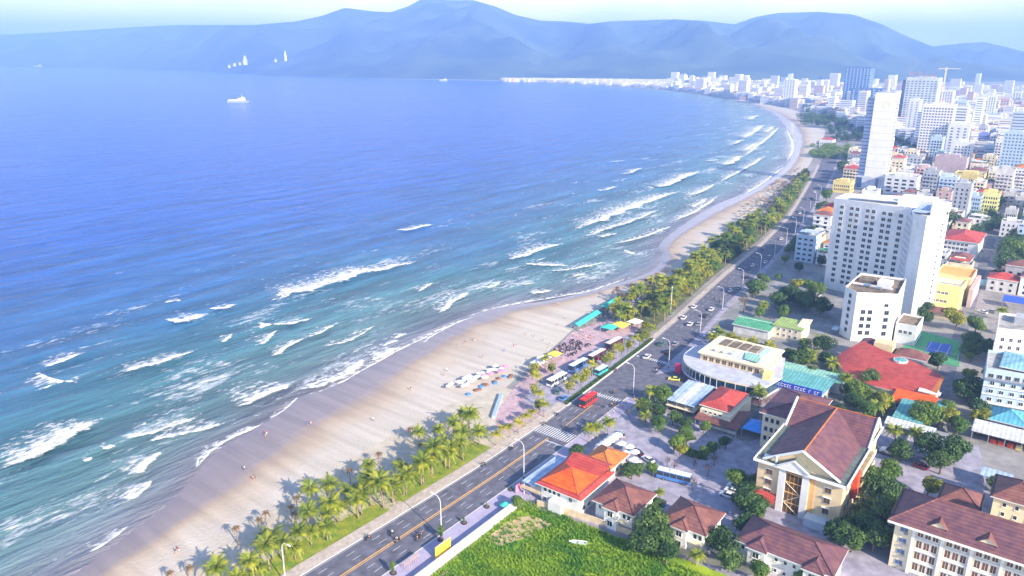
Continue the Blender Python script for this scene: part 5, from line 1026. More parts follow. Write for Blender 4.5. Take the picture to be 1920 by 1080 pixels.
def palm_proto(h, lean, nf, seed, merged=False, mats=None):
    rnd = random.Random(seed); o = link('coconut_palm', None); tag(o, 'palm', 'palm tree'); link('trunk', trunk_mesh(h, lean), o)
    if not merged:
        for k in range(nf):
            f = link('frond', FR[0 if k % 3 == 0 else 1 if k % 3 == 1 else 2], o, (lean, 0, h)); tilt = R(-8 - 30 * (k % 3 == 2) + rnd.uniform(-10, 14)); f.rotation_euler = (0, tilt, k * 2.399 + rnd.uniform(-.2, .2)); s = rnd.uniform(.85, 1.12); f.scale = (s, s, s)
        for k in range(3): f = link('frond', FD, o, (lean, 0, h - .2)); f.rotation_euler = (0, R(35), k * 2.1 + seed); f.scale = (1.5, 1.5, 1.5)
    else:
        mb = MB()
        for k in range(nf):
            me = FR[k % 3]; az = k * 2.399; tl = R(-8 - 30 * (k % 3 == 2)); s = rnd.uniform(.85, 1.1)
            b = len(mb.v)
            for v in me.vertices:
                p = v.co * s; p = Vector((p.x * math.cos(tl) + p.z * math.sin(tl), p.y, -p.x * math.sin(tl) + p.z * math.cos(tl))); mb.v.append((p.x * math.cos(az) - p.y * math.sin(az) + lean, p.x * math.sin(az) + p.y * math.cos(az), p.z + h))
            for f in me.polygons: mb.f.append(tuple(b + i for i in f.vertices)); mb.m.append(0)
        mb.build('crown', mats or palm_m, o)
    return o
PALM = [palm_proto(7.6, .5, 21, 1), palm_proto(6.6, -.4, 20, 2), palm_proto(8.8, .9, 22, 3), palm_proto(5.4, .2, 19, 4)]
PALMF = [palm_proto(8.0, .5, 15, 5, True), palm_proto(6.6, -.5, 14, 6, True), palm_proto(7.2, .1, 14, 7, True, leaf_y)]
def dry_palm():
    o = link('young_palm', None); tag(o, 'p', 'palm tree'); link('trunk', trunk_mesh(5.6, .1, .18, .14), o)
    for k in range(9): f = link('frond', FD, o, (.1, 0, 5.5)); f.rotation_euler = (0, R(-25 if k % 2 else 5), k * 2.399)
    return o
DRY = dry_palm()
def crown_mesh(name, rx, rz, z0, n, leaf, mat, seed, lumps=7):
    rnd = random.Random(seed); mb = MB(); L = [(rnd.uniform(-.5, .5) * rx, rnd.uniform(-.5, .5) * rx, z0 + rnd.uniform(-.35, .55) * rz, rnd.uniform(.42, .7)) for _ in range(lumps)]
    for _ in range(n):
        c = rnd.choice(L); d = Vector((rnd.gauss(0, 1), rnd.gauss(0, 1), rnd.gauss(0, 1))).normalized(); q = rnd.uniform(.72, 1.05)
        p = Vector((c[0] + d.x * rx * c[3] * q, c[1] + d.y * rx * c[3] * q, c[2] + d.z * rz * c[3] * q)); nn = (d + Vector((rnd.gauss(0, .5), rnd.gauss(0, .5), rnd.gauss(0, .5) + .3))).normalized()
        a = nn.cross(Vector((rnd.random(), rnd.random(), rnd.random()))).normalized(); b = nn.cross(a); s = leaf * rnd.uniform(.6, 1.3)
        mb.face([tuple(p + a * s), tuple(p + b * s * .6), tuple(p - a * s), tuple(p - b * s * .6)])
    return mb.mesh(name, mat)
def tree_proto(h, rx, mat, seed, n=1500, leaf=.34, name='leafy_tree', rz=None, tr=.2):
    rnd = random.Random(seed); o = link(name, None); tag(o, 't', 'tree'); rz = rz or rx * .8; mb = MB(); zc = h - rz
    mb.tube([(0, 0, 0), (.1, .05, zc * .5), (0, .1, zc + rz * .3)], [tr * 1.4, tr, tr * .4], 6)
    for k in range(5): a = k * 1.3 + rnd.random(); mb.tube([(.05, .05, zc * .6), (math.cos(a) * rx * .3, math.sin(a) * rx * .3, zc), (math.cos(a) * rx * .6, math.sin(a) * rx * .6, zc + rz * .3)], [tr * .6, tr * .4, tr * .12], 4)
    mb.build('trunk', bark_m, o); link('crown', crown_mesh('crown', rx, rz, zc, n, leaf, mat, seed), o); return o
T_D = [tree_proto(8, 4.2, leaf_d, 11, 2200), tree_proto(7, 3.6, leaf_d, 12, 1900)]
T_M = [tree_proto(7.5, 3.8, leaf_m, 13, 2000), tree_proto(6.5, 3.2, leaf_m, 14, 1700)]
T_Y = [tree_proto(6.5, 3.0, leaf_y, 15, 1500)]
T_S = [tree_proto(3.6, 1.3, leaf_y, 16, 420, .22, 'small_tree', 1.5, .08), tree_proto(4.0, 1.5, leaf_m, 17, 480, .24, 'small_tree', 1.6, .09)]
T_B = [tree_proto(5.0, 2.0, leaf_br, 18, 160, .18, 'bare_tree', 1.8, .12)]
T_C = [tree_proto(4.8, .95, leaf_m, 19, 620, .2, 'column_tree', 2.0, .08)]
protos = PALM + PALMF + [DRY] + T_D + T_M + T_Y + T_S + T_B + T_C
def put(src, u, v, label, sc=1.0, group=None, z=0, rz=None):
    x, y = XY(u, v); return clone(src, x, y, random.uniform(0, 6.28) if rz is None else rz, label, z, sc, group)
# near palms: crown pixels traced from the photo (px, py) -> trunk foot
near = [(435,1072),(492,1055),(536,1040),(583,1018),(560,985),(648,985),(592,915),(615,900),(655,900),(683,895),(640,945),(690,935),(731,912),(708,868),(757,852),(668,950),(770,890),(805,800),(868,760),(842,800),(800,870),(826,855),(858,842),(880,825),(905,795),(926,822),(885,780),(845,885),(862,870),(890,855),(560,1030),(600,975),(540,1010),(905,850),(520,1062),(700,905),(880,875),(812,905),(745,900),(628,1000),(470,1078),(610,945),(675,918),(870,795),(835,830),(897,830)]
random.seed(44)
near_uv = sorted([atuv(px_, py_, 8.0) for px_, py_ in near])
words = ['slim', 'tall', 'leaning', 'full crowned', 'yellowish', 'bushy']
for k, (u, v) in enumerate(near_uv):
    i = k % 4; v = min(v, rl(u) - 6.2) - random.choice((0, 0, 1.5, 4.5))
    lab = f"coconut palm on the grass verge below the beach, {ORD[k]} from the bottom edge of the photo" if k < 30 else f"coconut palm on the wide verge near the plaza, {ORD[k-30]} before the paved plaza"
    put(PALM[i], u, v, lab, random.uniform(.7, 1.12), 'coconut palms on the near verge')
for k, (px_, py_) in enumerate([(930,812),(943,800),(955,797),(972,790),(985,778),(998,770)]):
    u, v = atuv(px_, py_, 4.5); put(PALMF[2], u, v, f'small palm in the kerbside row before the zebra crossing, {ORD[k]} from the left', .6, 'kerbside row of small palms')
for k, (px_, py_) in enumerate([(443,990),(486,970),(497,962),(545,948),(555,930),(487,1000),(318,1070),(356,1062),(552,960),(770,805),(711,850),(789,830),(655,878)]):
    u, v = atuv(px_, py_, 5.0); put(DRY, u, v, f'thin young palm with brown drooping fronds on the sand, {ORD[k]} of the brown ones', random.uniform(.8, 1.0), 'brown young palms on the sand')
# small yellow trees round the coach lot
row1 = [(998,700),(1005,715),(1003,732),(1010,748),(1012,762),(1020,770),(1036,693),(1022,683),(1002,692)]
row2 = [(1066,728),(1078,720),(1090,712),(1100,703),(1111,694),(1135,678),(1146,670),(1156,662),(1166,655),(1178,650),(1190,643),(1200,638),(1212,632),(1224,625)]
random.seed(9)
for k, (px_, py_) in enumerate(row1): u, v = atuv(px_, py_, 2.5); put(PALMF[2] if k % 2 else T_S[0], u, v, f'small yellow green tree edging the plaza side of the coach lot, {ORD[k]} in the row', .72 if k % 2 else 1.6, 'small trees on the plaza side')
for k, (px_, py_) in enumerate(row2): u, v = atuv(px_, py_, 2.5); put(PALMF[2] if k % 3 == 1 else T_S[0], u, v, f'small yellow green tree between the coaches and the road, {ORD[k]} from the near end', .72 if k % 3 == 1 else 1.65, 'small trees along the coach lot')
# dense strip beyond
random.seed(31); k = 0
def strip(n, u0, u1, f0, f1, choose, lab, grp, scl=(.8, 1.1)):
    for _ in range(n):
        u = random.uniform(u0, u1); a = rl(u) - 4.5; x, y = XY(u, a); b_ = None
        bv = coast_v(u) - 0; v = a + (bv - a) * random.uniform(f0, f1); put(choose(), u, v, lab, random.uniform(*scl), grp)
coastB = [UV(*p) for p in Br if p[1] > 0]
strip(140, 288, 425, .0, .8, lambda: random.choice(PALMF + [T_Y[0], PALMF[0], PALMF[2], T_Y[0]]), 'palm or bush in the dense yellow green planting beyond the junction', 'dense planting beyond the junction', (.75, 1.05))
strip(110, 400, 560, .0, .8, lambda: random.choice([T_M[0], T_D[1], PALMF[0], T_Y[0], PALMF[1]]), 'tree in the dark green belt between the road bend and the beach', 'dark green belt at the road bend', (.85, 1.25))
strip(80, 540, 800, .0, .42, lambda: random.choice([T_M[1], T_Y[0], T_M[0], PALMF[1]]), 'bushy tree in the thin far roadside belt beside the sand', 'thin far roadside belt', (.85, 1.2))
strip(34, 318, 380, .7, 1.05, lambda: DRY, 'thin young palm standing in the sand grid beyond the green canopies', 'young palms in the sand beyond the canopies', (.9, 1.15))
strip(90, 560, 800, .5, 1.0, lambda: DRY, 'thin young palm or thatch post on the far sand strip', 'young palms on the far sand strip', (.6, .9))
def grove(name, n, box, src, sc, label):
    big = MB(); me = [c for c in bpy.data.objects if c.parent == src and c.name.startswith('crown')][0].data; vv = [v.co.copy() for v in me.vertices]; ff = [tuple(p.vertices) for p in me.polygons][::3]
    for _ in range(n):
        x, y = at(random.uniform(box[0], box[2]), random.uniform(box[1], box[3])); k = random.uniform(*sc); a = random.uniform(0, 6.28); b = len(big.v); ca, sa = math.cos(a), math.sin(a)
        big.v += [(x + k * (v.x * ca - v.y * sa), y + k * (v.x * sa + v.y * ca), k * (v.z - 1.2)) for v in vv]; big.f += [tuple(b + q for q in f) for f in ff]; big.m += [0] * len(ff)
    big2 = MB(); mp_ = {}
    for f in big.f:
        big2.face([big.v[q] for q in f])
    tag(big2.build(name, me.materials[0]), label, 'trees', kind='stuff')
grove('far_grove', 70, (1500, 200, 1605, 238), T_D[0], (1.5, 2.4), 'dark grove of trees behind the second beach in the far bend')
grove('headland_trees', 40, (1520, 276, 1590, 300), T_M[0], (1.1, 1.7), 'green trees massed on the headland where the road bends away')
grove('beach_house_trees', 46, (1555, 228, 1615, 268), T_D[1], (1.4, 2.0), 'dark trees massed behind the red roofed beach house')
grove('park_trees', 46, (1668, 258, 1716, 322), T_D[1], (1.3, 2.0), 'dark park trees between the slab tower and the gridded hotel')
grove('town_trees', 120, (1730, 300, 1960, 445), T_D[0], (.8, 1.5), 'dark trees scattered between the roofs of the middle distance town')
# individually placed trees: crown pixel, crown height, proto, scale, label
IND = [
 (1640,905,5,T_M[0],1.0,'sunlit green tree at the right foot of the cream hall'), (1660,925,5,T_D[0],1.0,'dark round tree below the sunlit one right of the cream hall'), (1655,965,5,T_D[0],1.05,'dark tree between the cream hall and the long cream building'), (1625,985,5,T_D[1],1.05,'dark tree nearest the plum double villa, right of it'),
 (1580,998,4,T_D[1],.95,'dark bushy tree in front of the cream hall right corner'), (1662,880,5,T_M[1],.95,'light green tree beside the yard right of the cream hall'), (1600,1010,4,T_D[0],.7,'low dark tree left of the long cream building'), (1640,1010,4,T_D[1],1.0,'dark tree left of the long cream building facade'),
 (1405,950,4,T_D[0],.95,'dark tree at the left foot of the cream hall'), (1415,910,4,T_D[1],.8,'slim dark tree hugging the left wall of the cream hall'), (1390,985,3.5,T_D[1],.75,'low dark tree at the corner of the car park below the cream hall'), (1425,890,5,T_D[1],.6,'small dark tree against the cream hall left wall, highest of three'),
 (1740,920,3,T_Y[0],.85,'yellow green tree behind the long cream building roof'), (1680,815,4,PALM[1],.85,'palm among trees beyond the cream hall, leftmost'), (1715,825,4,PALM[0],.85,'palm among trees beyond the cream hall, middle'), (1745,840,4,T_D[0],.9,'dark spreading tree in the yard right of two palms'), (1785,850,4,T_D[0],1.0,'dark spreading tree at the street corner by the market'), (1765,870,3.5,T_D[1],.9,'dark low tree in front of the spreading pair'), (1690,845,3.5,T_D[1],.9,'dark tree behind the white van in the yard'),
 (1740,775,5,T_M[0],1.0,'sunlit green tree beside the teal roofed shed'), (1770,780,4.5,T_Y[0],.9,'yellow green tree right of the teal roofed shed'), (1820,735,5,T_D[0],1.1,'large dark tree beside the balconied block'), (1830,765,4,T_D[1],.9,'dark tree below the large one at the street'), (1838,785,3.5,T_Y[0],.8,'yellow green tree left of the market hall'),
 (1560,690,5,PALM[2],.8,'palm at the left end of the crimson roof'), (1585,715,4.5,PALM[0],.8,'palm in front of the crimson roof, second from left'), (1610,735,4.5,T_M[0],.9,'green tree in front of the crimson roof'), (1640,745,4.5,PALM[1],.85,'palm in front of the crimson roof middle'), (1665,755,4.5,T_Y[0],.9,'yellow green tree in front of the crimson roof right part'), (1600,755,4,T_D[1],.9,'dark tree between the cream hall roof and crimson roof'), (1630,768,4,T_M[1],.9,'green bushy tree behind the cream hall ridge'), (1500,675,4,T_D[0],.8,'dark tree behind the mint shed, left'), (1520,665,4,PALM[3],.9,'palm behind the mint shed'), (1480,665,4,T_D[1],.8,'dark tree right of the curved restaurant'), (1550,672,4,T_D[1],.8,'dark tree between palm and crimson roof'),
 (1425,745,4,PALM[1],.95,'dark palm between the curved restaurant and the cream hall'), (1222,735,4,PALM[3],.9,'sunlit palm at the junction corner by the cafe'), (1200,760,4,PALM[1],.75,'palm at the pavement edge by the junction'), (1245,745,3,T_M[0],.75,'bright green round tree at the junction corner'), (1235,775,2.5,T_D[1],.7,'dark shrub tree beside the blue roofed cafe'), (1262,785,2.5,T_D[1],.65,'dark shrub tree in front of the blue roofed cafe'), (1290,795,2.5,T_D[1],.6,'dark shrub in front of the brick red house'), (1320,800,2.5,T_M[1],.55,'green shrub below the brick red house awning'),
 (1120,800,4,PALM[3],.75,'palm on the pavement beyond the zebra crossing, left'), (1140,795,4,PALM[1],.75,'palm on the pavement beyond the zebra crossing, right'), (1105,815,3,PALMF[2],.6,'short palm beside the zebra crossing pavement'), (1085,845,3,T_D[1],.6,'dark bush at the pavement behind the red skirt roof'), (1200,880,2.5,T_D[1],.55,'dark round tree behind the brick red villa'), (1225,880,2.5,T_M[1],.55,'green tree in the car park left of the coach'), (1185,885,2.5,T_D[1],.65,'dark tree between pavilion and villa'), (1237,920,3,PALM[3],.5,'small dark palm between the two brick red villas'), (1236,945,3,T_D[1],.55,'dark tree below the small palm between villas'),
 (1220,985,4,T_D[0],.95,'large dark tree between the two brick red villas'), (1205,1010,4,T_D[1],.9,'large dark tree at the field edge'), (1235,1020,3.5,T_D[0],.85,'dark tree at the field edge, right one'), (1250,1040,3,T_D[1],.8,'low dark tree in front of the villa nearest the coach'), (1350,1020,3.5,T_D[0],.8,'dark tree between the lone villa and the double villa'), (1362,1045,3.5,T_D[1],.8,'dark tree in front of the plum double villa left end'), (1306,1040,3,PALM[3],.6,'small palm in front of the villa nearest the coach'), (1430,1074,2.5,T_M[1],.7,'green tree at the bottom edge before the double villa'), (1500,1078,2.5,T_M[1],.6,'green bush at the bottom edge below the double villa'),
 (975,945,2,T_M[1],.55,'green bush at the near end of the restaurant terrace'), (1265,830,3,T_M[1],.7,'green tree at the left end of the oval planting bed'), (1285,815,2.5,T_M[0],.55,'green tree at the top of the oval planting bed'), (1275,845,2.5,T_Y[0],.5,'yellow green tree at the near side of the oval bed'), (1340,840,2.5,T_D[1],.55,'dark tree in the oval bed middle right'), (1362,828,2.5,T_D[1],.5,'dark tree at the right end of the oval bed'), (1320,850,2,T_M[1],.5,'green shrub at the near edge of the oval bed'),
 (1700,880,3,T_D[1],.1,'tiny shrub in the yard'), (1415,545,4,T_D[0],1.0,'dark round tree on the roadside before the hotel yard'), (1455,565,4,T_D[1],1.1,'dark tree in the hotel yard left group'), (1480,560,4,T_D[0],1.1,'dark tree in the hotel yard middle group'), (1510,570,4,T_D[0],1.0,'dark tree in the hotel yard right group'), (1540,575,4,T_D[1],1.1,'dark tree left of the seven storey block'), (1490,535,4,T_Y[0],.9,'yellowish tree in front of the hotel base'), (1530,545,4,T_M[0],.9,'green tree at the hotel base'), (1500,458,5,T_M[0],1.2,'bright green round tree between the road and the hotel'), (1395,575,3,T_B[0],1.5,'bare brown tree by the teal court beside the road'),
 (1490,612,4,PALM[3],.7,'palm in front of the lime roofed house'), (1795,600,5,T_Y[0],1.2,'bright yellow tree below the yellow club'), (1690,615,3,T_D[1],.8,'dark tree beside the small annex block'), (1730,597,3,T_D[1],.9,'dark tree in front of the brown roofed cafe'), (1825,640,4,T_D[1],1.0,'dark tree along the rear street beside the court'), (1830,610,4,T_M[1],1.0,'green tree along the rear street above the court'), (1690,668,3,T_D[1],.8,'dark tree behind the crimson roof left'), (1760,680,3,T_D[1],.9,'dark tree at the near end of the tennis court'), (1815,700,4,T_Y[0],.7,'yellow green street tree below the court'), (1850,700,4,T_Y[0],.9,'yellow green street tree in front of the white office'), (1855,650,4,T_D[1],.9,'dark street tree left of the white office'),
 (1900,480,6,T_M[0],1.8,'large green tree at the right edge beyond the rear street'), (1885,500,6,T_D[0],1.5,'dark tree below the large green tree at the right edge'), (1910,455,6,T_M[0],1.6,'green tree at the right edge, farthest of the group'), (1500,500,3,T_D[1],.7,'dark shrub left of the hotel base'), (1540,490,3,T_D[1],.8,'dark hedge tree touching the hotel left corner'), (1590,1000,2,T_M[1],.4,'low green shrub by the hall ramp'),
 (1545,395,4,T_D[1],1.4,'dark tree left of the hotel top corner'), (1550,370,4,T_M[1],1.4,'green tree behind the hotel left corner'), (1525,440,4,T_D[1],1.2,'dark tree on the roadside left of the hotel'), (1580,318,4,T_D[0],1.4,'dark tree at the foot of the slab tower'), (1780,418,6,T_D[0],1.5,'dark tree right of the hotel roof'), (1862,905,3,T_D[1],.6,'small dark tree beside the pale canopy behind the annexes')]
random.seed(77)
for px_, py_, zc, src, sc, lab in IND:
    if sc < .2: continue
    u, v = atuv(px_, py_, zc); put(src, u, v, lab, sc * (1.0 if src in PALM else 1.28))
for k in range(44):                                                # palm hedge by the curved restaurant
    u, v = atuv(random.uniform(1310, 1420), 0, 0) if False else (random.uniform(284, 301), random.uniform(-116, -88)); put(random.choice([PALMF[2], PALMF[1], T_Y[0]]), u, v, 'palm in the thick yellow green hedge behind the curved restaurant', random.uniform(.6, .85), 'palm hedge behind the curved restaurant')
for k, (px_, py_) in enumerate([(1252,862),(1265,872),(1302,868),(1328,878),(1300,905),(1340,860),(1150,760),(1180,770)]):
    u, v = atuv(px_, py_, 2.5); put(T_B[0], u, v, f'leafless brown sapling in the car park near the coach, {ORD[k]} from the left', random.uniform(.7, .95), 'leafless saplings in the car park')
for k, (px_, py_, sc) in enumerate([(735,1062,.8), (820,998,1.0), (866,968,.45), (908,938,.35), (950,905,.35)]):
    u, v = atuv(px_, py_, 2.0); v = rr(u) + 1.6; t_ = put(T_C[0], u, v, f'slim street tree in a dark planter ring on the lilac pavement, {ORD[k]} from the bottom', sc, 'street trees on the lilac pavement')
    r = root('planter_ring', f'dark round tree grate on the lilac pavement under the {ORD[k]} street tree', 'planter', u, v, .15, group='planter rings'); mb = MB(); mb.tube([(0, 0, 0), (0, 0, .3)], .8, 10); mb.build('ring', black_m, r); mb = MB(); mb.tube([(0, 0, .3), (0, 0, .4)], .6, 10); mb.build('soil', bark_m, r)
random.seed(101)
for box, n_ in (((1360, 440, 1545, 500), 12), ((1400, 525, 1570, 600), 16), ((1200, 770, 1250, 830), 4), ((1660, 780, 1800, 830), 6), ((1500, 655, 1570, 730), 8), ((1570, 720, 1690, 790), 10), ((1800, 500, 1900, 760), 12), ((1600, 870, 1680, 1010), 7), ((1720, 585, 1830, 610), 5), ((1360, 880, 1425, 1000), 5)):
    for _ in range(n_):
        px_, py_ = random.uniform(box[0], box[2]), random.uniform(box[1], box[3]); u, v = atuv(px_, py_)
        if v < rr(u) + 4 or (237 < u < 262 and v < -60) or abs(v - (-24.5 - (u - 262) * .046)) < 3.2: continue
        put(random.choice([T_D[0], T_D[1], T_M[0], T_M[1], PALM[3]]), u, v, 'tree', random.uniform(.6, 1.05), 'scattered yard trees between the buildings')
for s_ in protos: drop(s_)

# ------------------------------------------------------------------ grass tufts in the field, ground cover on the verge
def tufts(name, n, sampler, mat, s0, s1, label, cat):
    V = []; F = []; rs = np.random.default_rng(hash(name) % 1000 if False else 12)
    for _ in range(n):
        x, y, z = sampler(); s = rs.uniform(s0, s1); a = rs.uniform(0, 6.28)
        for q in range(3):
            b = a + q * 2.1 + rs.uniform(-.4, .4); tx, ty = math.cos(b) * s * .7, math.sin(b) * s * .7; wx, wy = -math.sin(b) * s * .35, math.cos(b) * s * .35; k = len(V)
            V += [(x - wx, y - wy, z), (x + wx, y + wy, z), (x + tx + wx * .3, y + ty + wy * .3, z + s * rs.uniform(.5, .9))]; F.append((k, k + 1, k + 2))
    me = bpy.data.meshes.new(name); me.from_pydata(V, [], F); me.materials.append(mat); me.update(); tag(link(name, me), label, cat, kind='stuff')
grass_m = M('field_grass', (0.07, 0.22, 0.012), .8, .5, .10, 0, col2=(0.26, 0.40, 0.02), trans=.35)
random.seed(8)
def s_field():
    while True:
        u = random.uniform(60, 149); v = random.uniform(-107, -20)
        if noise.noise(Vector((u * .07, v * .07, 0))) > -.45 and not (128 < u < 144 and -106 < v < -97 and random.random() < .7): x, y = XY(u, v); return x, y, .02
tufts('field_grass', 26000, s_field, grass_m, .35, 1.1, 'overgrown bright green grass of the empty field', 'grass')
def s_verge():
    u = random.uniform(40, 166); v = random.uniform(-143.5, -135.6); x, y = XY(u, v); return x, y, .02
tufts('verge_grass', 6000, s_verge, grass_ground, .15, .4, 'short yellow green grass of the roadside verge', 'grass')
def s_med():
    u = random.uniform(207, 284); x, y = XY(u, rl(u) - random.uniform(.3, 1.8)); return x, y, .28
tufts('median_plants', 2200, s_med, leaf_m, .25, .6, 'low green plants in the median beside the coach lot', 'plants')
def s_bed():
    a = random.uniform(2.6, 5.6); r_ = math.sqrt(random.random()); rad = 1 if random.random() < .0 else max(r_, .55); x, y = at(1315, 838); u, v = UV(x, y); u += math.cos(a) * 8 * rad; v += math.sin(a) * 9.5 * rad; x, y = XY(u, v); return x, y, .1
tufts('bed_plants', 1500, s_bed, leaf_m, .3, .9, 'ring of green shrubs round the oval planting bed', 'shrubs')

# ------------------------------------------------------------------ boundary walls
def wall_run(name, label, pts, h, t, mat, cap=None, panel=6.0):
    (u0, v0) = pts[0]; r = root(name, label, 'wall', u0, v0); k = 0
    for (a, b), (c, d) in zip(pts[:-1], pts[1:]):
        L = math.hypot(c - a, d - b); n = max(1, round(L / panel))
        for i in range(n):
            p = (b + (d - b) * i / n - v0, a + (c - a) * i / n - u0); ang = math.atan2(c - a, d - b); l_ = L / n
            mb = MB(); mb.box(0, -t / 2, 0, l_ - .02, t / 2, h); mb.box(-.02, -t / 2 - .06, h, l_, t / 2 + .06, h + .1); mb.build('wall_panel', mat, r, (*p, 0), ang)
    return r
wall_run('boundary_wall', 'long white boundary wall between the lilac pavement and the green field', [(-60, -108.2), (60, -108.3), (147, -108.2)], 1.9, .9, wall_w)
wall_run('retaining_wall', 'tan garden wall along the field in front of the villas', [(148.6, -104), (151.2, -88), (152.4, -75), (153.6, -56), (156, -50), (156, -18)], 1.7, .3, wall_t, panel=4)
wall_run('yard_wall', 'grey yard wall along the rear street by the market', [(262, -18), (262, -28), (243.6, -30)], 1.4, .25, grey_wall, panel=4)

# ------------------------------------------------------------------ street lamps
def lamp_proto():
    o = link('street_lamp', None); tag(o, 'l', 'street lamp'); mb = MB(); mb.tube([(0, 0, 0), (0, 0, 9.8), (-.2, 0, 11), (-1.0, 0, 11.8), (-2.4, 0, 12)], [.16, .11, .09, .08, .06], 8); mb.build('pole', M('lamp_grey', (0.62, 0.62, 0.66), .5, .05), o)
    mb = MB(); mb.box(-3.4, -.18, 11.9, -2.3, .18, 12.1); mb.build('lamp_head', frame_w, o); mb = MB(); mb.tube([(0, 0, 0), (0, 0, .5)], .28, 8); mb.build('base', black_m, o); return o
LP = lamp_proto()
LPS = [(atuv(978, 895)[0], 1, 'beside the orange roofed restaurant'), (122, 1, 'beside the yellow board'), (228.5, 1, 'at the junction by the bright green tree'), (259.6, 1, 'at the far corner of the junction'), (300, 1, 'before the dense planting'), (86, -1, 'at the bottom edge of the photo')]
for u, s, lab in LPS:
    v = rr(u) + .7 if s > 0 else rl(u) - .6; x, y = XY(u, v); clone(LP, x, y, -A + (0 if s > 0 else math.pi), 'grey curved street lamp ' + lab, 0, 1, 'street lamps along the coast road')
for k, u in enumerate(range(340, 720, 38)):
    x, y = XY(u, rr(u) + .8); clone(LP, x, y, -A, f'grey curved street lamp on the far stretch of road, {ORD[k]} beyond the junction', 0, 1, 'street lamps along the coast road')
x, y = at(1257, 590); clone(LP, x, y, -A + 2, 'tall pale floodlight pole rising from the dense palm planting', 0, 1.25, 'street lamps along the coast road')
x, y = at(1107, 880); drop(LP)

# ------------------------------------------------------------------ vehicles
glass_v = M('vehicle_glass', (0.03, 0.04, 0.05), .1, .2, spec=.8); tyre = black_m; hl = M('headlight_glass', (0.8, 0.8, 0.75), .2, .05); tl = M('tail_light', (0.5, 0.02, 0.02), .3, .1)
PAINT = {'white': M('paint_white', (.80, .80, .80), .3, .03), 'silver': M('paint_silver', (.45, .46, .48), .3, .05, metal=.4), 'black': M('paint_black', (.02, .02, .025), .25, .1), 'red': M('paint_red', (.62, .03, .02), .3, .05), 'blue': M('paint_blue', (.08, .22, .55), .3, .08), 'yellow': M('paint_taxi_yellow', (.75, .70, .12), .3, .05), 'green': M('paint_dark_green', (.05, .16, .12), .3, .1), 'maroon': M('paint_maroon', (.28, .02, .05), .3, .1), 'teal': M('paint_teal', (.05, .42, .50), .3, .05)}
WH = MB(); WH.tube([(0, -.12, 0), (0, .12, 0)], .33, 12); WHm = WH.mesh('wheel', tyre); RM = MB(); RM.tube([(0, -.125, 0), (0, .125, 0)], .19, 8); RMm = RM.mesh('rim', metal_m)
def extr(prof, y0, y1, inset=0.0):
    mb = MB(); n = len(prof); b = 0
    mb.v = [(x, y0 + (inset if z > 1.0 else 0), z) for x, z in prof] + [(x, y1 - (inset if z > 1.0 else 0), z) for x, z in prof]
    mb.f = [tuple(range(n))[::-1][::-1], tuple(range(2 * n - 1, n - 1, -1))] + [(i, n + i, n + (i + 1) % n, (i + 1) % n) for i in range(n)]; mb.m = [0] * len(mb.f); return mb
VC = {}
def car_parts(r, col):
    if col not in VC:
        body = extr([(-2.2, .35), (2.2, .35), (2.25, .62), (2.1, .82), (1.2, .95), (-1.75, .98), (-2.2, .90)], -.88, .88); cab = extr([(1.15, .93), (.45, 1.40), (-1.1, 1.43), (-1.85, .96)], -.80, .80, .12); rf = MB(); rf.box(-1.05, -.64, 1.43, .42, .64, 1.47)
        VC[col] = (body.mesh('body', PAINT[col]), cab.mesh('cabin_glass', glass_v), rf.mesh('roof_panel', PAINT[col]))
        if 'hl' not in VC: a = MB(); a.box(2.16, -.16, .6, 2.28, .16, .78); VC['hl'] = a.mesh('headlight', hl); a = MB(); a.box(-2.26, -.14, .65, -2.16, .14, .85); VC['tl'] = a.mesh('tail_light', tl)
    link('body', VC[col][0], r); link('cabin_glass', VC[col][1], r); link('roof_panel', VC[col][2], r)
    for sx_ in (-1.35, 1.4):
        for sy in (-.82, .82): w_ = link('wheel', WHm, r, (sx_, sy, .33)); link('rim', RMm, w_)
    for sy in (-.62, .62): link('headlight', VC['hl'], r, (0, sy, 0)); link('tail_light', VC['tl'], r, (0, sy, 0))
def car(u, v, col, lab, rot=0, grp=None, z=.05, sc=1.0):
    x, y = XY(u, v); r = link('car', None, None, (x, y, z), math.pi / 2 - A + rot); r.scale = (sc, sc, sc); tag(r, lab, 'car', grp); car_parts(r, col); return r
# moving direction: local x points along u when rot = 0
ROADCARS = [(1213,669,'white','white car leaving the junction beside the median'), (1282,596,'white','large white van like car beside the pavement, first beyond the junction lamp'), (1294,608,'white','white car in the middle lane just before the junction'), (1299,575,'white','small white car left lane beyond the junction'), (1334,580,'white','white car right of centre on the far approach'), (1310,608,'silver','silver car behind the pair of white cars'),
 (1322,592,'black','black car in the middle of the junction approach'), (1266,645,'silver','silver car stopped under the junction lamp'), (1240,645,'green','dark green car crossing the junction'), (1252,660,'black','black car turning at the junction'), (1370,545,'white','white car before the road bend, left side'), (1385,540,'silver','silver car before the road bend, centre'),
 (1400,520,'black','black car in the bend'), (1412,498,'white','white car in the bend, leftmost'), (1435,492,'white','white car in the bend, right lane'), (1442,482,'silver','silver car beyond the bend'), (1465,448,'white','white car on the far straight near the bend'), (1478,432,'black','black car on the far straight'), (1490,418,'silver','silver car on the far straight, middle'), (1500,400,'white','white car on the far straight, middle lane'), (1522,372,'black','black car on the far straight, upper part'), (1528,360,'white','white car near the far end of the straight'), (1540,338,'silver','silver car at the far end of the straight')]
for px_, py_, col, lab in ROADCARS:
    u, v = atuv(px_, py_, .5); v = max(rl(u) + 1.6, min(rr(u) - 1.6, v)); sl = math.atan2(roadv(u + 5, .5) - roadv(u - 5, .5), 10); car(u, v, col, lab, -sl, 'cars on the coast road', sc=1.05)
car(*atuv(1264, 711, .5), 'yellow', 'lime yellow taxi turning beside the curved restaurant', 1.9)
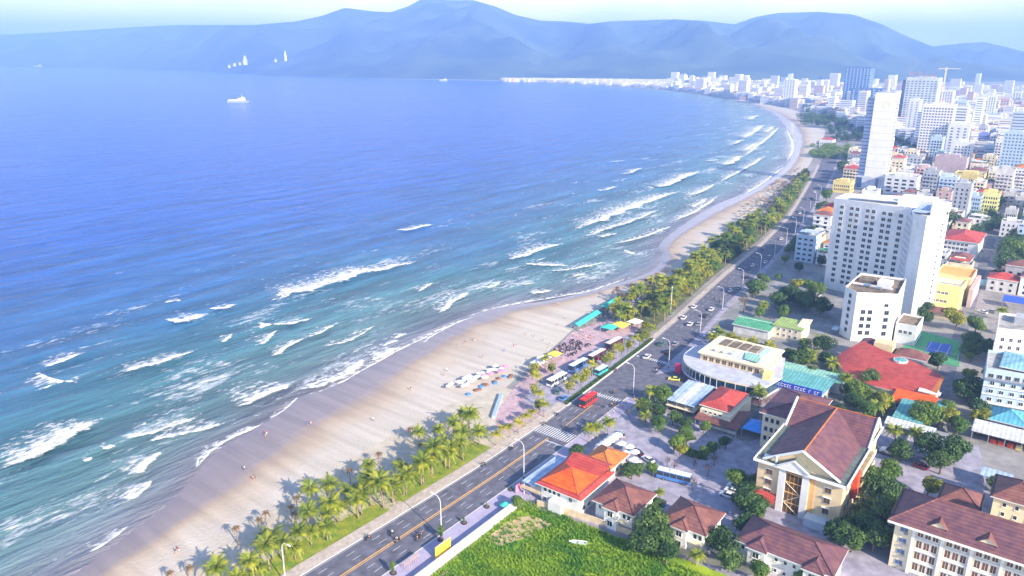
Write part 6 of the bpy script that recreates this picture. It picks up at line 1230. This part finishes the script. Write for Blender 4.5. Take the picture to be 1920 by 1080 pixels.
car(*atuv(1057, 747, .5), 'blue', 'dark blue car parked at the near end of the coach lot', 0)
car(*atuv(1045, 734, .5), 'green', 'dark green car parked behind the dark blue car', .5)
car(*atuv(1215, 862, .5), 'white', 'white car parked between the pavilion and the coach', 1.2)
car(*atuv(1812, 703, .5), 'white', 'white van like car on the rear street near the court', 0); car(*atuv(1815, 712, .5), 'silver', 'silver car just below the white one on the rear street', 0)
car(*atuv(1842, 585, .5), 'white', 'white car parked on the rear street beside the club', 1.2); car(*atuv(1858, 584, .5), 'silver', 'silver car parked on the rear street beside the white one', 1.2)
car(*atuv(1726, 875, .5), 'maroon', 'dark red car in the grey yard beyond the cream hall', 1.4); car(*atuv(1672, 847, 1.0), 'white', 'white van under the palms beyond the cream hall', 1.5, sc=1.5)
car(*atuv(1165, 815, .5), 'silver', 'silver car by the cafe parasols', .8); car(*atuv(1195, 848, .5), 'black', 'black car beside the white car near the pavilion', 1.2); car(*atuv(1840, 470, .5), 'blue', 'dark blue car at the far end of the rear street', 0)
random.seed(55); kc = 0
for uu, vv, ro in [(300 + i * 3.1, -118.5, 1.57) for i in range(6)] + [(182 + i * 2.9, -63 - (i % 2) * .3, 1.57) for i in range(5)] + [(232 + i * 2.8, -52, 1.57) for i in range(5)] + [(375 + i * 3, -98, 1.57) for i in range(7)] + [(250 + i * 2.9, -49, 0) for i in range(3)]:
    if random.random() < .78: col = random.choice(['white', 'silver', 'black', 'white', 'red', 'blue']); car(uu, vv, col, f'{col} car in a parked row between the buildings, {ORD[kc]} from the bottom', ro, 'cars parked between the buildings'); kc += 1
def bus(u, v, L, Hh, low_, up, lab, rot=0, name='coach', ac=True):
    x, y = XY(u, v); r = link(name, None, None, (x, y, .05), math.pi / 2 - A + rot); tag(r, lab, 'bus'); Wd = 1.25
    mb = MB(); mb.box(-L/2, -Wd, .45, L/2, Wd, 1.45); mb.build('lower_body', PAINT[low_], r); mb = MB(); mb.box(-L/2 + .05, -Wd + .05, 1.45, L/2 - .05, Wd - .05, Hh - .25); mb.build('window_band', glass_v, r)
    mb = MB(); mb.prism([(-L/2, -Wd), (L/2, -Wd), (L/2, Wd), (-L/2, Wd)], Hh - .25, Hh - .02); mb.build('upper_body', PAINT[low_], r)
    mb = MB(); mb.box(-L/2 + .15, -Wd + .12, Hh - .02, L/2 - .15, Wd - .12, Hh + .05); mb.build('roof', PAINT[up], r)
    n = int(L / 1.7)
    for i in range(1, n):
        xx = -L/2 + L * i / n
        for s in (-1, 1): mb = MB(); mb.box(xx - .07, s * (Wd - .03) - .03, 1.45, xx + .07, s * (Wd - .03) + .03, Hh - .25); mb.build('pillar', PAINT[low_], r)
    if ac: mb = MB(); mb.box(-1.4, -.8, Hh + .05, 1.2, .8, Hh + .3); mb.build('roof_unit', PAINT[up], r)
    mb = MB(); mb.box(-L/2 - .03, -Wd + .12, 1.35, -L/2 + .02, Wd - .12, Hh - .4); mb.build('windscreen', glass_v, r)
    for s in (-.85, .85): mb = MB(); mb.box(-L/2 - .05, s - .18, .7, -L/2, s + .18, .95); mb.build('headlight', hl, r)
    for sx_ in (-L/2 + 1.9, L/2 - 2.2):
        for sy in (-Wd + .08, Wd - .08): w_ = link('wheel', WHm, r, (sx_, sy, .45)); w_.scale = (1.35, 1.2, 1.35); link('rim', RMm, w_)
    return r
bus(*atuv(1103, 751, 1.5), 8.5, 3.4, 'red', 'red', 'red open topped sightseeing bus on the coast road', 0, 'bus')
bus(*atuv(1044, 712, 1.5), 10, 3.1, 'white', 'white', 'white coach nearest the camera in the coach lot', -.05); bus(*atuv(1084, 686, 1.5), 10.5, 3.3, 'blue', 'white', 'blue coach with white roof in the coach lot', -.05)
bus(*atuv(1119, 668, 1.5), 10.5, 3.3, 'maroon', 'white', 'dark red coach with white roof beyond the blue coach', -.03); bus(*atuv(1151, 645, 1.5), 10.5, 3.3, 'maroon', 'white', 'dark red coach with white roof farthest in the lot', -.05); bus(*atuv(1127, 695, 1.2), 6.5, 2.6, 'teal', 'white', 'small teal minibus at the kerb beside the red coach', -.03, 'minibus', False)
bus(*atuv(1264, 893, 1.5), 10, 3.0, 'blue', 'white', 'blue and white coach parked in the car park behind the villas', 1.75)
# motorbikes
def bike_proto():
    o = link('motorbike', None); tag(o, 'm', 'motorbike'); mb = MB(); mb.tube([(-.75, 0, .8), (-.2, 0, .82), (.35, 0, .6), (.62, 0, 1.0)], [.16, .18, .14, .07], 6); mb.box(.5, -.35, 1.0, .6, .35, 1.06); mb.build('frame', PAINT['black'], o); mb = MB(); mb.box(-.8, -.14, .88, .1, .14, .98); mb.build('seat', black_m, o)
    for x in (-.62, .66): w_ = link('wheel', WHm, o, (x, 0, .3)); w_.scale = (.9, .5, .9)
    return o
BK = bike_proto()
def person_mesh(name, pose, shirt, pants):
    J = {'walk': [(0,0,.95),(0,0,1.2),(0,0,1.42),(0,0,1.52),(0,0,1.66),(0,.10,.9),(.16,.11,.5),(.05,.11,.08),(0,-.10,.9),(-.12,-.11,.5),(-.3,-.11,.1),(0,.19,1.38),(-.08,.24,1.1),(.05,.25,.86),(0,-.19,1.38),(.1,-.24,1.1),(.2,-.25,.88)],
         'stand': [(0,0,.95),(0,0,1.2),(0,0,1.42),(0,0,1.52),(0,0,1.66),(0,.10,.9),(.02,.11,.5),(0,.12,.08),(0,-.10,.9),(.02,-.11,.5),(0,-.12,.08),(0,.19,1.38),(.02,.25,1.1),(.10,.22,.88),(0,-.19,1.38),(.02,-.25,1.1),(.08,-.24,.86)],
         'ride': [(0,0,1.0),(.06,0,1.25),(.12,0,1.45),(.14,0,1.55),(.16,0,1.68),(0,.12,.98),(.4,.18,.85),(.25,.18,.42),(0,-.12,.98),(.4,-.18,.85),(.25,-.18,.42),(.12,.2,1.42),(.3,.28,1.2),(.52,.28,1.1),(.12,-.2,1.42),(.3,-.28,1.2),(.52,-.28,1.1)]}[pose]
    Ed = [(0,1),(1,2),(2,3),(3,4),(0,5),(5,6),(6,7),(0,8),(8,9),(9,10),(2,11),(11,12),(12,13),(2,14),(14,15),(15,16)]
    rad = [.15,.14,.15,.065,.11,.10,.07,.05,.10,.07,.05,.07,.05,.04,.07,.05,.04]
    me = bpy.data.meshes.new(name); me.from_pydata(J, Ed, []); o = link('tmp', me); m = o.modifiers.new('s', 'SKIN'); 
    for i, v in enumerate(me.skin_vertices[0].data): v.radius = (rad[i], rad[i]); v.use_root = (i == 0)
    sb = o.modifiers.new('u', 'SUBSURF'); sb.levels = 1
    dg = bpy.context.evaluated_depsgraph_get(); me2 = bpy.data.meshes.new_from_object(o.evaluated_get(dg)); bpy.data.objects.remove(o); me2.name = name
    me2.materials.clear()
    for mt in (skin_m, shirt, pants, hair_m): me2.materials.append(mt)
    for p in me2.polygons:
        c = p.center; k = 1 if (1.0 if pose != 'ride' else 1.02) < c.z < 1.50 and abs(c.y) < .27 and not (c.z < 1.12 and abs(c.y) > .2) else (2 if .45 < c.z <= (1.0 if pose != 'ride' else 1.02) and abs(c.y) < .21 else 0)
        if c.z > 1.70 or (c.z > 1.6 and c.x < -.03 + (.16 if pose == 'ride' else 0)): k = 3
        p.material_index = k
    return me2
cloth = [M('shirt_white', (.75,.75,.75)), M('shirt_red', (.6,.06,.05)), M('shirt_blue', (.08,.18,.5)), M('shirt_dark', (.05,.05,.06)), M('shirt_orange', (.8,.35,.08))]; cn_ = ['white', 'red', 'blue', 'dark', 'orange']
PM = {(p, i): person_mesh('body', p, cloth[i], cloth[(i * 2 + 3) % 5]) for p, i in (('walk', 0), ('walk', 3), ('stand', 1), ('stand', 2), ('stand', 4), ('ride', 3), ('ride', 0))}
def person(u, v, key, lab, z=0, rz=None, grp=None):
    x, y = XY(u, v); o = link('person', PM[key], None, (x, y, z), random.uniform(0, 6.28) if rz is None else rz); tag(o, lab, 'person', grp); return o
random.seed(12)
def beach_z(u, v):
    return -.14
PB = [(459,882),(498,818),(583,795),(576,797),(832,705),(838,697),(770,732),(500,815),(945,660),(963,650),(968,648),(872,645),(860,650),(1002,632),(1040,575),(1046,572),(330,1038),(336,1035),(480,897),(475,900),(700,790),(905,672),(890,640),(1018,640),(985,628),(1060,598),(1045,612),(1030,648),(1070,640)]
PL = ['nearest the waterline', 'by the wet sand', 'at the swash', 'on the dry sand', 'facing the sea', 'close to a companion', 'near the parasols']
kk = list(PM)[:5]
for k, (px_, py_) in enumerate(PB):
    u, v = atuv(px_, py_, -.2); key = kk[k % 5]; person(u, v, key, f"tiny {['walking','walking','standing','standing','standing'][k % 5]} figure in {cn_[key[1]]} top on the open beach, {ORD[k]} listed from the near end" if False else f"person in {cn_[key[1]]} top {['strolling','walking','standing','standing','standing'][k%5]} on the sand {['below the young palms','level with the near palms','level with the verge path','below the parasol cluster','by the plaza edge','before the green canopies'][min(5, k // 5)]}", -.28, grp='people on the open beach')
for k in range(26):
    u = random.uniform(245, 300); v = random.uniform(-168, -153); person(u, v, kk[k % 5], 'person in the crowd on the pink plaza by the coaches', .03, grp='crowd on the plaza')
for k in range(14):
    u = random.uniform(192, 226); v = rr(u) + random.uniform(.8, 4.0); person(u, v, kk[k % 5], 'pedestrian on the lilac pavement before the junction', .15, grp='pedestrians on the pavement')
RIDE = [(735,1000,1,'pair of riders bike by the yellow board'), (783,1008,0,''), (788,1003,0,''), (745,1012,0,''), (690,1008,0,''), (1008,790,0,''), (1043,775,0,''), (1140,690,0,''), (1150,735,0,''), (1165,765,0,''), (1112,800,0,''), (1235,690,0,''), (1245,700,0,''), (1405,505,0,''), (1430,470,0,''), (1450,462,0,''), (1340,560,0,''), (1350,565,0,''), (960,840,0,''), (905,870,0,'')]
RW = ['nearest the bottom edge', 'near the yellow board', 'beside another rider by the board', 'just before the yellow board', 'in the left lanes near the bottom', 'on the zebra crossing', 'past the zebra crossing', 'beside the median', 'behind the red bus', 'near the kerb by the palms', 'by the pavement planter', 'entering the junction', 'in the junction middle', 'in the road bend', 'beyond the road bend', 'past the bend in the right lane', 'before the far planting', 'right lane before the far planting', 'left lanes by the restaurant', 'centre lane by the restaurant']
for k, (px_, py_, _, _2) in enumerate(RIDE):
    u, v = atuv(px_, py_, .6); v = max(rl(u) + 1, min(rr(u) - 1, v)); x, y = XY(u, v); rz = math.pi / 2 - A + (math.pi if k % 2 else 0); clone(BK, x, y, rz, f'dark motorbike on the coast road {RW[k]}', .05, 1, 'motorbikes on the coast road'); person(u, v, ('ride', 3 if k % 3 else 0), f"rider in {'dark' if k % 3 else 'white'} top on the motorbike {RW[k]}", .05, rz, 'motorbike riders')
for k in range(44):
    u = 244 + (k % 11) * 1.7 + random.uniform(-.9, .9); v = -164 + (k // 11) * 2.5 + random.uniform(-1.1, 1.1); x, y = XY(u, v); clone(BK, x, y, -A + random.uniform(-.8, .8), 'motorbike in the packed parking rows on the plaza', .03, 1, 'motorbikes parked on the plaza')
for k in range(8):
    u = 112.6 + k * .9; v = -111.6; x, y = XY(u, v)
drop(BK)

# ------------------------------------------------------------------ beach furniture
def parasol_proto(col):
    o = link('parasol', None); tag(o, 'p', 'parasol'); mb = MB(); mb.tube([(0, 0, 0), (0, 0, 2.5)], .04, 5); mb.build('pole', metal_m, o); mb = MB()
    for k in range(8):
        a, b = k * math.pi / 4, (k + 1) * math.pi / 4; mb.face([(1.35 * math.cos(a), 1.35 * math.sin(a), 2.0), (1.35 * math.cos(b), 1.35 * math.sin(b), 2.0), (0, 0, 2.65)])
    mb.build('canopy', col, o); return o
PCOL = {'white': M('canvas_white', (.82, .80, .82), .8, .05), 'pink': M('canvas_pink', (.75, .25, .40), .8, .08), 'blue': M('canvas_blue', (.12, .18, .55), .8, .1), 'thatch': M('thatch', (.24, .17, .10), .9, .3), 'teal': M('canvas_teal', (.05, .50, .40), .8, .06), 'yellow': M('canvas_yellow', (.85, .72, .08), .8, .05)}
PP = {k: parasol_proto(m) for k, m in PCOL.items()}
random.seed(4)
p0, p1 = Vector(atuv(858, 733)), Vector(atuv(948, 698))
for k in range(34):
    t = (k // 2 + random.uniform(-.2, .2)) / 17; c = p0.lerp(p1, t); col = 'pink' if (k % 2 and t > .45 and random.random() < .8) else 'white'
    x, y = XY(c.x + (k % 2) * 1.2 + random.uniform(-1.2, 1.2), c.y + (k % 2 - .5) * 3.4 - 1.5 + random.uniform(-1.4, 1.4)); clone(PP[col], x, y, random.random(), f'{col} beach parasol in the dense cluster on the sand above the palms', -.1, random.uniform(.85, 1.15), f'{col} parasols in the cluster')
for k in range(12):
    c = p0.lerp(p1, k / 12); r = root('beach_boat', f'dark upturned coracle boat beside the parasol cluster, {ORD[k]} from the left', 'boat', c.x + random.uniform(0, 3), c.y + random.uniform(2.8, 5.5), -.05, random.random(), group='coracles beside the parasols'); mb = MB(); mb.tube([(0, 0, 0), (0, 0, .35), (0, 0, .6), (0, 0, .7)], [1.1, 1.0, .6, .1], 10); mb.build('hull', M('coracle_brown', (.20, .11, .08), .8, .3) if k % 3 else PAINT['blue'], r)
for k in range(30):
    u = random.uniform(300, 335); v = -168 + (u - 300) * -.15 + random.uniform(-6, 5); x, y = XY(u, v); clone(PP['blue' if k % 3 else 'thatch'], x, y, 0, 'dark blue or thatched parasol beyond the teal canopies', 0, .9, 'parasols beyond the teal canopies')
for k in range(75):
    px_ = random.uniform(1385, 1500); base = np.interp(px_, [1385, 1440, 1500], [412, 360, 322]); x, y = at(px_, base + random.uniform(-8, 10)); clone(PP['thatch'], x, y, 0, 'brown thatched parasol on the far sand strip', -.05, random.uniform(1.0, 1.4), 'thatched parasols on the far strip')
for k, (a, b, lab) in enumerate((((1078, 610), (1120, 584), 'long teal canopy on the sand, nearer of the two'), ((1128, 576), (1164, 556), 'long teal canopy on the sand, farther of the two'))):
    (u0, v0), (u1, v1) = atuv(*a, 2.5), atuv(*b, 2.5); L = math.hypot(u1 - u0, v1 - v0); r = root('beach_canopy', lab, 'canopy', u0, v0, 0, math.atan2(-(v1 - v0), (u1 - u0)))
    mb = MB(); n = 6
    for i in range(n): mb.face([(-2.2, L * i / n, 2.3), (0, L * i / n, 3.4), (0, L * (i + 1) / n - .1, 3.4), (-2.2, L * (i + 1) / n - .1, 2.3)][::-1]); mb.face([(2.2, L * i / n, 2.3), (0, L * i / n, 3.4), (0, L * (i + 1) / n - .1, 3.4), (2.2, L * (i + 1) / n - .1, 2.3)])
    mb.build('canvas', PCOL['teal'], r); posts(r, [(s * 2.1, L * i / 3 + (.2 if i == 0 else -.2 if i == 3 else 0)) for s in (-1, 1) for i in range(4)], 2.3, name='leg')
for px_, py_, col, lab, s in ((1040, 663, 'yellow', 'yellow square canopy at the end of the plaza', 2.4), (1143, 612, 'teal', 'turquoise square tent behind the farthest coach', 3.2), (1163, 608, 'yellow', 'yellow square tent right of the turquoise tent', 3.6), (1010, 678, 'white', 'pale blue white kiosk tent on the plaza left of the coaches', 2.6), (1020, 670, 'white', 'pale kiosk tent just right of the first on the plaza', 2.4), (1190, 602, 'white', 'pale grey long tent roof among the palms', 3.0)):
    u, v = atuv(px_, py_, 2.5); r = root('square_tent', lab, 'tent', u, v)
    mb = MB(); c = [(-s, -s, 2.4), (s, -s, 2.4), (s, s, 2.4), (-s, s, 2.4)]
    for i in range(4): mb.face([c[i], c[(i + 1) % 4], (0, 0, 3.9)])
    mb.build('canopy', PCOL[col], r); posts(r, [(-s + .1, -s + .1), (s - .1, -s + .1), (s - .1, s - .1), (-s + .1, s - .1)], 2.4, name='leg')
for k, (px_, py_) in enumerate([(1180,838),(1172,850),(1188,862),(1175,872),(1185,876),(1195,868),(1165,832),(1190,848)]):
    x, y = at(px_, py_, 2.3); clone(PP['white'], x, y, random.random(), f'white cafe parasol behind the rust orange pavilion, {ORD[k]} in the garden', 0, 1.25, 'white cafe parasols')
for k in range(5):
    x, y = at(1128 + k * 7, 838 - k * 5, 2.5); clone(PP['white'], x, y, 0, f'pale awning parasol in the row left of the pavilion garden, {ORD[k]} from the left', 0, 1.5, 'row of pale parasols by the pavilion')
for s_ in PP.values(): drop(s_)
# round stage ramp wall of plaza
r = root('ramp_wall', 'blue grey curved ramp wall at the near end of the pink plaza', 'wall', *atuv(925, 785)); (ua, va), (ub, vb) = atuv(925, 785), atuv(940, 742)
mb = MB(); L = math.hypot(ub - ua, vb - va); mb.box(-.6, 0, 0, .6, L, 1.1); o_ = mb.build('ramp', M('blue_grey_ramp', (.35, .45, .55), .7, .1), r); o_.rotation_euler = (0, 0, math.atan2(-(vb - va), ub - ua))
# yellow board, rack, turquoise bin shelter, white skiff
r = root('notice_board', 'blank bright yellow board standing on the lilac pavement', 'board', *atuv(831, 1040)); mb = MB(); mb.box(-.08, -2.8, .5, .08, 2.8, 3.6); mb.build('panel', M('board_yellow', (.90, .66, .06), .5, .04), r); posts(r, [(0, -2.5), (0, 2.5)], .5, name='leg')
boxpart(r, 'frame_rail', (-.12, -2.9, 3.602, .12, 2.9, 3.72), pink_wall); boxpart(r, 'frame_rail', (-.12, -2.9, .38, .12, 2.9, .498), pink_wall)
r = root('bicycle_rack', 'mauve metal rack of upright bars on the lilac pavement', 'rack', *atuv(770, 1058)); 
for k in range(8): mb = MB(); mb.tube([(-.5, -2.4 + k * .7, 0), (-.5, -2.4 + k * .7, 1.6), (.5, -2.4 + k * .7, 1.6), (.5, -2.4 + k * .7, 0)], .06, 5); mb.build('bar', mauve_wall, r)
mb = MB(); mb.box(-.6, -2.7, 1.62, .6, 2.7, 1.72); mb.build('top_panel', mauve_wall, r)
r = root('kiosk_parasol', 'turquoise round sunshade on the pavement by the boundary wall end', 'parasol', *atuv(947, 943, 2)); mb = MB(); mb.tube([(0, 0, 1.6), (0, 0, 2.3)], [1.5, .1], 10); mb.build('canopy', PCOL['teal'], r); mb = MB(); mb.tube([(0, 0, 0), (0, 0, 1.7)], .05, 5); mb.build('pole', metal_m, r)
r = root('pink_banner', 'pink upright banner at the restaurant corner of the pavement', 'banner', *atuv(972, 922)); mb = MB(); mb.box(-.04, -1.2, .3, .04, 1.2, 2.6); mb.build('cloth', PCOL['pink'], r); posts(r, [(0, -1.25), (0, 1.25)], 2.7, name='pole')
r = root('skiff', 'pale green white skiff lying in the overgrown field', 'boat', *atuv(1085, 1018, .4), .3, .5); mb = MB(); pr = [(-2.6, 0, .5), (-1.6, .6, .45), (0, .8, .4), (1.6, .65, .45), (2.4, .3, .5), (2.4, -.3, .5), (1.6, -.65, .45), (0, -.8, .4), (-1.6, -.6, .45)]
n = len(pr)
for i in range(n): a, b = pr[i], pr[(i + 1) % n]; mb.face([(a[0] * .8, a[1] * .5, -.1), (b[0] * .8, b[1] * .5, -.1), (b[0], b[1], b[2]), (a[0], a[1], a[2])])
mb.face([(p[0] * .85, p[1] * .7, .1) for p in pr]); mb.build('hull', M('skiff_paint', (.62, .75, .66), .6, .1), r); mb = MB(); mb.box(-.2, -.7, .3, .2, .7, .38); mb.build('thwart', wall_t, r)
r = root('dome_tent', 'pale turquoise dome cover beside the rear street', 'dome', *atuv(1846, 528, 2)); mb = MB(); mb.tube([(0, 0, 0), (0, 0, 1.6), (0, 0, 2.7), (0, 0, 3.2)], [4, 3.6, 2.2, .2], 14); mb.build('cover', M('pale_turquoise_cover', (.45, .72, .76), .5, .05), r, smooth=True); posts(r, [(-3.9, 0), (3.9, 0)], 1.0)
r = root('blue_canopy', 'royal blue canopy at the right edge beyond the rear street', 'canopy', *atuv(1902, 565, 4)); mb = MB(); mb.face([(-5, 0, 3.6), (5, 0, 3.6), (5, 7, 4.8), (-5, 7, 4.8)]); mb.box(-5, -.05, 3.3, 5, 0, 3.59); mb.build('roof', M('royal_blue_sheet', (.04, .10, .60), .5, .1), r); posts(r, [(-4.8, .3), (4.8, .3), (4.8, 6.7), (-4.8, 6.7)], 3.4)
r = root('pale_canopy', 'pale blue sheet canopy behind the small annexes', 'canopy', *atuv(1868, 895, 3)); mb = MB(); mb.face([(-4, -2, 3.4), (4, -2, 3.4), (4, 3, 3.9), (-4, 3, 3.9)]); mb.build('roof', sheet_blue, r); posts(r, [(-3.8, -1.8), (3.8, -1.8), (3.8, 2.8), (-3.8, 2.8)], 3.4)

# ------------------------------------------------------------------ sea and far shore
def ship(px_, py_, L, lab, rot=0.0, white_=True):
    x, y = at(px_, py_, SEA_Z); r = link('ship', None, None, (x, y, SEA_Z), rot); tag(r, lab, 'ship'); k = L / 50
    mb = MB(); top = [(-25, -4), (18, -4.5), (26, 0), (18, 4.5), (-25, 4)]; bot = [(-23, -3), (15, -3.4), (22, 0), (15, 3.4), (-23, 3)]
    for i in range(5): a, b = top[i], top[(i + 1) % 5]; c, d = bot[i], bot[(i + 1) % 5]; mb.face([(c[0] * k, c[1] * k, 0), (d[0] * k, d[1] * k, 0), (b[0] * k, b[1] * k, 5 * k), (a[0] * k, a[1] * k, 5 * k)])
    mb.face([(p[0] * k, p[1] * k, 5 * k) for p in top], 0); mb.build('hull', M('ship_hull', (.30, .36, .45), .5, .1), r)
    mb = MB(); mb.box(-22 * k, -3.6 * k, 5 * k, 16 * k, 3.6 * k, 7.6 * k); mb.build('deckhouse', white, r); mb = MB(); mb.box(0 * k, -3 * k, 7.6 * k, 16 * k, 3 * k, 11 * k); mb.box(8 * k, -2.6 * k, 11 * k, 14 * k, 2.6 * k, 13.5 * k); mb.build('bridge', white, r); mb = MB(); mb.tube([(9 * k, 0, 13.5 * k), (9 * k, 0, 20 * k)], .35 * k, 5); mb.build('mast', white, r)
ship(447, 193, 58, 'white ship with grey hull anchored alone in the open bay', .15); ship(832, 152, 45, 'small low ship with reddish deck near the far shore town', .1); ship(72, 126, 110, 'tiny white vessel by the foot of the misty headland', 0)
# statue and pagoda on the headland
def on_hill(px_, py_, dist): # point seen at pixel at given ground distance y
    cx = (px_ - 960) / FPX; cy = -(py_ - 540) / FPX; dy = math.cos(TH) + cy * math.sin(TH); dz = -math.sin(TH) + cy * math.cos(TH); t = dist / dy; return cx * t, dist, CAMH + dz * t
x, y, z = on_hill(536, 117, 5300); r = link('statue', None, None, (x, y, z)); tag(r, 'tall white robed statue standing on the headland hillside', 'statue')
mb = MB(); mb.tube([(0, 0, -30), (0, 0, 0)], [26, 14], 12); mb.build('pedestal', white, r); mb = MB(); mb.tube([(0, 0, 0), (0, 0, 10), (0, 0, 30), (0, 0, 45), (0, 0, 56), (0, 0, 60), (0, 0, 66), (0, 0, 72), (0, 0, 76)], [11, 10, 8, 8.5, 6, 3, 4.5, 3.5, .4], 14); mb.build('figure', M('statue_white', (.88, .88, .86), .6, .03), r, smooth=True)
x, y, z = on_hill(460, 116, 5400); r = link('pagoda', None, None, (x, y, z)); tag(r, 'white stepped pagoda tower left of the tall statue', 'pagoda')
for k in range(6): s = 12 - k * 1.6; mb = MB(); mb.box(-s, -s, -20 if k == 0 else k * 7, s, s, k * 7 + 5); mb.box(-s - 2, -s - 2, k * 7 + 5, s + 2, s + 2, k * 7 + 6.99); mb.build('tier', white, r)
for k, (px_, py_, w_) in enumerate(((440, 121, 16), (430, 124, 12), (517, 113, 14), (450, 119, 12), (548, 113, 9))):
    x, y, z = on_hill(px_, py_, 5350); r = link('temple_building', None, None, (x, y, z)); tag(r, f'small white temple hall on the headland, {ORD[k]} of the group round the statue', 'building', 'temple halls on the headland'); mb = MB(); mb.box(-w_ / 2, -6, -12, w_ / 2, 6, 4); mb.build('wall', white, r); mb = MB(); mb.hip(-w_ / 2 - 2, w_ / 2 + 2, -8, 8, 5.3, 5); mb.build('roof', [dirty_white, white], r)

# ------------------------------------------------------------------ labels that single things out within the big groups
TENS = ['', '', 'twenty', 'thirty', 'forty', 'fifty', 'sixty', 'seventy', 'eighty', 'ninety']
def ordinal(k):
    if k < 20: return ORD[k]
    k += 1; h = 'hundred and ' if k > 100 else ''; k %= 100
    if k == 0: return 'hundredth'
    if k <= 20: return h + ORD[k - 1]
    return h + (TENS[k // 10][:-1] + 'ieth' if k % 10 == 0 else TENS[k // 10] + '-' + ORD[k % 10 - 1])
def relabel(group, fmt, axis=0, sides=None, kinds=None):
    obs = [o for o in bpy.data.objects if o.parent is None and o.get('group') == group]; B_ = {}
    for o in obs:
        u, v = UV(o.location.x, o.location.y); sd_ = ''
        if sides: w_ = v - rl(u); L = sorted(UV(q.location.x, q.location.y)[1] - rl(UV(q.location.x, q.location.y)[0]) for q in obs); k = sum(1 for q in L if q < w_) / len(L); sd_ = sides[min(len(sides) - 1, int(k * len(sides)))]
        kd = 'tree' if 'tree' in o.name else 'palm'
        B_.setdefault((sd_, kd), []).append((u if axis == 0 else v, o))
    for (sd_, kd), L in B_.items():
        for i, (_, o) in enumerate(sorted(L, key=lambda q: q[0])): o['label'] = fmt.format(side=sd_, kind=kd, n=ordinal(i))
relabel('dense planting beyond the junction', '{kind} on the {side} side of the yellow planting, {n} from the coaches', sides=('beach', 'middle', 'road'))
relabel('dark green belt at the road bend', 'green {kind}, {side} side of the belt at the bend, {n} from the junction', sides=('beach', 'middle', 'road'))
relabel('thin far roadside belt', 'small {kind}, {side} side of the far roadside belt, {n} beyond the bend', sides=('beach', 'road'))
relabel('scattered yard trees between the buildings', 'green {kind} in the yards between the buildings, {n} nearest the bottom of the photo')
relabel('young palms in the sand beyond the canopies', 'thin {kind} in the sand beyond the teal canopies, {n} from them')
relabel('young palms on the far sand strip', 'thin {kind} on the far sand strip, {n} beyond the road bend', sides=None)
relabel('palm hedge behind the curved restaurant', '{kind} in the yellow green hedge behind the curved restaurant, {n} from the road', axis=1)
relabel('thatched parasols on the far strip', 'brown thatched parasol on the far sand strip, {n} beyond the road bend')
relabel('parasols beyond the teal canopies', 'dark parasol beyond the teal canopies, {n} from the nearer canopy')
relabel('white parasols in the cluster', 'white parasol in the dense cluster on the sand, {n} from the left')
relabel('pink parasols in the cluster', 'pink parasol in the dense cluster on the sand, {n} from the left')
relabel('crowd on the plaza', 'person on the pink plaza beside the coaches, {n} from the near end')
relabel('pedestrians on the pavement', 'pedestrian on the lilac pavement before the junction, {n} from the zebra crossing')
relabel('people on the open beach', 'small figure on the open beach, {n} counted up the beach from the near end')
relabel('motorbikes parked on the plaza', 'motorbike in the packed parking rows on the plaza, {n} from the coaches')
relabel('coconut palms on the near verge', 'coconut palm on the near verge, {n} from the bottom of the photo')
tl_ = [o for o in bpy.data.objects if o.parent is None and o.get('group') == 'town buildings beyond the hotel']; seen = {}
for o in sorted(tl_, key=lambda o: o.location.y):
    k = o['label'].replace(' in the town beyond the hotel', ''); i = seen.get(k, 0); seen[k] = i + 1; o['label'] = k + f' beyond the hotel, {ordinal(i)} nearest'

# ------------------------------------------------------------------ air
mb = MB(); mb.box(-14500, -1200, -5, 15500, 14800, 668)
hz = bpy.data.materials.new('haze'); hz.use_nodes = True; n = hz.node_tree.nodes; n.remove(n['Principled BSDF']); pv = n.new('ShaderNodeVolumePrincipled'); pv.inputs['Color'].default_value = (*HAZE_COL, 1); pv.inputs['Density'].default_value = HAZE_DENS; pv.inputs['Anisotropy'].default_value = 0.0
hz.node_tree.links.new(pv.outputs['Volume'], n['Material Output'].inputs['Volume']); tag(mb.build('haze', hz), 'pale blue haze over the whole bay', 'haze', kind='stuff')
